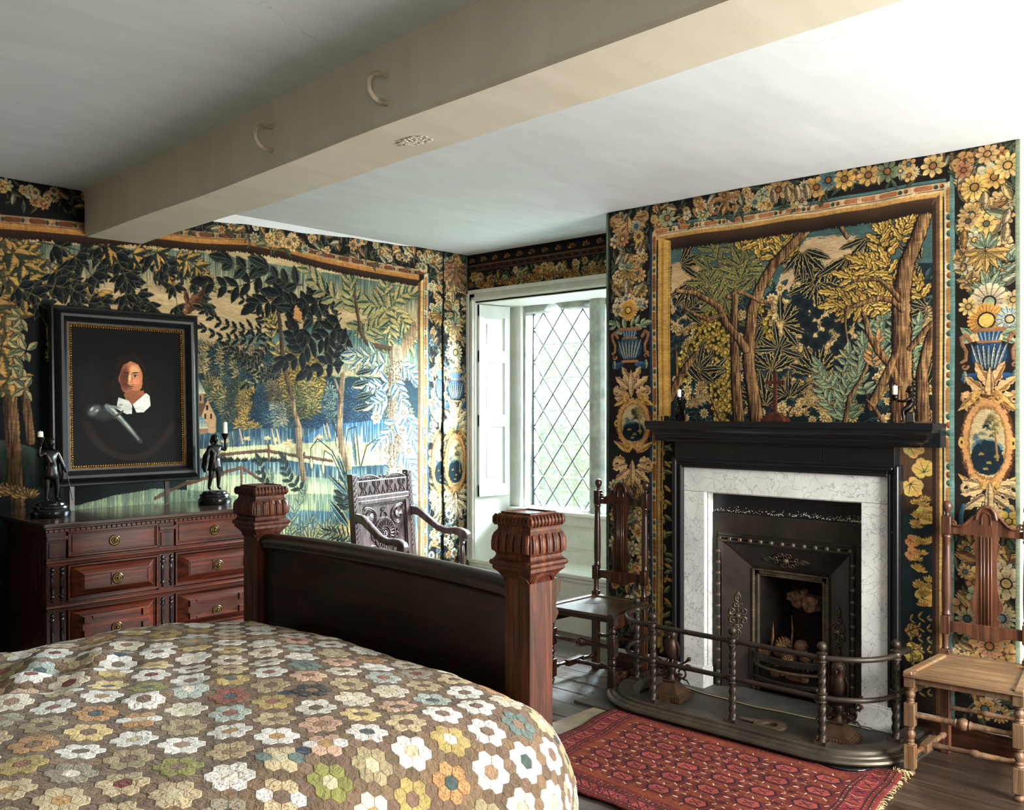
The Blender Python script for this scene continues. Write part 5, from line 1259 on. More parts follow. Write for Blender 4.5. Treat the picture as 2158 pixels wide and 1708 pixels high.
def paint_portrait(w, h):
    """a plain half-length portrait in a painted oval"""
    c = Cv(0, w, 0, h, 900, (15, 14, 13)); m = w/2
    c.ell((m+.01, h*.5), w*.47, h*.48, (20, 17, 15), soft=True); c.ell((m+.01, h*.52), w*.43, h*.45, (15, 14, 13), soft=True)
    c.ell((m-.2, h*.55), .1, .2, (21, 20, 19), soft=True)
    fx, fy = m+.012, h*.64
    c.ell((fx+0.0069, fy+0.0166), 0.1214, 0.1380, (20, 16, 13), soft=True); c.ell((fx-0.0690, fy-0.0828), 0.0552, 0.0966, (18, 15, 12), soft=True); c.ell((fx+0.0856, fy-0.0828), 0.0469, 0.0966, (18, 15, 12), soft=True)
    c.ell((fx, fy), 0.0690, 0.0980, (168, 106, 70)); c.ell((fx-0.0331, fy-0.0069), 0.0442, 0.0911, (86, 48, 32), soft=True); c.ell((fx+0.0221, fy+0.0414), 0.0386, 0.0331, (204, 148, 104), soft=True); c.ell((fx+0.0304, fy-0.0193), 0.0276, 0.0221, (206, 126, 92), soft=True)
    c.ell((fx-0.0055, fy-0.0028), 0.0110, 0.0359, (214, 156, 112), -.1, soft=True); c.ell((fx-0.0055, fy-0.0304), 0.0166, 0.0124, (178, 116, 82), soft=True); c.leaf((fx-0.0414, fy+0.0276), (fx-0.0083, fy+0.0221), 0.0055, (56, 34, 24), (40, 26, 20)); c.leaf((fx+0.0055, fy+0.0248), (fx+0.0497, fy+0.0276), 0.0055, (60, 38, 26), (44, 28, 20))
    c.ell((fx-0.0248, fy+0.0069), 0.0124, 0.0062, (70, 52, 44)); c.ell((fx+0.0248, fy+0.0083), 0.0152, 0.0076, (172, 140, 116)); c.ell((fx+0.0235, fy+0.0083), 0.0055, 0.0069, (36, 28, 24)); c.leaf((fx+0.0069, fy+0.0152), (fx+0.0442, fy+0.0124), 0.0041, (92, 58, 42), (80, 50, 36))
    c.leaf((fx-0.0248, fy-0.0497), (fx+0.0193, fy-0.0483), 0.0055, (84, 52, 38), (70, 42, 30)); c.leaf((fx-0.0193, fy-0.0593), (fx+0.0166, fy-0.0580), 0.0069, (160, 84, 64), (120, 60, 46)); c.ell((fx-0.0028, fy-0.0828), 0.0276, 0.0166, (160, 96, 64), soft=True)
    c.poly([(fx-0.0856, fy-0.0276), (fx-0.0828, fy+0.0690), (fx-0.0483, fy+0.1173), (fx+0.0276, fy+0.1270), (fx+0.0759, fy+0.0828), (fx+0.0883, fy), (fx+0.0800, fy-0.0966), (fx+0.0635, fy-0.0690), (fx+0.0649, fy+0.0276), (fx+0.0414, fy+0.0718), (fx+0.0000, fy+0.0883), (fx-0.0414, fy+0.0635), (fx-0.0662, fy+0.0000), (fx-0.0690, fy-0.0552)], (27, 19, 14), rough=.005)
    c.ell((fx-0.0800, fy-0.0759), 0.0304, 0.0690, (24, 17, 13), .1); c.ell((fx+0.0828, fy-0.0759), 0.0248, 0.0690, (24, 17, 13), -.1)
    c.poly([(fx-0.0414, fy-0.0911), (fx, fy-0.0690), (fx+0.0690, fy-0.0690), (fx+0.0966, fy-0.1380), (fx+0.0552, fy-0.1725), (fx-0.0276, fy-0.1242)], (132, 80, 54), rough=.004)
    c.poly([(fx-0.0690, fy-0.1076), (fx-0.0138, fy-0.1242), (fx+0.0055, fy-0.1490), (fx+0.0028, fy-0.1960), (fx-0.0276, fy-0.1960), (fx-0.0800, fy-0.1684)], (188, 190, 178), rough=.002)
    c.poly([(fx+0.0083, fy-0.1449), (fx+0.0828, fy-0.0828), (fx+0.1021, fy-0.0966), (fx+0.1076, fy-0.1518), (fx+0.0690, fy-0.1863), (fx+0.0276, fy-0.1877)], (206, 206, 192), rough=.002)
    c.ell((m-.15, h*.385), .10, .05, (44, 47, 45), -.25, soft=True); c.ell((m-.185, h*.40), .045, .028, (92, 97, 92), .6, soft=True); c.ell((m-.196, h*.412), .016, .007, (190, 194, 186), .9, soft=True); c.ell((m-.17, h*.40), .012, .005, (170, 174, 166), .7, soft=True)
    for i in range(26):
        t = i/25; c.ell((m-.115+.175*t, h*(.425-.25*t**1.15)), .026*(1-.35*t), .02*(1-.2*t), tuple(v*(1-.55*t) for v in (98, 106, 98)), -.9, soft=True)
    for i in range(70):
        t = i/69; c.ell((m-.10+.15*t, h*(.425-.235*t**1.1)), .010*(1-.4*t), .008, tuple(v*(1-.5*t) for v in (176, 184, 172)), -.9, soft=True)
    c.ell((m-.085, h*.425), .05, .012, (110, 116, 108), -.1, soft=True); c.stroke([(m-.035, h*.395), (m-.08, h*.35)], .006, .006, (84, 80, 66), (40, 38, 32)); c.ell((m-.045, h*.44), .014, .008, (140, 138, 120), soft=True)
    for i in range(40):
        a_ = pi*1.15+pi*.7*i/39; c.ell((m+.01+w*.43*cos(a_), h*.5+h*.44*sin(a_)), .03, .022, (31, 24, 21), soft=True)
    return c.image('portrait_paint', weave=.05)

def paint_rug():
    """hooked-medallion rug: u along the length, v across"""
    W, H = 1.62, 1.12
    c = Cv(0, W, 0, H, 620, (116, 46, 34)); red = (120, 50, 36); rose = (144, 56, 50); nav = (32, 26, 38); wh = (206, 192, 168); org = (164, 88, 50)
    def gul(x, y, s):
        c.poly([(x-.1*s, y), (x-.07*s, y+.05*s), (x+.07*s, y+.05*s), (x+.1*s, y), (x+.07*s, y-.05*s), (x-.07*s, y-.05*s)], (96, 34, 32), rough=.003)
        for k in range(14):
            a = k*2*pi/14+.2; p = (x+.092*s*cos(a), y+.052*s*sin(a)); q = (x+.122*s*cos(a+.1), y+.072*s*sin(a+.1))
            c.stroke([p, q], .0035*s, .0035*s, wh if k % 2 else org, wh if k % 2 else nav, .4)
            c.stroke([q, (q[0]+.014*s, q[1])], .003*s, .003*s, nav, nav, .4)
        c.poly([(x-.07*s, y), (x-.045*s, y+.036*s), (x+.045*s, y+.036*s), (x+.07*s, y), (x+.045*s, y-.036*s), (x-.045*s, y-.036*s)], nav)
        c.poly([(x-.058*s, y), (x-.038*s, y+.029*s), (x+.038*s, y+.029*s), (x+.058*s, y), (x+.038*s, y-.029*s), (x-.038*s, y-.029*s)], (150, 64, 54))
        c.stroke([(x-.022*s, y-.012*s), (x+.022*s, y+.012*s)], .003*s, .003*s, nav, nav); c.stroke([(x-.022*s, y+.012*s), (x+.022*s, y-.012*s)], .003*s, .003*s, nav, nav)
        for a, b in ((-.02, .012), (.02, .012), (-.02, -.012), (.02, -.012)): c.ell((x+a*s, y+b*s), .006*s, .005*s, nav)
    bx, by = .2, .17
    c.poly([(0, 0), (W, 0), (W, H), (0, H)], (108, 40, 36)); c.poly([(bx, by), (W-bx, by), (W-bx, H-by), (bx, H-by)], (128, 58, 38), rough=.002)
    for r in range(5):
        for q in range(6):
            x = bx+.13+q*.205+(.1 if r % 2 else 0)*0; y = by+.1+r*.145
            if x < W-bx-.06: gul(x, y, 1.0)
            if q < 5 and r < 4:
                xx, yy = x+.102, y+.072
                c.poly([(xx-.045, yy), (xx, yy+.026), (xx+.045, yy), (xx, yy-.026)], (90, 30, 32), rough=.004)
                for k in range(8): a = k*pi/4; c.ell((xx+.034*cos(a), yy+.018*sin(a)), .0045, .0035, wh if k % 2 else org)
                c.ell((xx, yy), .01, .008, nav)
    def strip(x0, y0, x1, y1, col, w): c.stroke([(x0, y0), (x1, y1)], w, w, col, col, .2)
    for d in (.03, .055, .145, .165):
        for (a, b) in (((d, d*.8), (W-d, d*.8)), ((d, H-d*.8), (W-d, H-d*.8)), ((d, d*.8), (d, H-d*.8)), ((W-d, d*.8), (W-d, H-d*.8))):
            strip(*a, *b, nav, .0035)
            n = int(math.hypot(b[0]-a[0], b[1]-a[1])/.024)
            for k in range(n): t = (k+.5)/n; c.ell((a[0]+(b[0]-a[0])*t+(.008 if a[0] == b[0] else 0), a[1]+(b[1]-a[1])*t+(.008 if a[1] == b[1] else 0)), .0035, .0035, wh if k % 3 == 0 else org)
    for k in range(11):
        y = .1+k*.09
        for x in (.1, W-.1):
            c.poly([(x-.035, y-.03), (x+.035, y-.03), (x+.035, y+.03), (x-.035, y+.03)], rose if k % 2 else (132, 40, 50), rough=.004)
            c.stroke([(x-.03, y+.04), (x, y+.03), (x+.03, y+.045)], .003, .003, wh, org); c.stroke([(x-.02, y-.015), (x+.02, y+.015)], .004, .004, nav, nav, .5); c.stroke([(x-.02, y+.015), (x+.02, y-.015)], .004, .004, nav, nav, .5)
    for k in range(24):
        x = .14+k*.056
        for y in (.08, H-.08):
            c.poly([(x-.022, y-.022), (x+.022, y-.022), (x+.03, y+.022), (x-.014, y+.022)], (rose, (112, 36, 44), (150, 60, 60))[k % 3], rough=.006)
            c.stroke([(x-.02, y+.02), (x+.02, y-.02)], .004, .004, nav, nav, .6)
    for i in range(1500):
        x, y = rnd.uniform(0, W), rnd.choice([rnd.uniform(0, by), rnd.uniform(H-by, H)]); c.ell((x, y), .003, .0035, rnd.choice([wh, nav, nav, org, (150, 60, 60)]))
    for i in range(1100):
        x, y = rnd.uniform(0, W), rnd.uniform(0, H); c.ell((x, y), .003, .003, rnd.choice([nav, org, (110, 40, 34)]))
    return c.image('rug_weave', .98, weave=.3, sat=.88)
# ------------------------------------------------------------------ tapestries
def cloth(name, mat, u0, u1, v0, v1, wall, dist, nx, ny, hole=None, amp=.006, top=None):
    """grid cloth hung just off the wall; uv runs 0..1 over its canvas"""
    m = MB(); vs_ = []; uv = []; fs_ = []
    for j in range(ny+1):
        for i in range(nx+1):
            s, t = i/nx, j/ny; u = u0+(u1-u0)*s; v = v0+(v1-v0)*t
            d = amp*(sin(u*9+1.3*sin(v*2))*.6+sin(u*23+v*3)*.3+.5*sin(v*7+u*2))
            if wall == 'north': vs_.append((u, dist-d, v))
            else: vs_.append((dist-d, -u, v))
            uv.append((s, t))
    for j in range(ny):
        for i in range(nx):
            if hole:
                uc = u0+(u1-u0)*(i+.5)/nx; vc = v0+(v1-v0)*(j+.5)/ny
                if hole[0] < uc < hole[1] and vc < hole[2]: continue
            a = j*(nx+1)+i; fs_.append((a, a+1, a+nx+2, a+nx+1))
    m.add(vs_, fs_); o = m.build(name, mat, smooth=True, fix=False)
    me = o.data; l = me.uv_layers.new(name='weave')
    vi = np.zeros(len(me.loops), np.int32); me.loops.foreach_get('vertex_index', vi)
    l.data.foreach_set('uv', np.array(uv, np.float32)[vi].ravel())
    sd = o.modifiers.new('thickness', 'SOLIDIFY'); sd.thickness = .004; sd.offset = -1
    return o
imL = paint_left(); M['tapL'] = woven('left_tapestry_wool', imL)[0]
o = cloth('tapestry', M['tapL'], 1.1, 4.62, .3, 2.66, 'north', YN-.014, 150, 90)
tag(o, 'large verdure tapestry with village, fence and leafy trees, hung behind the portrait', 'tapestry')
imS = paint_strip('corner_border_weave', 4.612, 4.866); M['tapS'] = woven('corner_border_wool', imS)[0]
o = cloth('tapestry_border_strip', M['tapS'], 4.612, 4.866, .3, 2.66, 'north', YN-.02, 12, 70, amp=.004)
tag(o, 'narrow tapestry border strip with blue vase, between the big tapestry and the window corner', 'tapestry')
imW = paint_over_window(); M['tapW'] = woven('pelmet_wool', imW)[0]
o = cloth('tapestry_pelmet', M['tapW'], -5.03, -3.3, 2.3, 2.66, 'east', XW-.012, 60, 12, amp=.003)
o.data.transform(Matrix.Identity(4)); tag(o, 'dark floral tapestry strip above the leaded window', 'tapestry')
imC = paint_chimney(); M['tapC'] = woven('chimney_tapestry_wool', imC)[0]
o = cloth('tapestry', M['tapC'], -3.345, -1.148, .125, 2.66, 'east', XB-.013, 110, 120, hole=(-2.86, -1.66, 1.2), amp=.005)
tag(o, 'golden tapestry of oak trees and flowered borders above the fireplace', 'tapestry')
# its folded left edge round the corner of the chimney breast
m = MB().box(XB-.016, XB+.05, EAST_Y1, EAST_Y1+.007, .125, H-.003); m.build('folded_edge', plain('tapestry_back', (92, 104, 84), .95, nscale=80, c2=(60, 70, 58), bmp=.5), o)

# ------------------------------------------------------------------ rug
imR = paint_rug(); M['rug'] = woven('rug_wool', imR, weave=500, bd=.003, st=.7)[0]
def rug():
    # corners on the floor: far-left, far-right, near-right, near-left (a little skewed, as it lies)
    A, B = Vector((3.845, 2.85, 0)), Vector((3.885, 1.45, 0)); D = Vector((2.885, 2.715, 0)); C_ = Vector((2.76, 1.31, 0))
    nx, ny = 80, 56; m = MB(); vs_ = []; uv = []; fs_ = []
    for j in range(ny+1):
        for i in range(nx+1):
            s, t = i/nx, j/ny
            p = (D*(1-s)+C_*s)*(1-t)+(A*(1-s)+B*s)*t
            e = .006*sin(s*31+2)*(1 if t in (0, 1) else 0)
            z = .013+.003*sin(s*9+t*4)*sin(t*7)+(.006 if s > .96 and t > .9 else 0)
            vs_.append((p.x+e+.004*sin(s*17), p.y+.005*sin(t*19), z)); uv.append((s, t))
    for j in range(ny):
        for i in range(nx): a = j*(nx+1)+i; fs_.append((a, a+1, a+nx+2, a+nx+1))
    m.add(vs_, fs_); o = m.build('rug', M['rug'], smooth=True, fix=False); me = o.data; l = me.uv_layers.new(name='weave')
    vi = np.zeros(len(me.loops), np.int32); me.loops.foreach_get('vertex_index', vi); l.data.foreach_set('uv', np.array(uv, np.float32)[vi].ravel())
    sd = o.modifiers.new('thickness', 'SOLIDIFY'); sd.thickness = .008; sd.offset = -1
    fr = MB(); R = random.Random(2)
    for k in range(150):
        t = R.random(); p = C_*(1-t)+B*t; l_ = R.uniform(.01, .022)*(1.6 if t > .94 else 1)
        fr.tube([(p.x, p.y+.004, .012), (p.x+R.uniform(-.012, .012), p.y-l_*.6, .013), (p.x+R.uniform(-.02, .02), p.y-l_, .007)], .0013, 4)
    for k in range(30):
        p = B+Vector((R.uniform(-.015, .01), R.uniform(-.01, .04), 0)); a = R.uniform(-2.6, .6)
        fr.tube([(p.x, p.y, .016), (p.x+.02*cos(a), p.y+.02*sin(a), .026), (p.x+.035*cos(a), p.y+.035*sin(a), .014)], .0014, 4)
    f = fr.build('fringe', plain('rug_fringe', (206, 176, 130), .9), o); f['kind'] = 'stuff'
    return o
tag(rug(), 'red Turkmen-style rug with rows of octagon medallions in front of the fender', 'rug')
# ------------------------------------------------------------------ bed: carved foot posts and footboard
bed = thing('bed', 'dark oak bed with carved square capitals on its foot posts', 'bed', (2.10, 2.65, 0))
def bp(m, name, mat, **k): m.v = [(x-2.10, y-2.65, z) for x, y, z in m.v]; return m.build(name, mat, bed, **k)
def bed_post(cx, cy):
    m = MB().box(cx-.052, cx+.052, cy-.052, cy+.052, 0, 1.0); post = bp(m, 'foot_post', M['bed_wood'], bevel=.004)
    prof = [(.052, .985), (.0535, .992), (.058, 1.0), (.066, 1.012), (.074, 1.020), (.078, 1.024), (.078, 1.034), (.083, 1.037), (.0855, 1.043), (.083, 1.050), (.077, 1.053), (.072, 1.06), (.070, 1.068), (.074, 1.076), (.080, 1.080),
            (.081, 1.09), (.081, 1.105), (.079, 1.12), (.074, 1.133), (.067, 1.142), (.066, 1.148), (.067, 1.154), (.073, 1.158), (.077, 1.166), (.077, 1.174), (.073, 1.182), (.066, 1.188), (.060, 1.190)]
    cap = MB(); cap.v = []
    cap.lathe([(r*.9999, z) for r, z in prof], (cx, cy, 0), 4, sq=True)
    # inset in the top
    m = bp(cap, 'capital', M['bed_wood'], smooth=40)
    MB_ = MB(); 
    for a, b_ in ((-.060, -.050), (.050, .060)):
        MB_.box(cx+a, cx+b_, cy-.06, cy+.06, 1.189, 1.196); MB_.box(cx-.05, cx+.05, cy+a, cy+b_, 1.189, 1.196)
    bp(MB_, 'cap_rim', M['bed_wood'], bevel=.0015)
    bp(MB().box(cx-.05, cx+.05, cy-.05, cy+.05, 1.188, 1.1925), 'cap_top', M['chest_top'])
    lv = MB(); gd = MB(); ar = MB()
    path = [(z, r) for r, z in prof if 1.078 <= z <= 1.142]
    for side in range(4):
        ca, sa = cos(side*pi/2), sin(side*pi/2)
        W = lambda u, d, z: (cx+ca*u-sa*d, cy+sa*u+ca*d, z)
        for i in range(5):
            u = (i-2)*.0315
            for off, rr, dz in ((0, .0125, 0), (-.008, .0055, .004), (.008, .0055, .004)):
                lv.tube([W((u+off)*min(1, (r+.004)/.081)*.98, r-.002+(.004 if off else 0), z) for z, r in path[:-1]], [rr*(.9 if k_ == 0 else 1)*(.55 if k_ == len(path)-2 else 1) for k_ in range(len(path)-1)], 7)
            lv.tube([W(u, .086, 1.084), W(u-.006, .0865, 1.10), W(u+.004, .086, 1.115)], .003, 5)
        for i in range(10):
            u = (i-4.5)*.0155
            gd.tube([W(u, .070, 1.186), W(u+.003, .077, 1.179), W(u+.003, .0775, 1.166), W(u, .071, 1.158)], .005, 6)
        for rr in (.05, .043): ar.tube([W(rr*cos(pi*k_/12), .0555+.012*sin(pi*k_/12), .988+rr*.55*sin(pi*k_/12)) for k_ in range(13)], .0025, 5)
    bp(lv, 'carved_leaves', M['bed_wood'], smooth=60); bp(gd, 'gadrooning', M['bed_wood'], smooth=60); bp(ar, 'carved_arch', M['bed_wood'], smooth=60)
bp(MB().prism([(2.15, .985), (2.205, .985), (2.208, .95), (2.19, .93), (2.186, .90), (2.2, .88), (2.18, .85), (2.15, .84)], 1.865, 1.90, 'xz'), 'scroll_bracket', M['oak_dark'], bevel=.004)
bed_post(2.102, 1.904); bed_post(2.102, 3.392)
# footboard with rolled top
m = MB(); n = 30; vs_ = []; fs_ = []
prof = []
for i in range(14): a = -pi*.62+pi*1.35*i/13; prof.append((-.034*cos(a+pi/2)*1.0, .034*sin(a+pi/2)))
def top(t): return .955+.02*sin(pi*t)**.6+.012*t
K = 12
for i in range(n+1):
    t = i/n; y = 1.957+(3.34-1.957)*t; zc = top(t)
    sec = [(2.084, .30), (2.084, zc-.045), (2.078, zc-.032), (2.066, zc-.022)]
    for k_ in range(K-1): a = pi+.5-(pi+.9)*k_/(K-2); sec.append((2.098+.036*cos(a), zc+.03*sin(a)))
    sec += [(2.118, zc-.03), (2.114, zc-.05), (2.114, .30)]
    S_ = len(sec); vs_ += [(x, y, z) for x, z in sec]
for i in range(n):
    for j in range(S_-1): a = i*S_+j; fs_.append((a, a+S_, a+S_+1, a+1))
fs_.append(tuple(range(S_))); fs_.append(tuple(reversed(range(n*S_, (n+1)*S_))))
bp(m.add(vs_, fs_), 'footboard', M['bed_rail'], smooth=35)
bp(MB().box(2.0, 2.084, 1.957, 3.34, .22, .36), 'foot_rail', M['bed_rail'], bevel=.003)
for y in (1.87, 3.40): bp(MB().box(.06, 2.05, y-.015, y+.015, .24, .4), 'side_rail', M['oak_dark'])
for y in (1.904, 3.392): bp(MB().box(.0, .1, y-.05, y+.05, 0, 1.5), 'head_post', M['bed_wood'], bevel=.004)
bp(MB().box(.03, .07, 1.95, 3.34, .3, 1.35), 'headboard', M['bed_rail'], bevel=.004)
bp(MB().box(.1, 1.98, 1.88, 3.36, .34, .60), 'mattress', plain('ticking', (190, 180, 160), .9), bevel=.05, seg=3)

# ------------------------------------------------------------------ patchwork coverlet, hexagon by hexagon
hexr = .0355/sqrt(3)            # side of a hexagon
HW = .0355                      # flat to flat
Rr = .27; cx0, cx1 = -.2, 2.13-Rr; cy0, cy1 = 1.585+Rr, 3.43-.2
import mathutils
def S(a, b, lift=0.0):
    """cloth coordinates (metres over the bed) to room"""
    c = (min(max(a, cx0), cx1), min(max(b, cy0), cy1)); dx, dy = a-c[0], b-c[1]; r = math.hypot(dx, dy)
    far = b > cy1
    R = Rr if not far else .2
    # mattress dome and crumple
    ya = (c[1]-cy0)/(cy1-cy0)
    z0 = .722+.028*sin(pi*min(1, max(0, ya)))-.03*max(0, (c[0]-1.4)/.46)**2
    z0 += .006*sin(a*7+b*3)*sin(b*9-a*2)+.0035*sin(a*19+b*13)*sin(b*23-a*8)
    d = (a-.75)*.55+(b-2.9)*.83                     # two drawn folds at the far left
    w = math.exp(-((a-.95)/.5)**2)*math.exp(-((b-2.85)/.35)**2)
    z0 += .014*w*sin(a*17+b*24)+.010*w*sin(a*31-b*17)+.012*math.exp(-((a-1.25)/.22)**2)*math.exp(-((b-2.35)/.03)**2)
    if r < 1e-6: p = Vector((c[0], c[1], z0)); nrm = Vector((0, 0, 1))
    else:
        ux, uy = dx/r, dy/r; th = min(r/R, pi/2-.08)
        hx = R*sin(th); hz = R*(1-cos(th)); extra = max(0, r-R*(pi/2-.08))
        wav = .012*sin(a*11+1)*min(1, r/R)
        p = Vector((c[0]+ux*(hx+extra*.03+wav), c[1]+uy*(hx+extra*.03+wav), z0-hz-extra))
        nrm = Vector((ux*sin(th), uy*sin(th), cos(th)))
    p = p+nrm*lift
    if p.x > 2.03: p.x = 2.03-.0*(p.x-2.03)
    return p
def hexpts(cx, cy, r): return [(cx+r*cos(pi/3*k), cy+r*sin(pi/3*k)) for k in range(6)]
def hexc(q, r): return (1.5*hexr*q, HW*(r+q/2.0))
quilt = thing('coverlet', 'hexagon patchwork coverlet of pale flower rosettes on brown spread over the bed', 'bedspread', (1.0, 2.4, .4))
O = Vector((1.0, 2.4, .4))
ground = MB(); nflow = 0; flowers = []
petal_pal = [((240, 238, 230), 44), ((224, 216, 194), 16), ((206, 188, 150), 12), ((196, 176, 138), 10), ((170, 156, 120), 10), ((186, 164, 100), 6), ((176, 188, 178), 7), ((158, 152, 130), 8), ((142, 142, 76), 3), ((214, 176, 150), 6), ((190, 146, 96), 3), ((104, 124, 118), 2), ((150, 88, 66), 1), ((164, 192, 196), 1), ((224, 200, 140), 6), ((52, 50, 48), 1)]
cent_pal = [(122, 98, 78), (132, 104, 86), (146, 96, 80), (70, 86, 84), (232, 224, 206), (190, 150, 96), (120, 50, 40), (104, 88, 70), (116, 96, 78), (206, 196, 160), (160, 130, 100), (140, 112, 90)]
brown = [(122, 101, 77), (112, 92, 70), (128, 106, 82), (118, 95, 77), (132, 108, 80), (106, 88, 68)]
RQ = random.Random(29)
fixed = {}
def pick():
    t = RQ.uniform(0, sum(w for _, w in petal_pal))
    for c_, w in petal_pal:
        t -= w
        if t <= 0: return c_
def hexa(m, c, col, lift, seam, alpha=1.0):
    """one patch: raised centre, recessed seam round it"""
    col = lin(col)[:3]+(alpha,)
    o_ = [S(x, y, seam) for x, y in hexpts(*c, hexr*1.0)]; i_ = [S(x, y, lift) for x, y in hexpts(*c, hexr*.93)]; k = [S(*c, lift+.0005)]
    vs_ = [p-O for p in o_+i_+k]
    fs_ = [(j, (j+1) % 6, 6+(j+1) % 6, 6+j) for j in range(6)]+[(6+j, 6+(j+1) % 6, 12) for j in range(6)]
    m.add(vs_, fs_, col)
# rosette lattice: one flower per 12 hexagons
for q in range(-40, 110):
    for r in range(-80, 130):
        c = hexc(q, r); a, b_ = c
        if not (-.05 < a < 2.16+.2 and .86 < b_ < 3.62): continue
        # position relative to the rosette lattice with basis (4,-2), (2,2)
        det = 12.0; i = (2*q-2*r)/det; j = (2*q+4*r)/det
        best = None
        for ii in (math.floor(i), math.floor(i)+1):
            for jj in (math.floor(j), math.floor(j)+1):
                fq, fr = 4*ii+2*jj, -2*ii+2*jj; dq, dr = q-fq, r-fr; dist = max(abs(dq), abs(dr), abs(dq+dr))
                if best is None or dist < best[0]: best = (dist, ii, jj)
        p = S(a, b_)
        if a > 1.86 and p.x > 2.028 : 
            if p.y > 1.83: 
                if a > 2.13: continue
        if p.z < .12: continue
        if best[0] <= 1: fixed.setdefault(best[1:], []).append((best[0], c))
        else:
            hexa(ground, c, RQ.choice(brown) if RQ.random() > .012 else (40, 52, 66), .0006, -.0005)
gnd = ground.build('brown_patchwork', M['quilt'], quilt, smooth=35, fix=False)
def campx(p):
    a_ = radians(HEAD); d = p-Vector((0, 0, CAM_H)); dep = d.x*cos(a_)+d.y*sin(a_)
    return dep
keys = [k for k, v in fixed.items() if len(v) >= 5]
def vis(k):
    c = [x for x in fixed[k] if x[0] == 0] or fixed[k]; p = S(*c[0][1]); d = campx(p)
    a_ = radians(HEAD); lat = p.x*sin(a_)-p.y*cos(a_)
    if d < .3: return 9
    X_ = lat/d; Z_ = (p.z-CAM_H)/d
    return 0 if (-.60 < X_ < .12 and Z_ > -.50) else 5+d
keys.sort(key=vis)
main = [k for k in keys if vis(k) == 0][:295]
rest = [k for k in fixed if k not in set(main)]
def flower_mesh(m, cells):
    col = pick(); cc = RQ.choice(cent_pal); al = 1.0 if RQ.random() < .6 else RQ.uniform(.2, .7); two = pick() if RQ.random() < .12 else None
    for n_, (d, c) in enumerate(cells):
        if d == 0: hexa(m, c, cc, .0013, -.0002, .8)
        else:
            c2 = two if (two and n_ % 2) else col; j = RQ.uniform(.93, 1.04); hexa(m, c, tuple(min(255, v*j) for v in c2), .0018, -.0001, al)
for k in main:
    m = MB(); flower_mesh(m, fixed[k]); m.build('flower_rosette', M['quilt'], quilt, smooth=35, fix=False)
m = MB()
for k in rest: flower_mesh(m, fixed[k])
o = m.build('outer_rosettes', M['quilt'], quilt, smooth=35, fix=False); o['kind'] = 'stuff'
for o in quilt.children: o.location = (0, 0, 0)
# ------------------------------------------------------------------ chest of drawers
ch = thing('chest_of_drawers', 'dark oak chest with moulded geometric drawer fronts and brass ring knobs', 'chest of drawers', (2.22, 4.73, 0))
def cp(m, name, mat, par=None, **k): m.v = [(x-2.22, y-4.73, z) for x, y, z in m.v]; return m.build(name, mat, par or ch, **k)
X0, X1, YF, YB = 1.648, 2.792, 4.452, 4.985
cp(MB().box(X0+.012, X1-.012, YF+.02, YB, .06, .945), 'carcass', M['chest_v'], bevel=.003)
m = MB().box(X0-.022, X1+.022, YF-.03, YB+.005, .965, .985); m.box(X0-.012, X1+.012, YF-.02, YB, .955, .966); cp(m, 'top', M['chest_top'], bevel=.005, seg=3)
m = MB(); m.box(X0-.004, X1+.004, YF-.008, YB, .943, .956)
k = int((X1-X0)/.024)
for i in range(k): x = X0+.006+i*(X1-X0-.012)/k; m.box(x, x+.013, YF-.016, YF-.006, .944, .9555)
cp(m, 'dentil_moulding', M['chest'])
for x0, x1 in ((X0, X0+.09), (2.18, 2.262), (X1-.09, X1)):
    m = MB(); m.box(x0, x1, YF, YF+.03, .06, .943); m.box(x0-.002, x1+.002, YF-.012, YF, .905, .925); m.box(x0+.01, x1-.01, YF-.006, YF, .825, .895)
    cp(m, 'stile', M['chest_v'], bevel=.003)
for z in (.807, .600, .385, .17):
    m = MB(); m.tube([(X0-.006, YF-.012, z), (X1+.006, YF-.012, z)], .0095, 8); m.box(X0, X1, YF-.012, YF+.03, z-.016, z+.013); m.tube([(X0, YF-.012, z-.014), (X1, YF-.012, z-.014)], .004, 6)
    cp(m, 'moulded_rail', M['chest'], smooth=40)
def spindle(x, z0, z1):
    n = z1-z0; m = MB(); m.lathe([(.004, z0), (.008, z0+.006), (.004, z0+.012), (.0105, z0+.02), (.0105, z0+.026), (.005, z0+.032), (.008, z0+.04), (.0075, z1-.055), (.005, z1-.045), (.0105, z1-.038), (.0105, z1-.032), (.005, z1-.026), (.009, z1-.018), (.009, z1-.012), (.004, z1-.004)], (x, YF-.001, 0), 10)
    cp(m, 'split_spindle', M['ebony'], smooth=60)
for x in (X0+.025, X0+.068, 2.199, 2.243, X1-.068, X1-.025):
    spindle(x, .624, .785); spindle(x, .41, .575)
for z in (.755, .545):
    m = MB(); m.prism([(2.221+.009*cos(a)*(1.0 if sin(a) > 0 else .8), z+.017*sin(a)) for a in [2*pi*i/14 for i in range(14)]], YF-.004, YF+.0, 'xz'); cp(m, 'key_escutcheon', M['chest'], bevel=.001)
def knob(par, x, z, y, mat='brass'):
    m = MB(); c = (x, y, z)
    prof = [(.026, 0), (.0265, -.004), (.024, -.006), (.0215, -.003), (.0175, -.003), (.0155, -.007), (.0135, -.008), (.011, -.005), (.0085, -.005), (.0065, -.011), (.004, -.015), (.0005, -.016)]
    m.lathe([(r, h) for r, h in prof], c, 20, 'y'); cp(m, 'ring_knob', M[mat], par, smooth=35)
def framebox(m, x0, x1, z0, z1, w, y0, y1):
    m.box(x0, x1, y0, y1, z0, z0+w); m.box(x0, x1, y0, y1, z1-w, z1); m.box(x0, x0+w, y0, y1, z0+w, z1-w); m.box(x1-w, x1, y0, y1, z0+w, z1-w)
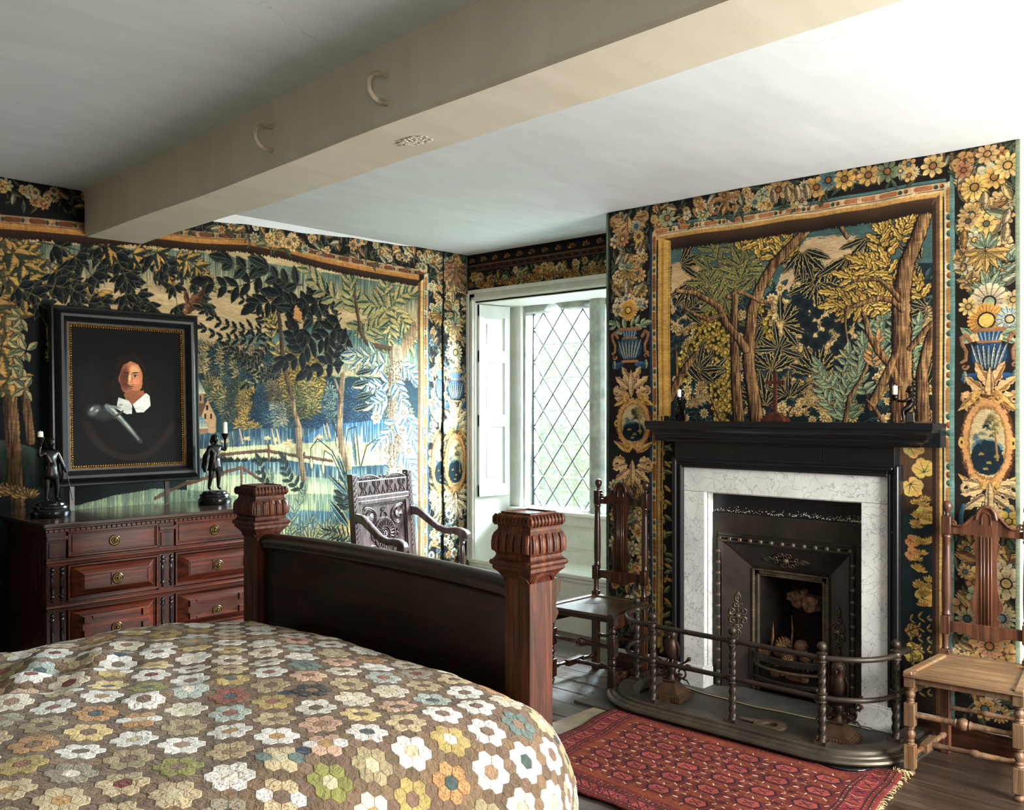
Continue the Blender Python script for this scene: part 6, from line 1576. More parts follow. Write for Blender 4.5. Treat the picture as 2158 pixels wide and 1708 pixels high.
def pyramid(m, x0, x1, z0, z1, dx, dz, h, yb):
    a = [(x0, yb, z0), (x1, yb, z0), (x1, yb, z1), (x0, yb, z1), (x0+dx, yb-h, z0+dz), (x1-dx, yb-h, z0+dz), (x1-dx, yb-h, z1-dz), (x0+dx, yb-h, z1-dz)]
    m.add(a, [(0, 1, 5, 4), (1, 2, 6, 5), (2, 3, 7, 6), (3, 0, 4, 7), (4, 5, 6, 7), (0, 3, 2, 1)])
for x0, x1 in ((X0+.094, 2.176), (2.266, X1-.094)):
    # top row: plain field in a moulding
    m = MB().box(x0, x1, YF+.004, YF+.03, .823, .943); framebox(m, x0, x1, .823, .942, .010, YF-.008, YF+.006); framebox(m, x0+.010, x1-.010, .833, .932, .004, YF-.002, YF+.006)
    m.box(x0+.02, x1-.02, YF-.001, YF+.006, .842, .923); d = cp(m, 'drawer', M['chest'], bevel=.0015); knob(d, (x0+x1)/2, .880, YF-.001)
    # second row: raised pyramid with a sunk tablet
    m = MB().box(x0, x1, YF+.006, YF+.03, .620, .787); framebox(m, x0, x1, .621, .786, .009, YF-.008, YF+.006)
    pyramid(m, x0+.014, x1-.014, .633, .776, .045, .034, .036, YF+.004); framebox(m, x0+.062, x1-.062, .671, .738, .006, YF-.036, YF-.031)
    cx = (x0+x1)/2; m.box(cx-.03, cx+.03, YF-.037, YF-.031, .674, .735)
    d = cp(m, 'drawer', M['chest'], bevel=.0015); knob(d, cx, .703, YF-.037)
    # third row: deep cushion with stepped corners
    m = MB().box(x0, x1, YF+.006, YF+.03, .40, .585); framebox(m, x0, x1, .401, .584, .009, YF-.008, YF+.006); pyramid(m, x0+.014, x1-.014, .412, .573, .045, .03, .03, YF+.004)
    for a in (x0+.06, x1-.094): 
        for z in (.444, .508): m.box(a, a+.034, YF-.04, YF-.024, z, z+.032)
    m.box(x0+.1, x1-.1, YF-.036, YF-.024, .528, .54); m.box(x0+.1, x1-.1, YF-.036, YF-.024, .444, .456)
    d = cp(m, 'drawer', M['chest'], bevel=.0015); knob(d, cx, .468, YF-.027)
    m = MB().box(x0, x1, YF+.006, YF+.03, .19, .37); framebox(m, x0, x1, .191, .369, .009, YF-.008, YF+.006); pyramid(m, x0+.014, x1-.014, .202, .358, .045, .03, .03, YF+.004); d = cp(m, 'drawer', M['chest'], bevel=.0015); knob(d, cx, .28, YF-.027)
cp(MB().box(X0-.006, X1+.006, YF-.014, YB, .06, .155), 'plinth', M['chest'], bevel=.004)
for x in (X0+.05, X1-.05):
    for y in (YF+.05, YB-.05): m = MB(); m.lathe([(.02, 0), (.038, .015), (.04, .035), (.025, .06)], (x, y, 0), 14); cp(m, 'bun_foot', M['ebony'], smooth=True)

# ------------------------------------------------------------------ portrait
pt = thing('portrait_painting', 'dark oval portrait of a man with white collar in a broad black frame', 'painting', (2.243, 4.925, 1.5745))
pt.rotation_euler = (radians(-2.0), 0, 0)
def mitred(prof, w, h, name, mat, **k):
    """prof: (inset from outer edge, forward) swept round a w x h rectangle"""
    m = MB(); vs_ = []; n = len(prof)
    for sx, sz in ((-1, -1), (1, -1), (1, 1), (-1, 1)):
        for i, f in prof: vs_.append((sx*(w/2-i), -f, sz*(h/2-i)))
    fs_ = []
    for s in range(4):
        for j in range(n): a = s*n+j; b_ = s*n+(j+1) % n; c_ = ((s+1) % 4)*n; fs_.append((a, b_, c_+(j+1) % n, c_+j))
    m.add(vs_, fs_); return m.build(name, mat, pt, **k)
mitred([(0, -.02), (0, .012), (.004, .018), (.012, .02), (.018, .016), (.022, .024), (.03, .036), (.042, .042), (.055, .04), (.066, .03), (.074, .016), (.08, .012), (.088, .012), (.088, -.02)], .80, .925, 'frame', M['frame_black'], smooth=30)
mitred([(.088, .0), (.088, .012), (.091, .014), (.094, .011), (.094, .0)], .80, .925, 'gilt_fillet', M['gilt'])
m = MB()
for s in (-1, 1):
    for i in range(58): z = -.36+.72*i/57; m.ball((s*.2995, -.008, z), .0052, 6, 4)
    for i in range(48): x = -.295+.59*i/47; m.ball((x, -.008, s*.3625), .0052, 6, 4)
o = m.build('gilt_beading', M['gilt'], pt, smooth=True); o['kind'] = 'stuff'
imP = paint_portrait(.61, .74); mp, ntp, bp_ = woven('old_varnished_canvas', imP, rough=.6, weave=700, bd=.0008, st=.25); bp_.inputs['Specular IOR Level'].default_value = .06
M['canvas'] = mp
m = MB(); nx, ny = 12, 14; vs_ = []; uv = []; fs_ = []
for j in range(ny+1):
    for i in range(nx+1): s, t = i/nx, j/ny; vs_.append((-.305+.61*s, -.004-.003*sin(pi*s)*sin(pi*t), -.37+.74*t)); uv.append((s, t))
for j in range(ny):
    for i in range(nx): a = j*(nx+1)+i; fs_.append((a, a+1, a+nx+2, a+nx+1))
o = m.add(vs_, fs_).build('painted_canvas', mp, pt, smooth=True, fix=False); l = o.data.uv_layers.new(name='paint'); vi = np.zeros(len(o.data.loops), np.int32); o.data.loops.foreach_get('vertex_index', vi); l.data.foreach_set('uv', np.array(uv, np.float32)[vi].ravel())
MB().box(-.33, .33, -.002, .012, -.38, .38).build('stretcher', M['drift'], pt)
for x in (-.30, .21): MB().box(x-.012, x+.012, .0, .012, -.588, -.40).build('rest_slat', M['ebony'], pt)

# ------------------------------------------------------------------ standing bronze candlesticks on the chest
def standing(loc, rz, label, s=1, candle=.09):
    """s = side of the raised arm (+1: towards local +x)"""
    t = thing('figure_candlestick', label, 'candlestick', loc, rz)
    m = MB(); m.lathe([(.086, 0), (.09, .006), (.09, .028), (.084, .032), (.080, .036), (.078, .04), (.082, .046), (.079, .054), (.068, .060), (.066, .068), (.056, .073), (.01, .075)], (0, 0, 0), 32); m.build('round_base', M['ebony'], t, smooth=35)
    z = .075
    P_ = [(0, 0, z+.155), (0, 0, z+.19), (.0, .002, z+.225), (.0, .004, z+.248), (0, .002, z+.262),
          (-s*.034, .004, z+.236), (-s*.052, -.004, z+.19), (-s*.066, -.018, z+.145), (-s*.07, -.022, z+.135),
          (s*.034, .004, z+.24), (s*.066, -.008, z+.218), (s*.060, -.012, z+.262), (s*.058, -.012, z+.272),
          (-s*.02, -.002, z+.14), (-s*.028, -.006, z+.078), (-s*.034, .006, z+.012), (-s*.036, -.016, z+.006),
          (s*.018, 0, z+.14), (s*.022, -.004, z+.078), (s*.024, .002, z+.012), (s*.026, -.022, z+.006)]
    E_ = [(0, 1), (1, 2), (2, 3), (3, 4), (2, 5), (5, 6), (6, 7), (7, 8), (2, 9), (9, 10), (10, 11), (11, 12), (0, 13), (13, 14), (14, 15), (15, 16), (0, 17), (17, 18), (18, 19), (19, 20)]
    R__ = [.024, .023, .027, .012, .01, .015, .011, .008, .007, .015, .011, .008, .007, .02, .014, .008, .007, .02, .014, .008, .007]
    skin_body(E_, P_, R__, 'body', M['bronze'], t)
    m = MB(); m.ball((0, -.002, z+.282), .0195, 14, 10, (.9, 1, 1.12)); m.tube([(0, -.02, z+.283), (0, -.024, z+.278)], [.004, .003], 6); m.tube([(s*.012, .006, z+.292), (s*.014, .014, z+.27), (s*.01, .012, z+.255)], [.009, .009, .005], 7); m.tube([(-s*.012, .006, z+.292), (-s*.014, .014, z+.27), (-s*.01, .012, z+.255)], [.009, .009, .005], 7)
    m.lathe([(.0215, z+.288), (.022, z+.292), (.017, z+.304), (.004, z+.31)], (0, .002, 0), 14); m.build('head', M['bronze'], t, smooth=True)
    m = MB(); n = 20; vs_ = []; fs_ = []
    for j, (r, zz) in enumerate(((.026, z+.19), (.03, z+.165), (.036, z+.135), (.04, z+.108))):
        for i in range(n): a = 2*pi*i/n; q = r*(1+.08*sin(a*7+j)); vs_.append((q*cos(a), q*.8*sin(a), zz))
    for j in range(3):
        for i in range(n): a = j*n+i; b_ = j*n+(i+1) % n; fs_.append((a, b_, b_+n, a+n))
    o = m.add(vs_, fs_).build('tunic', M['bronze'], t, smooth=True); sd = o.modifiers.new('thickness', 'SOLIDIFY'); sd.thickness = .002
    m = MB(); m.tube([(-s*.02, .02, z+.236), (-s*.045, .026, z+.19), (-s*.055, .024, z+.13), (-s*.05, .02, z+.10)], [.012, .02, .02, .008], 8, flat=.5); m.build('cloak', M['bronze'], t, smooth=True)
    MB().tube([(-s*.062, -.024, z+.17), (-s*.094, -.03, z+.0)], .0022, 6).build('staff', M['bronze'], t, smooth=40); MB().tube([(s*.03, -.016, z+.17), (s*.046, -.01, z+.09)], .002, 6).build('sword', M['bronze'], t, smooth=40)
    m = MB(); m.lathe([(.004, z+.262), (.007, z+.278), (.014, z+.292), (.019, z+.305), (.021, z+.314), (.0165, z+.314)], (s*.058, -.012, 0), 14); m.build('torch_socket', M['bronze'], t, smooth=40)
    m = MB(); m.lathe([(.0125, z+.308), (.0125, z+.310+candle-.01), (.0105, z+.310+candle), (.002, z+.309+candle)], (s*.058, -.012, 0), 14); m.tube([(s*.058, -.012, z+.309+candle), (s*.059, -.012, z+.314+candle)], .001, 5); m.build('candle', M['candle'], t, smooth=40)
    return t
standing((2.645, 4.74, .985), radians(6), 'bronze standing figure candlestick with tall candle stub, right of the portrait', 1, .066)
standing((1.775, 4.74, .985), radians(10), 'dark figure candlestick with short candle stub, left of the portrait', -1, .03)

# ------------------------------------------------------------------ tall-backed side chairs
def side_chair(loc, rz, label, wd, seat):
    """front faces local -x; origin between the front feet"""
    t = thing('side_chair', label, 'chair', loc, rz)
    hf, hb, D = .2, .16, .375
    for s in (-1, 1):
        m = MB(); y = s*hf; q = .0215
        for z0, z1 in ((.365, .432), (.205, .30), (.03, .13)): m.box(-q, q, y-q, y+q, z0, z1)
        m.lathe([(.012, 0), (.019, .008), (.019, .016), (.012, .024), (.016, .03)], (0, y, 0), 14)
        for z0, z1 in ((.13, .205), (.30, .365)):
            h = z1-z0; m.lathe([(.019, z0), (.0135, z0+h*.12), (.018, z0+h*.2), (.0125, z0+h*.28), (.02, z0+h*.5), (.0195, z0+h*.62), (.012, z0+h*.8), (.017, z0+h*.88), (.015, z0+h*1.0)], (0, y, 0), 16)
        m.build('front_leg', wd, t, bevel=.003, smooth=35)
        # back post: leg, then turned upright with ball finial, leaning back a little
        m = MB(); q = .019; y = s*hb; tilt = lambda z: D+max(0, z-.42)*.04
        m.box(D-q, D+q, y-q, y+q, 0, .43)
        def blk(z0, z1): m.box(tilt(z0)-q, tilt(z0)+q, y-q, y+q, z0, z1)
        blk(.425, .455); blk(.52, .60); blk(.955, 1.035)
        m.lathe([(.017, .455), (.0145, .465), (.0145, .51), (.017, .52)], (tilt(.48), y, 0), 14)
        m.lathe([(.019, .60), (.021, .607), (.017, .614), (.0185, .63), (.0205, .70), (.0195, .80), (.0165, .90), (.0155, .935), (.02, .942), (.02, .949), (.016, .955)], (tilt(.78), y, 0), 16)
        m.lathe([(.012, 1.035), (.0075, 1.045), (.0095, 1.052), (.0175, 1.062), (.0215, 1.076), (.0195, 1.09), (.011, 1.099), (.002, 1.101)], (tilt(1.05), y, 0), 16)
        m.build('back_post', wd, t, bevel=.003, smooth=35)
    # seat: sunk panel in raised edging
    m = MB()
    def trap(x0, x1, z0, z1, ins=0):
        ya = hf+.022-ins; yb = hb+.022-ins; f = lambda x: ya+(yb-ya)*(x+.025)/(D+.045)
        m.add([(x0, -f(x0), z0), (x1, -f(x1), z0), (x1, f(x1), z0), (x0, f(x0), z0), (x0, -f(x0), z1), (x1, -f(x1), z1), (x1, f(x1), z1), (x0, f(x0), z1)], [(0, 3, 2, 1), (4, 5, 6, 7), (0, 1, 5, 4), (1, 2, 6, 5), (2, 3, 7, 6), (3, 0, 4, 7)])
    trap(-.03, D+.02, .408, .424)
    o = m.build('seat', seat, t, bevel=.004, seg=3)
    m = MB()
    for s in (-1, 1): m.add([(-.03, s*(hf+.022), .412), (D+.02, s*(hb+.022), .412), (D+.02, s*(hb-.018), .412), (-.03, s*(hf-.018), .412), (-.03, s*(hf+.022), .433), (D+.02, s*(hb+.022), .434), (D+.02, s*(hb-.012), .434), (-.03, s*(hf-.012), .433)], [(0, 3, 2, 1), (4, 5, 6, 7), (0, 1, 5, 4), (1, 2, 6, 5), (2, 3, 7, 6), (3, 0, 4, 7)])
    m.box(D-.03, D+.02, -hb-.02, hb+.02, .412, .434); m.build('seat_edging', seat, t, bevel=.005, seg=3)
    m = MB(); m.box(-.014, .006, -hf+.01, hf-.01, .382, .41); m.box(D-.01, D+.01, -hb, hb, .34, .41)
    for s in (-1, 1): m.add([(0, s*hf, .34), (D, s*hb, .34), (D, s*(hb-.014), .34), (0, s*(hf-.014), .34), (0, s*hf, .41), (D, s*hb, .41), (D, s*(hb-.014), .41), (0, s*(hf-.014), .41)], [(0, 3, 2, 1), (4, 5, 6, 7), (0, 1, 5, 4), (1, 2, 6, 5), (2, 3, 7, 6), (3, 0, 4, 7)])
    m.build('seat_rail', wd, t, bevel=.002)
    # stretchers
    def turned(p0, p1, name, bulb=True, r=.0115):
        p0, p1 = Vector(p0), Vector(p1); L = (p1-p0); N = 24; pts = []; rs = []
        pr_ = [(0, 1), (.04, 1.1), (.06, .8), (.3, 1.05), (.41, 1.15), (.43, 1.5), (.445, 1.1), (.47, 1.9), (.5, 2.15), (.53, 1.9), (.555, 1.1), (.57, 1.5), (.59, 1.15), (.7, 1.05), (.94, .8), (.96, 1.1), (1, 1)]
        if not bulb: pr_ = [(0, .9), (.08, 1.25), (.12, .9), (.45, 1.0), (.47, 1.35), (.53, 1.35), (.55, 1.0), (.88, .9), (.92, 1.25), (1, .9)]
        for u, k_ in pr_: pts.append(p0+L*u); rs.append(r*k_)
        MB().tube(pts, rs, 12).build(name, wd, t, smooth=40)
    turned((0, -hf+.015, .252), (0, hf-.015, .252), 'front_stretcher', True, .012)
    for s in (-1, 1):
        m = MB(); p0, p1 = Vector((.015, s*hf, .082)), Vector((D-.015, s*hb, .082)); mid = (p0+p1)/2
        m.tube([p0, p0+(p1-p0)*.1, p0+(p1-p0)*.14, p0+(p1-p0)*.25, p0+(p1-p0)*.3], [.011, .016, .01, .013, .011], 10); m.tube([p1, p1+(p0-p1)*.1, p1+(p0-p1)*.14, p1+(p0-p1)*.25, p1+(p0-p1)*.3], [.011, .016, .01, .013, .011], 10)
        m.box(mid.x-.075, mid.x+.075, mid.y-.017, mid.y+.017, .065, .1); m.build('side_stretcher', wd, t, smooth=40, bevel=.003)
    turned((D*.5, -hf+.03, .082), (D*.5, hf-.03, .082), 'middle_stretcher', False, .012)
    turned((D, -hb+.015, .2), (D, hb-.015, .2), 'back_stretcher', False, .01)
    # arched crest with scrolled shoulders
    xb = tilt(.99)
    out = [(-hb+.012, .958), (-hb+.012, .99), (-.13, .987), (-.105, .99), (-.085, 1.0), (-.066, 1.02), (-.052, 1.036), (-.044, 1.034)]
    out += [(.044*cos(pi-pi*i/12), 1.038+.05*sin(pi*i/12)) for i in range(13)]
    out += [(-a, b_) for a, b_ in reversed(out[:8])]
    m = MB(); m.prism(out, xb-.011, xb+.011, 'yz'); m.build('crest_rail', wd, t, bevel=.002)
    m = MB()
    path = [(xb-.012, -.13, .998), (xb-.014, -.104, .995), (xb-.014, -.084, 1.005), (xb-.014, -.066, 1.024), (xb-.014, -.052, 1.041)]
    arch = [(xb-.014, -.04, 1.03)]+[(xb-.014, .036*cos(pi-pi*i/10), 1.042+.042*sin(pi*i/10)) for i in range(11)]+[(xb-.014, .04, 1.03)]
    m.tube(arch, .0075, 8)
    arch2 = [(xb-.012, .018*cos(pi-pi*i/8), 1.03+.03*sin(pi*i/8)) for i in range(9)]; m.tube([(xb-.012, -.018, 1.005)]+arch2+[(xb-.012, .018, 1.005)], .0035, 6)
    for s in (-1, 1):
        m.tube([(x, s*y, z) for x, y, z in path], .0065, 8)
        sp = [(xb-.012, s*(-.135+.014*(1-.8*i/14)*cos(-.6+i*.55)), 1.005+.014*(1-.8*i/14)*sin(-.6+i*.55)) for i in range(15)]; m.tube(sp, .0055, 7)
    m.build('crest_scrolls', wd, t, smooth=50)
    # vase-shaped splat
    half = [(.045, .565), (.05, .58), (.056, .60), (.044, .612), (.05, .625), (.066, .65), (.064, .675), (.052, .70), (.046, .73), (.042, .78), (.042, .86), (.05, .90), (.056, .92), (.044, .935), (.05, .945), (.05, .962)]
    out = [(y, z) for y, z in half]+[(-y, z) for y, z in reversed(half)]
    xs = tilt(.76); m = MB(); m.prism(out, xs-.005, xs+.006, 'yz'); o = m.build('splat', wd, t, bevel=.0015)
    m = MB()
    for y in (-.02, -.008, .008, .02): m.tube([(xs-.006, y, .575), (xs-.006, y, .955)], .0038, 6)
    m.build('splat_reeds', wd, t, smooth=True)
    xl = tilt(.55); out = [(-hb+.01, .530), (-hb+.01, .578), (hb-.01, .578), (hb-.01, .530), (.1, .532), (.07, .526), (.05, .512), (0, .508), (-.05, .512), (-.07, .526), (-.1, .532)]
    m = MB(); m.prism(list(reversed(out)), xl-.01, xl+.008, 'yz'); m.build('lower_rail', wd, t, bevel=.003)
    return t
side_chair((3.928, 3.175, .002), radians(4), 'dark polished high-backed chair between bed post and fender, under the window', M['chair_dark'], M['chair_dark_seat'])
side_chair((3.93, 1.235, .002), radians(4), 'worn pale-seated high-backed chair right of the fireplace', M['chair_light'], M['chair_light_seat'])
for o in list(bpy.data.objects):
    if o.parent and o.parent.name == 'side_chair.001' and o.name.split('.')[0] in ('back_post', 'crest_rail', 'splat', 'crest_scrolls', 'splat_reeds', 'lower_rail'):
        o.data.materials[0] = M['chair_red'] if 'chair_red' in M else o.data.materials[0]

# ------------------------------------------------------------------ carved armchair
ac = thing('armchair', 'carved panel-back oak armchair standing behind the footboard, against the tapestry', 'armchair', (3.855, 4.735, .002), radians(13.0))
A = M['armchair']
RK = .08     # rake of the back per metre
def bk(x, z, d=0.0):  # point on the raked back: x across, z height, d forward
    return (x, (z-.45)*RK-d, z)
def bslab(m, x0, x1, z0, z1, d0, d1):
    m.add([bk(x0, z0, d0), bk(x1, z0, d0), bk(x1, z1, d0), bk(x0, z1, d0), bk(x0, z0, d1), bk(x1, z0, d1), bk(x1, z1, d1), bk(x0, z1, d1)], [(0, 1, 2, 3), (4, 7, 6, 5), (0, 4, 5, 1), (1, 5, 6, 2), (2, 6, 7, 3), (3, 7, 4, 0)])
for s in (-1, 1):
    m = MB(); bslab(m, s*.285-.024, s*.285+.024, .42, 1.10, -.02, .024); m.box(s*.285-.024, s*.285+.024, -.024, .024, 0, .45); m.build('back_stile', A, ac, bevel=.003)
    m = MB()
    for i in range(15): z = .60+i*.033; m.tube([bk(s*.285-.012, z, .026), bk(s*.285+.012, z+.018, .026)], .005, 6)
    m.build('carved_nulling', A, ac, smooth=60)
m = MB(); bslab(m, -.262, .262, .955, 1.055, -.012, .018); bslab(m, -.262, .262, .93, .957, -.012, .024); m.build('top_rail', A, ac, bevel=.003)
# pierced crest: two leaf scrolls meeting in the middle
out = [(-.262, 1.05)]+[(x, 1.052+.034*max(0, sin(pi*(abs(x)-.02)/.235))**.8) for x in np.linspace(-.255, .255, 35)]+[(.262, 1.05)]
m = MB(); f0 = [bk(x, z, .012) for x, z in out]; f1 = [bk(x, z, -.008) for x, z in out]; n = len(out)
m.add(f0+f1, [tuple(range(n)), tuple(reversed(range(n, 2*n)))]+[(i, (i+1) % n, (i+1) % n+n, i+n) for i in range(n)]); m.build('crest', A, ac)
m = MB()
m.tube([bk(x, z+.002, .012) for x, z in out[1:-1]], .005, 6)
for s in (-1, 1):
    for c_, R in ((s*.018, .014), (s*.245, .017)): m.tube([bk(c_+R*(1-.8*i/12)*cos(i*.6), 1.07+R*(1-.8*i/12)*sin(i*.6), .012) for i in range(13)], .004, 6)
    for i in range(9): x = s*(.05+i*.021); m.tube([bk(x, 1.056, .014), bk(x+s*.008, 1.070, .014)], .003, 5)
m.build('crest_scrolls', A, ac, smooth=60)
m = MB()      # interlaced strapwork on the top rail
for i in range(4):
    c = -.2+i*.132
    for s in (-1, 1):
        m.tube([bk(c+s*.03, 1.048, .02), bk(c+s*.034, 1.03, .02), bk(c+s*.01, 1.0, .02), bk(c+s*.03, .968, .02)], .004, 6)
        m.tube([bk(c+s*.012, 1.048, .02), bk(c+s*.016, 1.025, .02), bk(c, 1.0, .02)], .003, 6); m.tube([bk(c+s*.05, .966, .02), bk(c+s*.062, .99, .02), bk(c+s*.066, 1.02, .02)], .003, 6)
    m.ball(bk(c, .985, .02), .006, 6, 4); m.tube([bk(c-.014, .965, .02), bk(c, .974, .02), bk(c+.014, .965, .02)], .003, 5)
m.build('strapwork', A, ac, smooth=60)
m = MB(); bslab(m, -.262, .262, .50, .955, -.006, .006); m.build('back_panel', A, ac)
m = MB()
for (x0, x1, z0, z1) in ((-.262, .262, .905, .93), (-.262, .262, .49, .53), (-.262, -.228, .49, .93), (.228, .262, .49, .93)): bslab(m, x0, x1, z0, z1, 0, .022)
for (x0, x1, z0, z1) in ((-.228, .228, .893, .905), (-.228, .228, .53, .54), (-.228, -.217, .53, .9), (.217, .228, .53, .9)): bslab(m, x0, x1, z0, z1, 0, .014)
m.build('panel_frame', A, ac, bevel=.002)
m = MB(); pc = .70
for R, r in ((.105, .006), (.095, .004), (.052, .005), (.034, .004)): m.tube([bk(R*cos(2*pi*i/40), pc+R*sin(2*pi*i/40), .01) for i in range(40)], r, 6, closed=True)
for i in range(24): a = 2*pi*i/24; m.tube([bk(.058*cos(a), pc+.058*sin(a), .01), bk(.088*cos(a), pc+.088*sin(a), .01)], [.004, .0065], 6)
for i in range(8): a = 2*pi*i/8; m.ball(bk(.016*cos(a), pc+.016*sin(a), .01), .008, 8, 6)
m.ball(bk(0, pc, .014), .008, 8, 6)
for i in range(32): a = 2*pi*i/32; m.ball(bk(.1*cos(a), pc+.1*sin(a), .014), .004, 6, 4)
for sx in (-1, 1):
    for sz in (-1, 1):
        c = (sx*.145, pc+sz*.125); ax = atan2(sz*.9, sx)
        for R, r in ((1.0, .006), (.8, .003)):
            pts = []
            for i in range(25):
                u = 2*pi*i/24; lx = .068*cos(u)*(1 if cos(u) < 0 else 1.12)*R; ly = .052*sin(u)*(1-.25*cos(u))*R
                pts.append(bk(c[0]+lx*cos(ax)-ly*sin(ax), c[1]+lx*sin(ax)+ly*cos(ax), .01))
            m.tube(pts, r, 6, closed=False)
        for k_ in range(-3, 4):
            a = ax+pi-k_*.35; m.tube([bk(c[0]+.02*cos(ax), c[1]+.02*sin(ax), .01), bk(c[0]-.03*cos(ax+k_*.4), c[1]-.03*sin(ax+k_*.4), .012)], [.003, .006], 6)
            m.tube([bk(c[0]-.01*cos(ax), c[1]-.01*sin(ax), .01), bk(c[0]+.04*cos(ax+k_*.33), c[1]+.036*sin(ax+k_*.33), .012)], [.003, .006], 6)
for s in (-1, 1):
    m.tube([bk(.03*cos(pi*i/10), pc+s*(.115+.03*sin(pi*i/10)), .01) for i in range(11)], .004, 6)
    for k_ in range(-3, 4): m.tube([bk(0, pc+s*.15, .01), bk(.028*sin(k_*.4), pc+s*(.15+.026*cos(k_*.4)), .01)], [.003, .005], 6)
    m.tube([bk(s*(.112+.024*sin(pi*i/10)), pc+.03*cos(pi*i/10), .01) for i in range(11)], .004, 6); m.ball(bk(s*.122, pc, .01), .009, 8, 6)
m.build('rosette_carving', A, ac, smooth=60)
m = MB(); bslab(m, -.262, .262, .455, .49, -.01, .02); 
for i in range(22): x = -.24+i*.0228; m.tube([bk(x, .46, .022), bk(x, .484, .022)], .005, 6)
m.build('lower_back_rail', A, ac, smooth=50)
# arms: scooped, ending in round knuckles; turned supports
for s in (-1, 1):
    x0, x1 = s*.285, s*.345
    prof = [(0.03, .862, .05), (-.05, .85, .055), (-.12, .80, .05), (-.2, .742, .042), (-.26, .724, .04), (-.32, .73, .044), (-.36, .728, .05), (-.40, .712, .048), (-.417, .69, .03)]
    m = MB(); vs_ = []; fs_ = []
    for i, (y, zt, th) in enumerate(prof):
        u = i/(len(prof)-1); x = x0+(x1-x0)*u; w = .021+.006*u
        vs_ += [(x-w, y, zt-.006), (x-w*.6, y, zt), (x+w*.6, y, zt), (x+w, y, zt-.006), (x+w, y, zt-th), (x-w, y, zt-th)]
    for i in range(len(prof)-1):
        for j in range(6): a = i*6+j; b_ = i*6+(j+1) % 6; fs_.append((a, b_, b_+6, a+6))
    fs_ += [tuple(range(6)), tuple(reversed(range(len(vs_)-6, len(vs_))))]
    o = m.add(vs_, fs_).build('arm', A, ac, smooth=60, bevel=.006, seg=3)
    m = MB(); fx = s*.335; fy = -.365
    m.box(fx-.023, fx+.023, fy-.023, fy+.023, 0, .44)
    m.lathe([(.022, .44), (.015, .448), (.022, .458), (.014, .47), (.016, .50), (.021, .55), (.017, .60), (.013, .615), (.02, .625), (.013, .637), (.021, .65), (.023, .69)], (fx, fy, 0), 16)
    m.build('front_leg', A, ac, smooth=35, bevel=.002)
m = MB(); m.add([(-.30, .03, .43), (.30, .03, .43), (.365, -.40, .43), (-.365, -.40, .43), (-.30, .03, .455), (.30, .03, .455), (.365, -.40, .455), (-.365, -.40, .455)], [(0, 1, 2, 3), (4, 7, 6, 5), (0, 4, 5, 1), (1, 5, 6, 2), (2, 6, 7, 3), (3, 7, 4, 0)]); m.build('seat', A, ac, bevel=.006)
m = MB(); m.box(-.31, .31, -.375, -.355, .34, .43); m.box(-.31, .31, -.38, -.35, .08, .13)
for s in (-1, 1): m.add([(s*.275, 0, .34), (s*.29, 0, .34), (s*.34, -.4, .34), (s*.325, -.4, .34), (s*.275, 0, .43), (s*.29, 0, .43), (s*.34, -.4, .43), (s*.325, -.4, .43)], [(0, 1, 2, 3), (4, 7, 6, 5), (0, 4, 5, 1), (1, 5, 6, 2), (2, 6, 7, 3), (3, 7, 4, 0)])
m.build('seat_frame', A, ac)
# turned dark object glimpsed in the shade beside the chest
# ------------------------------------------------------------------ fireplace
fp = thing('fireplace', 'tall fireplace with black mantel, white veined marble surround and cast iron grate', 'fireplace', (XB, 2.25, 0))
def fb(m, name, mat, **k):
    """build geometry given in room coordinates as a part of the fireplace"""
    m.v = [(x-XB, y-2.25, z) for x, y, z in m.v]; return m.build(name, mat, fp, **k)
FY0, FY1 = 1.695, 2.808       # outer edges of the marble
OY0, OY1 = 1.825, 2.68        # fire opening
# mantel shelf: corona, cavetto and bed moulding with returns, profile swept round three sides
def swept(prof, y0, y1, xb):
    """prof: (projection, z); the sides return to the wall"""
    m = MB(); vs_ = []; n = len(prof)
    for p, z in prof: vs_.append((xb, y1+p, z))
    for p, z in prof: vs_.append((xb-p, y1+p, z))
    for p, z in prof: vs_.append((xb-p, y0-p, z))
    for p, z in prof: vs_.append((xb, y0-p, z))
    fs_ = []
    for s in range(3):
        for j in range(n-1): a = s*n+j; fs_.append((a, a+1, a+n+1, a+n))
    fs_.append((0, n, 2*n, 3*n)); fs_.append(tuple((n-1)+s*n for s in (3, 2, 1, 0)))
    fs_.append(tuple(range(n))); fs_.append(tuple(reversed(range(3*n, 4*n))))
    return m.add(vs_, fs_)
pr = [(.10, 1.445), (.10, 1.418), (.094, 1.410), (.094, 1.402), (.080, 1.396), (.066, 1.386), (.058, 1.372), (.05, 1.368), (.05, 1.358), (.036, 1.352), (.022, 1.344), (.016, 1.335), (0.0, 1.332)]
fb(swept([(p, z) for p, z in pr], 1.545, 2.856, 4.30), 'mantel_shelf', M['black_paint'], smooth=25)
m = MB().box(4.30, XB+.01, 1.446, 2.955, 1.336, 1.443); fb(m, 'shelf_core', M['black_paint'])
m = MB().box(4.325, XB+.01, 1.655, 2.842, 1.235, 1.336); fb(m, 'frieze', M['black_paint'], bevel=.002)
m = MB().box(4.321, 4.326, 1.655, 2.0, 1.252, 1.325); m.box(4.322, 4.326, 2.006, 2.46, 1.255, 1.32); fb(m, 'frieze_panel', M['black_paint'], bevel=.0015)
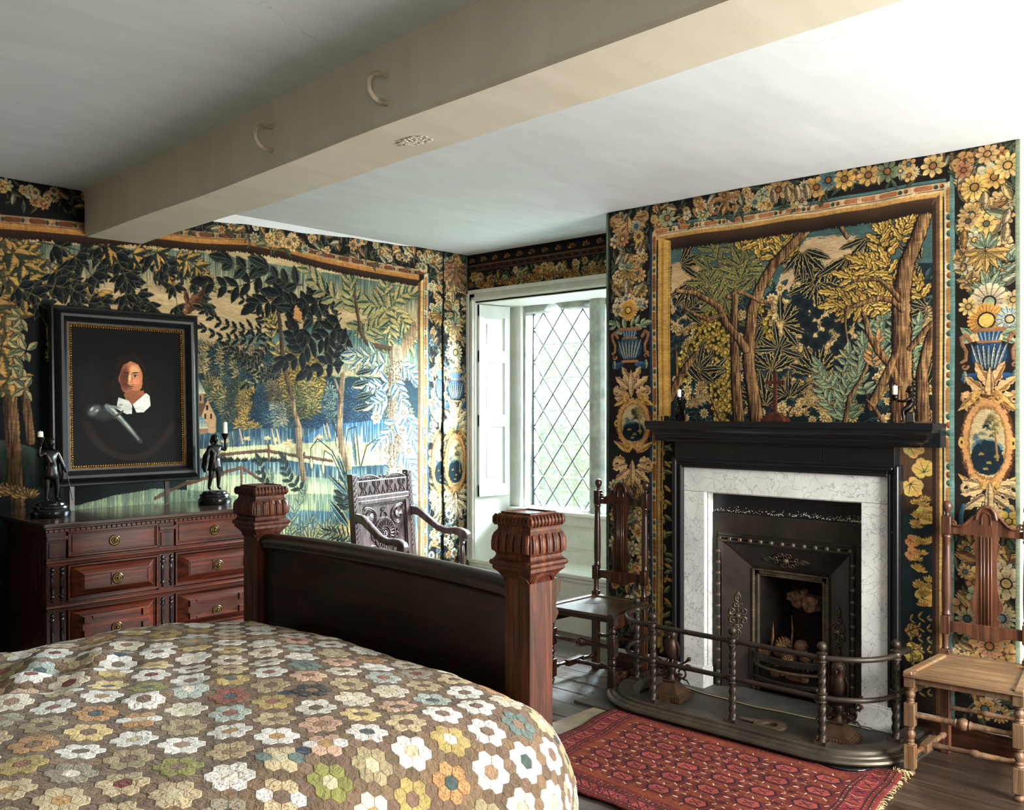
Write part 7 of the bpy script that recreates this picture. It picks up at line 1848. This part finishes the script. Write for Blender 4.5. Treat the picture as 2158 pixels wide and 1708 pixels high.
# black bolection frame, stepped
def frame3(y0, y1, z1, w, x0, x1, z0=0.0):
    m = MB(); m.box(x0, x1, y0-w, y0, z0, z1+w); m.box(x0, x1, y1, y1+w, z0, z1+w); m.box(x0, x1, y0, y1, z1, z1+w); return m
fb(frame3(FY0, FY1, 1.192, .058, 4.345, XB+.01, .012), 'black_frame', M['black_paint'], bevel=.004)
fb(frame3(FY0-.03, FY1+.03, 1.222, .026, 4.325, 4.35, .012), 'outer_moulding', M['black_paint'], bevel=.009, seg=3)
fb(frame3(FY0-.002, FY1+.002, 1.194, .014, 4.335, 4.35, .012), 'inner_moulding', M['black_paint'], bevel=.005, seg=3)
# marble slabs
MF = 4.36
fb(MB().box(MF, XB+.01, FY0, FY1, 1.066, 1.192), 'marble_lintel', M['marble'], bevel=.0015)
fb(MB().box(MF, XB+.01, FY0, OY0, .128, 1.0645), 'marble_jamb', M['marble'], bevel=.0015)
fb(MB().box(MF, XB+.01, OY1, FY1, .128, 1.0645), 'marble_jamb', M['marble'], bevel=.0015)
fb(MB().box(XB+.002, 4.455, OY1, OY1+.03, .012, 1.066), 'marble_reveal', M['marble'], bevel=.001)
fb(MB().box(XB+.002, 4.455, OY0-.03, OY0, .012, 1.066), 'marble_reveal', M['marble'], bevel=.001)
fb(MB().box(XB, 4.455, OY0, OY1, 1.058, 1.075), 'lintel_soffit', M['marble'], bevel=.001)
for a, b_ in ((FY0-.052, OY0+.014), (OY1-.014, FY1+.052)):
    m = MB(); m.box(MF-.03, 4.43, a, b_, .012, .118); m.box(MF-.026, 4.43, a+.004, b_-.004, .118, .129); fb(m, 'marble_plinth', M['marble'], bevel=.003)
# sooty gap under the lintel, register plate
RX = 4.45
m = MB().box(RX, RX+.012, OY0, OY1, .955, 1.06); fb(m, 'painted_strip', M['black_paint'])
m = MB(); m.box(RX-.006, RX+.012, OY0, OY1, .845, .952); m.box(RX-.006, RX+.012, OY0, 1.885, .012, .845); m.box(RX-.006, RX+.012, 2.655, OY1, .012, .845); fb(m, 'register_plate', M['cast_iron'], bevel=.002)
R_ = random.Random(12); m = MB()
for i in range(300):
    y = OY0+.03+(OY1-OY0-.04)*R_.random()**1.7; z = .957+abs(R_.gauss(0, .012)); s = R_.uniform(.0006, .0019)
    m.box(RX-.0012, RX, y-s, y+s, z-s, z+s)
o = fb(m, 'plaster_crumbs', M['candle']); o['kind'] = 'stuff'
# beaded outer moulding
BY0, BY1, BZ = 1.90, 2.64, .815
m = MB()
m.tube([(RX-.010, BY1, .015), (RX-.010, BY1, BZ), (RX-.010, BY0, BZ), (RX-.010, BY0, .015)], .0105, 10)
m.tube([(RX-.006, BY1-.02, .015), (RX-.006, BY1-.02, BZ-.02), (RX-.006, BY0+.02, BZ-.02), (RX-.006, BY0+.02, .015)], .004, 8)
m.tube([(RX-.006, BY1+.014, .015), (RX-.006, BY1+.014, BZ+.014), (RX-.006, BY0-.014, BZ+.014), (RX-.006, BY0-.014, .015)], .004, 8)
om = fb(m, 'reeded_moulding', M['cast_iron'], smooth=50)
bpts = [(RX-.012, BY1-.01-k*(BY1-BY0-.02)/12, BZ) for k in range(13)]+[(RX-.012, y, BZ-.07-k*.059) for k in range(13) for y in (BY1, BY0)]
bead0 = MB().ball((0, 0, 0), .0125, 8, 6).build('moulding_bead', M['cast_raised'], fp, smooth=True)
for i, (x, y, z) in enumerate(bpts):
    o = bead0 if i == 0 else bead0.copy()
    if i: COL.objects.link(o); o.parent = fp
    o.location = (x-XB, y-2.25, z)
# splayed cheeks narrowing to the grate opening
GX = 4.53; gy0, gy1, gz = 2.062, 2.484, .66
y0, y1, zt = BY0+.022, BY1-.022, BZ-.022
m = MB()
m.add([(RX, y1, zt), (GX, gy1, gz), (GX, gy0, gz), (RX, y0, zt)], [(0, 1, 2, 3)]); m.add([(RX, y1, .012), (GX, gy1, .012), (GX, gy1, gz), (RX, y1, zt)], [(0, 1, 2, 3)]); m.add([(RX, y0, .012), (RX, y0, zt), (GX, gy0, gz), (GX, gy0, .012)], [(0, 1, 2, 3)])
ck = fb(m, 'splayed_cheeks', M['cast_iron'], fix=False)
# cast scroll ornaments on the cheeks
def ornament(T, name):
    m = MB()
    def C3(u, v, d=.005): return T(u, v, d)
    m.v = []; 
    m.ball(C3(0, 0, .006), .015, 10, 8); 
    for i in range(8): a = i*pi/4; m.ball(C3(.012*cos(a), .012*sin(a), .009), .0045, 6, 4)
    for su in (-1, 1):
        for sv in (-1, 1):
            pts = []
            for i in range(16):
                t = i/15; r = .017*(1-.75*t); a = -pi/2+2*pi*1.1*t
                pts.append(C3(su*(.030+r*cos(a)), sv*(.026+r*sin(a)*1)))
            m.tube(pts, .003, 6)
            pts = []
            for i in range(14):
                t = i/13; r = .014*(1-.75*t); a = pi+2*pi*1.05*t
                pts.append(C3(su*(.012+r*cos(a)), sv*(.06+r*sin(a))))
            m.tube(pts, .003, 6)
            m.tube([C3(su*.012, sv*.012), C3(su*.034, sv*.004), C3(su*.046, sv*.012), C3(su*.04, sv*.022)], .003, 6)
            m.tube([C3(0, sv*.07), C3(su*.014, sv*.088), C3(su*.012, sv*.106), C3(0, sv*.128)], [.003, .003, .003, .002], 6)
        m.tube([C3(0, su*.02), C3(0, su*.12)], .003, 6)
        for i in range(5): a = (i-2)*.5+su*pi/2; m.tube([C3(0, su*.085), C3(.011*cos(a), su*.09+.013*sin(a))], .002, 5)
    return fb(m, name, M['cast_raised'], smooth=50)
nl = Vector((GX-RX, -(y1-gy1)*-1, 0))
def Tl(u, v, d):  # left cheek plane, v up
    cy = (y1+gy1)/2; cx = (RX+GX)/2; w = Vector((GX-RX, gy1-y1, 0)).normalized(); n = Vector((-abs(w.y), -abs(w.x), 0)); return (cx+w.x*u+n.x*d, cy+w.y*u+n.y*d, .40+v)
def Tr(u, v, d):
    cy = (y0+gy0)/2; cx = (RX+GX)/2; w = Vector((GX-RX, gy0-y0, 0)).normalized(); n = Vector((-abs(w.y), abs(w.x), 0)); return (cx+w.x*u+n.x*d, cy+w.y*u+n.y*d, .40+v)
def Tt(u, v, d):
    cz = (zt+gz)/2; cx = (RX+GX)/2; w = Vector((GX-RX, 0, gz-zt)).normalized(); n = Vector((-abs(w.z), 0, -abs(w.x))); return (cx+w.x*u+n.x*d, 2.272+v, cz+w.z*u+n.z*d)
ornament(Tl, 'scroll_ornament'); ornament(Tr, 'scroll_ornament'); ornament(Tt, 'scroll_ornament')
# roped inner frame
m = MB()
m.tube([(GX-.004, gy1-.004, .015), (GX-.004, gy1-.004, gz-.004), (GX-.004, gy0+.004, gz-.004), (GX-.004, gy0+.004, .015)], .009, 8)
m.tube([(GX+.004, gy1-.028, .015), (GX+.004, gy1-.028, gz-.028), (GX+.004, gy0+.028, gz-.028), (GX+.004, gy0+.028, .015)], .009, 8)
m.box(GX, GX+.012, gy0, gy0+.035, .015, gz); m.box(GX, GX+.012, gy1-.035, gy1, .015, gz); m.box(GX, GX+.012, gy0, gy1, gz-.035, gz)
fb(m, 'inner_frame', M['cast_raised'], smooth=50)
m = MB()
for k in range(42): m.ball((GX-.012, gy1-.006-k*(gy1-gy0-.012)/41, gz-.004), .0048, 6, 4)
for k in range(60):
    for y in (gy1-.004, gy0+.004): m.ball((GX-.012, y, gz-.01-k*.0105), .0048, 6, 4)
o = fb(m, 'rope_beading', M['cast_raised'], smooth=True); o['kind'] = 'stuff'
# firebox: side bricks, scorched back
m = MB(); BX = 4.80
m.add([(GX+.01, gy1-.034, .1), (BX, gy1-.09, .1), (BX, gy1-.09, gz+.02), (GX+.01, gy1-.034, gz)], [(0, 1, 2, 3)]); m.add([(GX+.01, gy0+.034, .1), (GX+.01, gy0+.034, gz), (BX, gy0+.09, gz+.02), (BX, gy0+.09, .1)], [(0, 1, 2, 3)])
m.add([(BX, gy1-.09, .1), (BX, gy0+.09, .1), (BX, gy0+.09, gz+.02), (BX, gy1-.09, gz+.02)], [(0, 1, 2, 3)]); m.add([(GX+.01, gy1-.034, gz), (BX, gy1-.09, gz+.02), (BX, gy0+.09, gz+.02), (GX+.01, gy0+.034, gz)], [(0, 1, 2, 3)])
m.box(GX+.01, BX, gy0+.02, gy1-.02, .09, .105)
fb(m, 'firebox', M['soot'], fix=False)
# broken pale patch on the fireback
m = MB(); R_ = random.Random(8); n = 30; c0 = (2.315, .47); vs_ = [(BX-.05, c0[0], c0[1])]
for i in range(n): a = 2*pi*i/n; r = .06*(1+.3*sin(2*a+1)+.16*sin(5*a)+.1*sin(9*a)); vs_.append((BX-.045+R_.uniform(-.006, .006), c0[0]+r*1.15*cos(a), c0[1]+r*.95*sin(a)))
for i in range(n): a = 2*pi*i/n; r = .066*(1+.3*sin(2*a+1)+.16*sin(5*a)+.1*sin(9*a)); vs_.append((BX-.002, c0[0]+r*1.2*cos(a), c0[1]+r*sin(a)))
m.add(vs_, [(0, 1+i, 1+(i+1) % n) for i in range(n)]+[(1+i, 1+n+i, 1+n+(i+1) % n, 1+(i+1) % n) for i in range(n)])
fb(m, 'broken_fireback', M['ash'])
m = MB(); m.tube([(BX-.04, gy1-.1, .18), (BX-.035, gy1-.11, .3), (BX-.03, gy1-.1, .38)], [.018, .012, .003], 8, flat=.5); fb(m, 'ash_streak', M['ash'], smooth=True)
m = MB(); m.tube([(GX+.09, gy1-.055, .2), (GX+.1, gy1-.062, .28), (GX+.11, gy1-.06, .36)], [.014, .012, .002], 8, flat=.5); fb(m, 'ash_streak', M['ash'], smooth=True)
# bowed basket bars
def bow(z, r, flat=1.0, d=.075, name='grate_bar', mat='cast_iron'):
    pts = [(GX-.005-d*sin(pi*i/18)**.8 if 0 < i < 18 else GX+.004, gy1-.012-(gy1-gy0-.024)*i/18, z-.0) for i in range(19)]
    return fb(MB().tube(pts, r, 8, flat=flat), name, M[mat], smooth=50)
def bandbar(z0, z1, d=.08, th=.012, name='grate_bar'):
    m = MB(); vs_ = []; fs_ = []
    for i in range(21):
        s = sin(pi*i/20)**.75 if 0 < i < 20 else 0; y = gy1+.0-(gy1-gy0)*i/20
        for dx, z in ((-th, z0), (-th*1.3, z1), (th*.4, z1), (th*.4, z0)): vs_.append((GX-d*s+dx, y, z))
    for i in range(20):
        for j in range(4): a = i*4+j; b_ = i*4+(j+1) % 4; fs_.append((a, b_, b_+4, a+4))
    fs_ += [(0, 1, 2, 3), (83, 82, 81, 80)]
    return fb(m.add(vs_, fs_), name, M['cast_iron'], bevel=.002, smooth=35)
bandbar(.188, .222); bow(.155, .008, mat='rust', d=.078); bandbar(.082, .104, name='basket_lip')
for y in (gy1, gy0): m = MB().box(GX-.02, GX, y-.012, y+.012, .075, .235); fb(m, 'basket_bracket', M['cast_iron'], bevel=.003)
m = MB(); n = 20
vs_ = [(GX-.078*(sin(pi*i/n)**.75 if 0 < i < n else 0), gy1-(gy1-gy0)*i/n, .088) for i in range(n+1)]+[(BX, gy0+.06, .088), (BX, gy1-.06, .088)]
m.add(vs_, [tuple(range(n+3))]); fb(m, 'basket_floor', M['soot'])
m = MB().ball((GX-.01, 2.12, .045), .018, 10, 8); m.tube([(GX-.01, 2.12, .045), (GX+.03, 2.12, .045)], .008); fb(m, 'ashpan_knob', M['cast_raised'], smooth=True)

# ------------------------------------------------------------------ what lies in the grate
def pinecone(loc, r, tilt, spin, mat, label, name='pine_cone'):
    m = MB(); R = random.Random(int(spin*100)); m.ball((0, 0, 0), r*.62, 8, 6, (1, 1, 1.25))
    k = 0
    for j in range(8):
        z = -r*.8+r*1.7*j/7; rr = r*sin(pi*(j+1.2)/9.4)**.7
        n = 8
        for i in range(n):
            a = 2*pi*(i+(j % 2)*.5)/n; u = Vector((cos(a), sin(a), 0)); w = Vector((-sin(a), cos(a), 0)); s = r*.3
            c = u*rr*.95+Vector((0, 0, z)); b = u*rr*.35+Vector((0, 0, z-r*.12))
            m.add([b-w*s*.4, c-w*s*.62+Vector((0, 0, r*.05)), c+u*s*.25+Vector((0, 0, r*.13)), c+w*s*.62+Vector((0, 0, r*.05)), b+w*s*.4, c+Vector((0, 0, -r*.06))], [(0, 1, 2, 3, 4), (0, 5, 1), (1, 5, 3, 2), (3, 5, 4)])
    o = m.build(name, M[mat], fix=False); o.location = loc; o.rotation_euler = (tilt, tilt*.6, spin); return tag(o, label, 'pine cone', 'pine cones in the grate')
pinecone((4.58, 2.34, .262), .042, 1.2, 1.1, 'cone_pale', 'pale open pine cone on top of the heap, at left in the fire basket')
pinecone((4.535, 2.185, .225), .035, .4, 2.3, 'cone_pale', 'open pine cone just above the front bar, right of the round dried fruit')
pinecone((4.52, 2.105, .235), .034, 1.3, .3, 'cone', 'dark cone at the right end of the fire basket behind the top bar')
pinecone((4.50, 2.27, .21), .028, 1.5, 3.3, 'cone_pale', 'small cone low behind the middle of the curved top bar')
pinecone((4.487, 2.335, .132), .024, 1.5, .9, 'cone_pale', 'small cone showing between the grate bars, left of the centre')
pinecone((4.487, 2.17, .132), .022, 1.1, 2.9, 'cone_pale', 'small cone showing between the grate bars, right of the centre')
pinecone((4.54, 2.42, .222), .032, .9, 4.1, 'cone', 'brown cone at the far left end of the fire basket')
m = MB().ball((0, 0, 0), .037, 14, 10, (1, 1, .95)); 
for i in range(12): a = i*2*pi/12; m.tube([(.0, 0, .036), (.025*cos(a), .025*sin(a), .028), (.036*cos(a), .036*sin(a), 0), (.0, 0, -.036)], .0018, 5)
o = m.build('dried_pomander', plain('dried_fruit_skin', (122, 80, 58), .7, nscale=40, c2=(84, 54, 40)), smooth=True); o.location = (4.60, 2.245, .264); tag(o, 'round brown dried fruit resting on the cones in the grate', 'dried fruit')
m = MB().tube([(-.02, -.03, 0), (0, .02, .012), (.01, .08, .006)], [.03, .034, .02], 9); o = m.build('drift_log', M['drift'], smooth=60); o.location = (4.55, 2.29, .215); tag(o, 'short dark piece of dry wood under the cones in the grate', 'firewood')
m = MB().tube([(0, -.05, 0), (0, 0, .006), (0, .04, 0)], [.012, .02, .01], 9); o = m.build('seed_pod', M['cone'], smooth=60); o.location = (4.492, 2.235, .122); tag(o, 'long brown seed pod lying between the lower grate bars', 'seed pod')
# loose dry petals and twigs filling the basket
m = MB(); R_ = random.Random(5)
for i in range(420):
    y = R_.uniform(gy0+.05, gy1-.05); x = GX-.05*sin(pi*(gy1-y)/(gy1-gy0))+R_.uniform(0, .2); z = .105+R_.random()*.095
    s = R_.uniform(.006, .014); a = R_.uniform(0, 6.28); u = Vector((cos(a), sin(a), R_.uniform(-.5, .5)))*s; w = Vector((-sin(a), cos(a), R_.uniform(-.5, .8)))*s*.6; p = Vector((x, y, z))
    m.add([p-u, p-w, p+u, p+w+Vector((0, 0, s*.4))], [(0, 1, 2), (0, 2, 3)], lin(R_.choice([(120, 80, 50), (90, 58, 38), (150, 110, 70), (64, 44, 32), (170, 130, 84)])))
m.box(GX-.03, BX-.02, gy0+.06, gy1-.06, .09, .16, lin((40, 28, 20)))
o = m.build('dried_petals', attr_mat('dry_petals', .9), fix=False); o['kind'] = 'stuff'; tag(o, 'brown dried petals and husks filling the fire basket', 'dried flowers')

# ------------------------------------------------------------------ fender
fe = thing('fender', 'iron club fender with twisted posts, two round rails and moulded kerb', 'fender', (4.09, 2.245, .0))
def fpart(m, name, mat, **k): m.v = [(x-4.09, y-2.245, z) for x, y, z in m.v]; return m.build(name, mat, fe, **k)
def plan(off, n=14, xend=4.345):
    """rounded U in plan; off grows outwards"""
    xf = 3.83-off; ya, yb = 1.56-off, 2.93+off; r = .26+off; pts = [(xend, ya)]
    for i in range(n+1): a = -pi/2-(pi/2)*i/n; pts.append((xf+r+r*cos(a), ya+r+r*sin(a)))
    for i in range(n+1): a = pi-(pi/2)*i/n; pts.append((xf+r+r*cos(a), yb-r+r*sin(a)))
    pts.append((xend, yb)); return pts
prof = [(-.05, .022), (.088, .022), (.10, .026), (.105, .034), (.101, .043), (.088, .049), (.080, .048), (.077, .055), (.066, .061), (.058, .058), (.054, .054), (.049, .054), (.046, .066), (.040, .070), (-.034, .070), (-.04, .064), (-.05, .06)]
m = MB(); rows = [plan(o_) for o_, z in prof]; k = len(rows[0]); vs_ = []; fs_ = []
for (o_, z), r in zip(prof, rows): vs_ += [(x, y, z) for x, y in r]
for j in range(len(prof)):
    j2 = (j+1) % len(prof)
    for i in range(k-1): fs_.append((j*k+i, j*k+i+1, j2*k+i+1, j2*k+i))
fs_.append(tuple(j*k for j in range(len(prof)))); fs_.append(tuple(reversed([j*k+k-1 for j in range(len(prof))])))
fpart(m.add(vs_, fs_), 'kerb', M['kerb'], smooth=30)
posts = [(4.09, 2.928), (3.83, 2.645), (3.83, 2.205), (3.838, 1.778), (4.095, 1.562)]
for i, (x, y) in enumerate(posts):
    m = MB(); vs_ = []; fs_ = []; n = 20; ns = 58
    for j in range(ns+1):
        z = .085+(.455-.085)*j/ns; tw = j*.33
        for q in range(n):
            a = 2*pi*q/n; r = .0148+.0032*cos(3*(a-tw)); vs_.append((x+r*cos(a), y+r*sin(a), z))
    for j in range(ns):
        for q in range(n): a = j*n+q; b_ = j*n+(q+1) % n; fs_.append((a, b_, b_+n, a+n))
    p = fpart(m.add(vs_, fs_), 'twisted_post', M['iron'], smooth=True)
    m = MB(); m.frus((x, y), .03, .03, .024, .024, .069, .08); m.lathe([(.02, .074), (.018, .085), (.016, .092)], (x, y, 0), 12)
    for s in (-1, 1):
        for s2 in (-1, 1): m.frus((x+s*.024, y+s2*.024), .007, .007, .004, .004, .066, .084)
    f = fpart(m, 'post_foot', M['iron'], smooth=40); 
    m = MB(); m.lathe([(.012, .45), (.018, .456), (.014, .462), (.009, .467)], (x, y, 0), 12); m.ball((x, y, .487), .021, 16, 10); fpart(m, 'ball_finial', M['iron'], smooth=True)
    for z in (.440, .268):
        m = MB(); m.ball((x, y, z), .0235, 12, 8); m.lathe([(.021, z-.022), (.024, z-.018), (.02, z-.012)], (x, y, 0), 12); m.lathe([(.02, z+.012), (.024, z+.018), (.019, z+.022)], (x, y, 0), 12); fpart(m, 'rail_socket', M['iron'], smooth=50)
for z, r, xe in ((.440, .0125, 4.24), (.268, .0115, 4.30)):
    pts = [(x, y, z) for x, y in plan(0.0, 12, xe)]
    # tighter round at the corners as in the ironwork
    nm = 'top_rail' if z > .4 else 'lower_rail'
    fpart(MB().tube(pts, r, 12), nm, M['iron'], smooth=True)
m = MB(); m.lathe([(.11, .014), (.125, .018), (.11, .022)], (3.86, 1.68, 0), 20); fpart(m, 'corner_foot', M['ebony'], smooth=True)

# ------------------------------------------------------------------ firedogs with owls
def firedog(x, y, label, s=1.0):
    t = thing('firedog', label, 'firedog', (x, y, .0185), radians(180+8)); 
    m = MB(); m.box(-.085, .16, -.028, .028, .0, .014); m.frus((0, 0), .085, .085, .085, .085, 0, .02); m.frus((0, 0), .078, .078, .07, .07, .02, .034); m.frus((0, 0), .066, .066, .03, .03, .034, .085); m.frus((0, 0), .034, .034, .038, .038, .085, .095)
    for k in range(11):
        for s_ in (-1, 1): m.frus((-.072+k*.0144, s_*.078), .004, .004, .003, .003, .02, .031); m.frus((s_*.078, -.072+k*.0144), .004, .004, .003, .003, .02, .031)
    m.build('stepped_base', M['andiron_base'], t, bevel=.002)
    m = MB(); m.lathe([(.03, .095), (.018, .11), (.016, .13), (.026, .15), (.02, .165), (.032, .178), (.034, .186), (.02, .192)], (0, 0, 0), 12)
    m.build('stem', M['andiron'], t, smooth=50)
    m = MB()
    for sd in (-1, 1):
        for (cx, cz, R, st, tn) in ((.055, .135, .034, pi, 1.3), (.088, .165, .018, 0, 1.1), (.04, .105, .018, pi/2, 1.0)):
            pts = []
            for i in range(20):
                q = i/19; r = R*(1-.75*q); a = st+sd*0+2*pi*tn*q; pts.append((0, sd*(cx+r*cos(a)), cz+r*sin(a)))
            m.tube(pts, .0055, 7)
        m.tube([(0, sd*.01, .1), (0, sd*.03, .125), (0, sd*.05, .11), (0, sd*.085, .1), (0, sd*.1, .08)], [.007, .007, .006, .005, .003], 7)
        m.tube([(0, sd*.015, .17), (0, sd*.045, .175), (0, sd*.08, .195), (0, sd*.095, .21)], [.006, .006, .006, .009], 7)
        m.ball((0, sd*.098, .212), .011, 8, 6)
        for a in range(6): m.ball((.004, sd*(.088+.012*cos(a*pi/3)), .165+.012*sin(a*pi/3)), .005, 6, 4)
    m.build('scrollwork', M['andiron'], t, smooth=60)
    # owl: body, head with brow, beak, folded wings, tail, feet
    m = MB(); m.lathe([(.006, .19), (.02, .2), (.03, .225), (.034, .255), (.031, .285), (.026, .298), (.028, .31), (.031, .325), (.028, .342), (.016, .354), (.002, .357)], (0, 0, 0), 16)
    m.tube([(-.02, 0, .21), (-.03, 0, .19), (-.034, 0, .16)], [.014, .012, .008], 8, flat=.5)
    for sd in (-1, 1): m.tube([(.014, sd*.012, .2), (.02, sd*.012, .19), (.03, sd*.013, .186)], [.008, .007, .004], 6)
    m.build('owl_body', M['andiron'], t, smooth=60)
    m = MB()
    for sd in (-1, 1): m.tube([(0, sd*.028, .292), (-.004, sd*.037, .262), (-.008, sd*.034, .226), (-.016, sd*.024, .196)], [.01, .015, .013, .004], 8, flat=.6)
    m.build('owl_wings', M['andiron'], t, smooth=60)
    m = MB()
    for sd in (-1, 1): m.lathe([(.011, 0), (.012, .004), (.006, .007), (.004, .003)], (.026, sd*.012, .326), 10, 'x')
    m.tube([(.028, 0, .322), (.037, 0, .314), (.034, 0, .304)], [.006, .004, .001], 6); m.tube([(.024, -.022, .34), (.031, 0, .332), (.024, .022, .34)], .004, 6)
    m.build('owl_face', M['andiron'], t, smooth=60)
firedog(4.085, 2.705, 'left firedog, bronze owl on a scrolled stepped base, against the left marble plinth')
firedog(4.05, 1.80, 'right firedog, bronze owl on a scrolled stepped base, in front of the right marble jamb')
# trivet: flat kidney ring with a handle
m = MB(); n = 36; vs_ = []; fs_ = []
for i in range(n):
    a = 2*pi*i/n; r = 1+.12*cos(a*2)
    for q, z in ((.085, 0), (.085, .012), (.038, .013), (.038, 0)): vs_.append((q*r*cos(a)*(.85 if q > .05 else .8), q*r*sin(a), z+.02))
for i in range(n):
    for j in range(4): a = i*4+j; b_ = i*4+(j+1) % 4; c_ = ((i+1) % n)*4; fs_.append((a, b_, c_+(j+1) % 4, c_+j))
m.add(vs_, fs_); m.tube([(0, .07, .027), (-.01, .1, .028), (-.02, .135, .028), (-.02, .16, .027)], [.02, .017, .017, .014], 8, flat=.4)
o = m.build('trivet', M['rust'], bevel=.003, smooth=50); o.location = (4.035, 2.125, -.008); o.rotation_euler = (0, 0, -.15); tag(o, 'rusty kidney-shaped iron trivet with handle lying on the hearth inside the fender', 'trivet')

# ------------------------------------------------------------------ on the mantel shelf
cr = thing('cross', 'small reddish wooden cross on a stepped base, middle of the mantel shelf', 'cross', (4.285, 2.228, 1.4455))
m = MB(); m.box(-.035, .035, -.062, .062, 0, .016); m.box(-.027, .027, -.048, .048, .016, .030); m.box(-.02, .02, -.034, .034, .030, .045); m.build('stepped_base', M['mahogany'], cr, bevel=.0015)
m = MB(); m.box(-.006, .006, -.009, .009, .045, .24); m.build('upright', M['mahogany'], cr, bevel=.001)
m = MB(); m.box(-.0065, .0065, -.052, .052, .186, .204); m.build('crossbar', M['mahogany'], cr, bevel=.001)

# seated bronze figure holding a candle (right) and its partner (left)
def seated_holder(loc, rz, label, k=1.0, mirror=1):
    t = thing('figure_candlestick', label, 'candlestick', loc, rz)
    P_ = [(0, 0, .062), (0, 0, .085), (-.003, 0, .11), (.0, 0, .122), (.004, 0, .138),   # pelvis..head 0-4
          (.0, .018, .112), (.026, .026, .098), (.058, .014, .097),                        # left arm 5-7
          (.0, -.018, .112), (.026, -.024, .096), (.058, -.010, .097),                     # right arm 8-10
          (.02, .016, .066), (.036, .02, .058), (.03, .022, .012), (.046, .024, .004),     # left leg 11-14
          (.012, -.016, .06), (.024, -.022, .046), (-.004, -.03, .012), (.01, -.033, .004)]
    P_ = [(x, y*mirror, z) for x, y, z in P_]
    E_ = [(0, 1), (1, 2), (2, 3), (3, 4), (2, 5), (5, 6), (6, 7), (2, 8), (8, 9), (9, 10), (0, 11), (11, 12), (12, 13), (13, 14), (0, 15), (15, 16), (16, 17), (17, 18)]
    R__ = [.016, .017, .016, .008, .014, .009, .007, .004, .009, .007, .004, .012, .01, .006, .004, .012, .01, .006, .004]
    skin_body(E_, P_, R__, 'body', M['bronze'], t)
    m = MB(); m.ball((.004, 0, .147), .0155, 12, 8); m.lathe([(.016, .148), (.017, .153), (.011, .163), (.003, .166)], (.002, 0, 0), 12); m.tube([(.016, 0, .142), (.022, 0, .14)], [.006, .003], 6); m.build('head', M['bronze'], t, smooth=True)
    m = MB(); m.frus((.004, 0), .02, .018, .017, .015, 0, .05); m.build('seat_block', M['bronze'], t, bevel=.004)
    m = MB(); m.lathe([(.002, .098), (.026, .1), (.028, .104), (.006, .106)], (.066, 0, 0), 16); m.build('tray', M['bronze'], t, smooth=40)
    m = MB(); m.lathe([(.006, .105), (.013, .11), (.015, .118), (.012, .124), (.014, .127)], (.066, 0, 0), 14); m.tube([(.078, 0, .112), (.088, 0, .122), (.082, 0, .132)], .002, 6); m.build('candle_socket', M['bronze'], t, smooth=40)
    m = MB(); m.lathe([(.0105, .125), (.0108, .165), (.009, .1665), (.002, .166)], (.066, 0, 0), 14); m.tube([(.066, 0, .165), (.067, 0, .172)], .0012, 5); m.build('candle', M['candle'], t, smooth=40)
    return t
seated_holder((4.27, 1.562, 1.4455), radians(112), 'bronze seated figure holding a tray with a short white candle, right end of mantel shelf')
seated_holder((4.29, 2.775, 1.4455), radians(200), 'dark bronze figure holding up a short white candle, left end of mantel shelf')
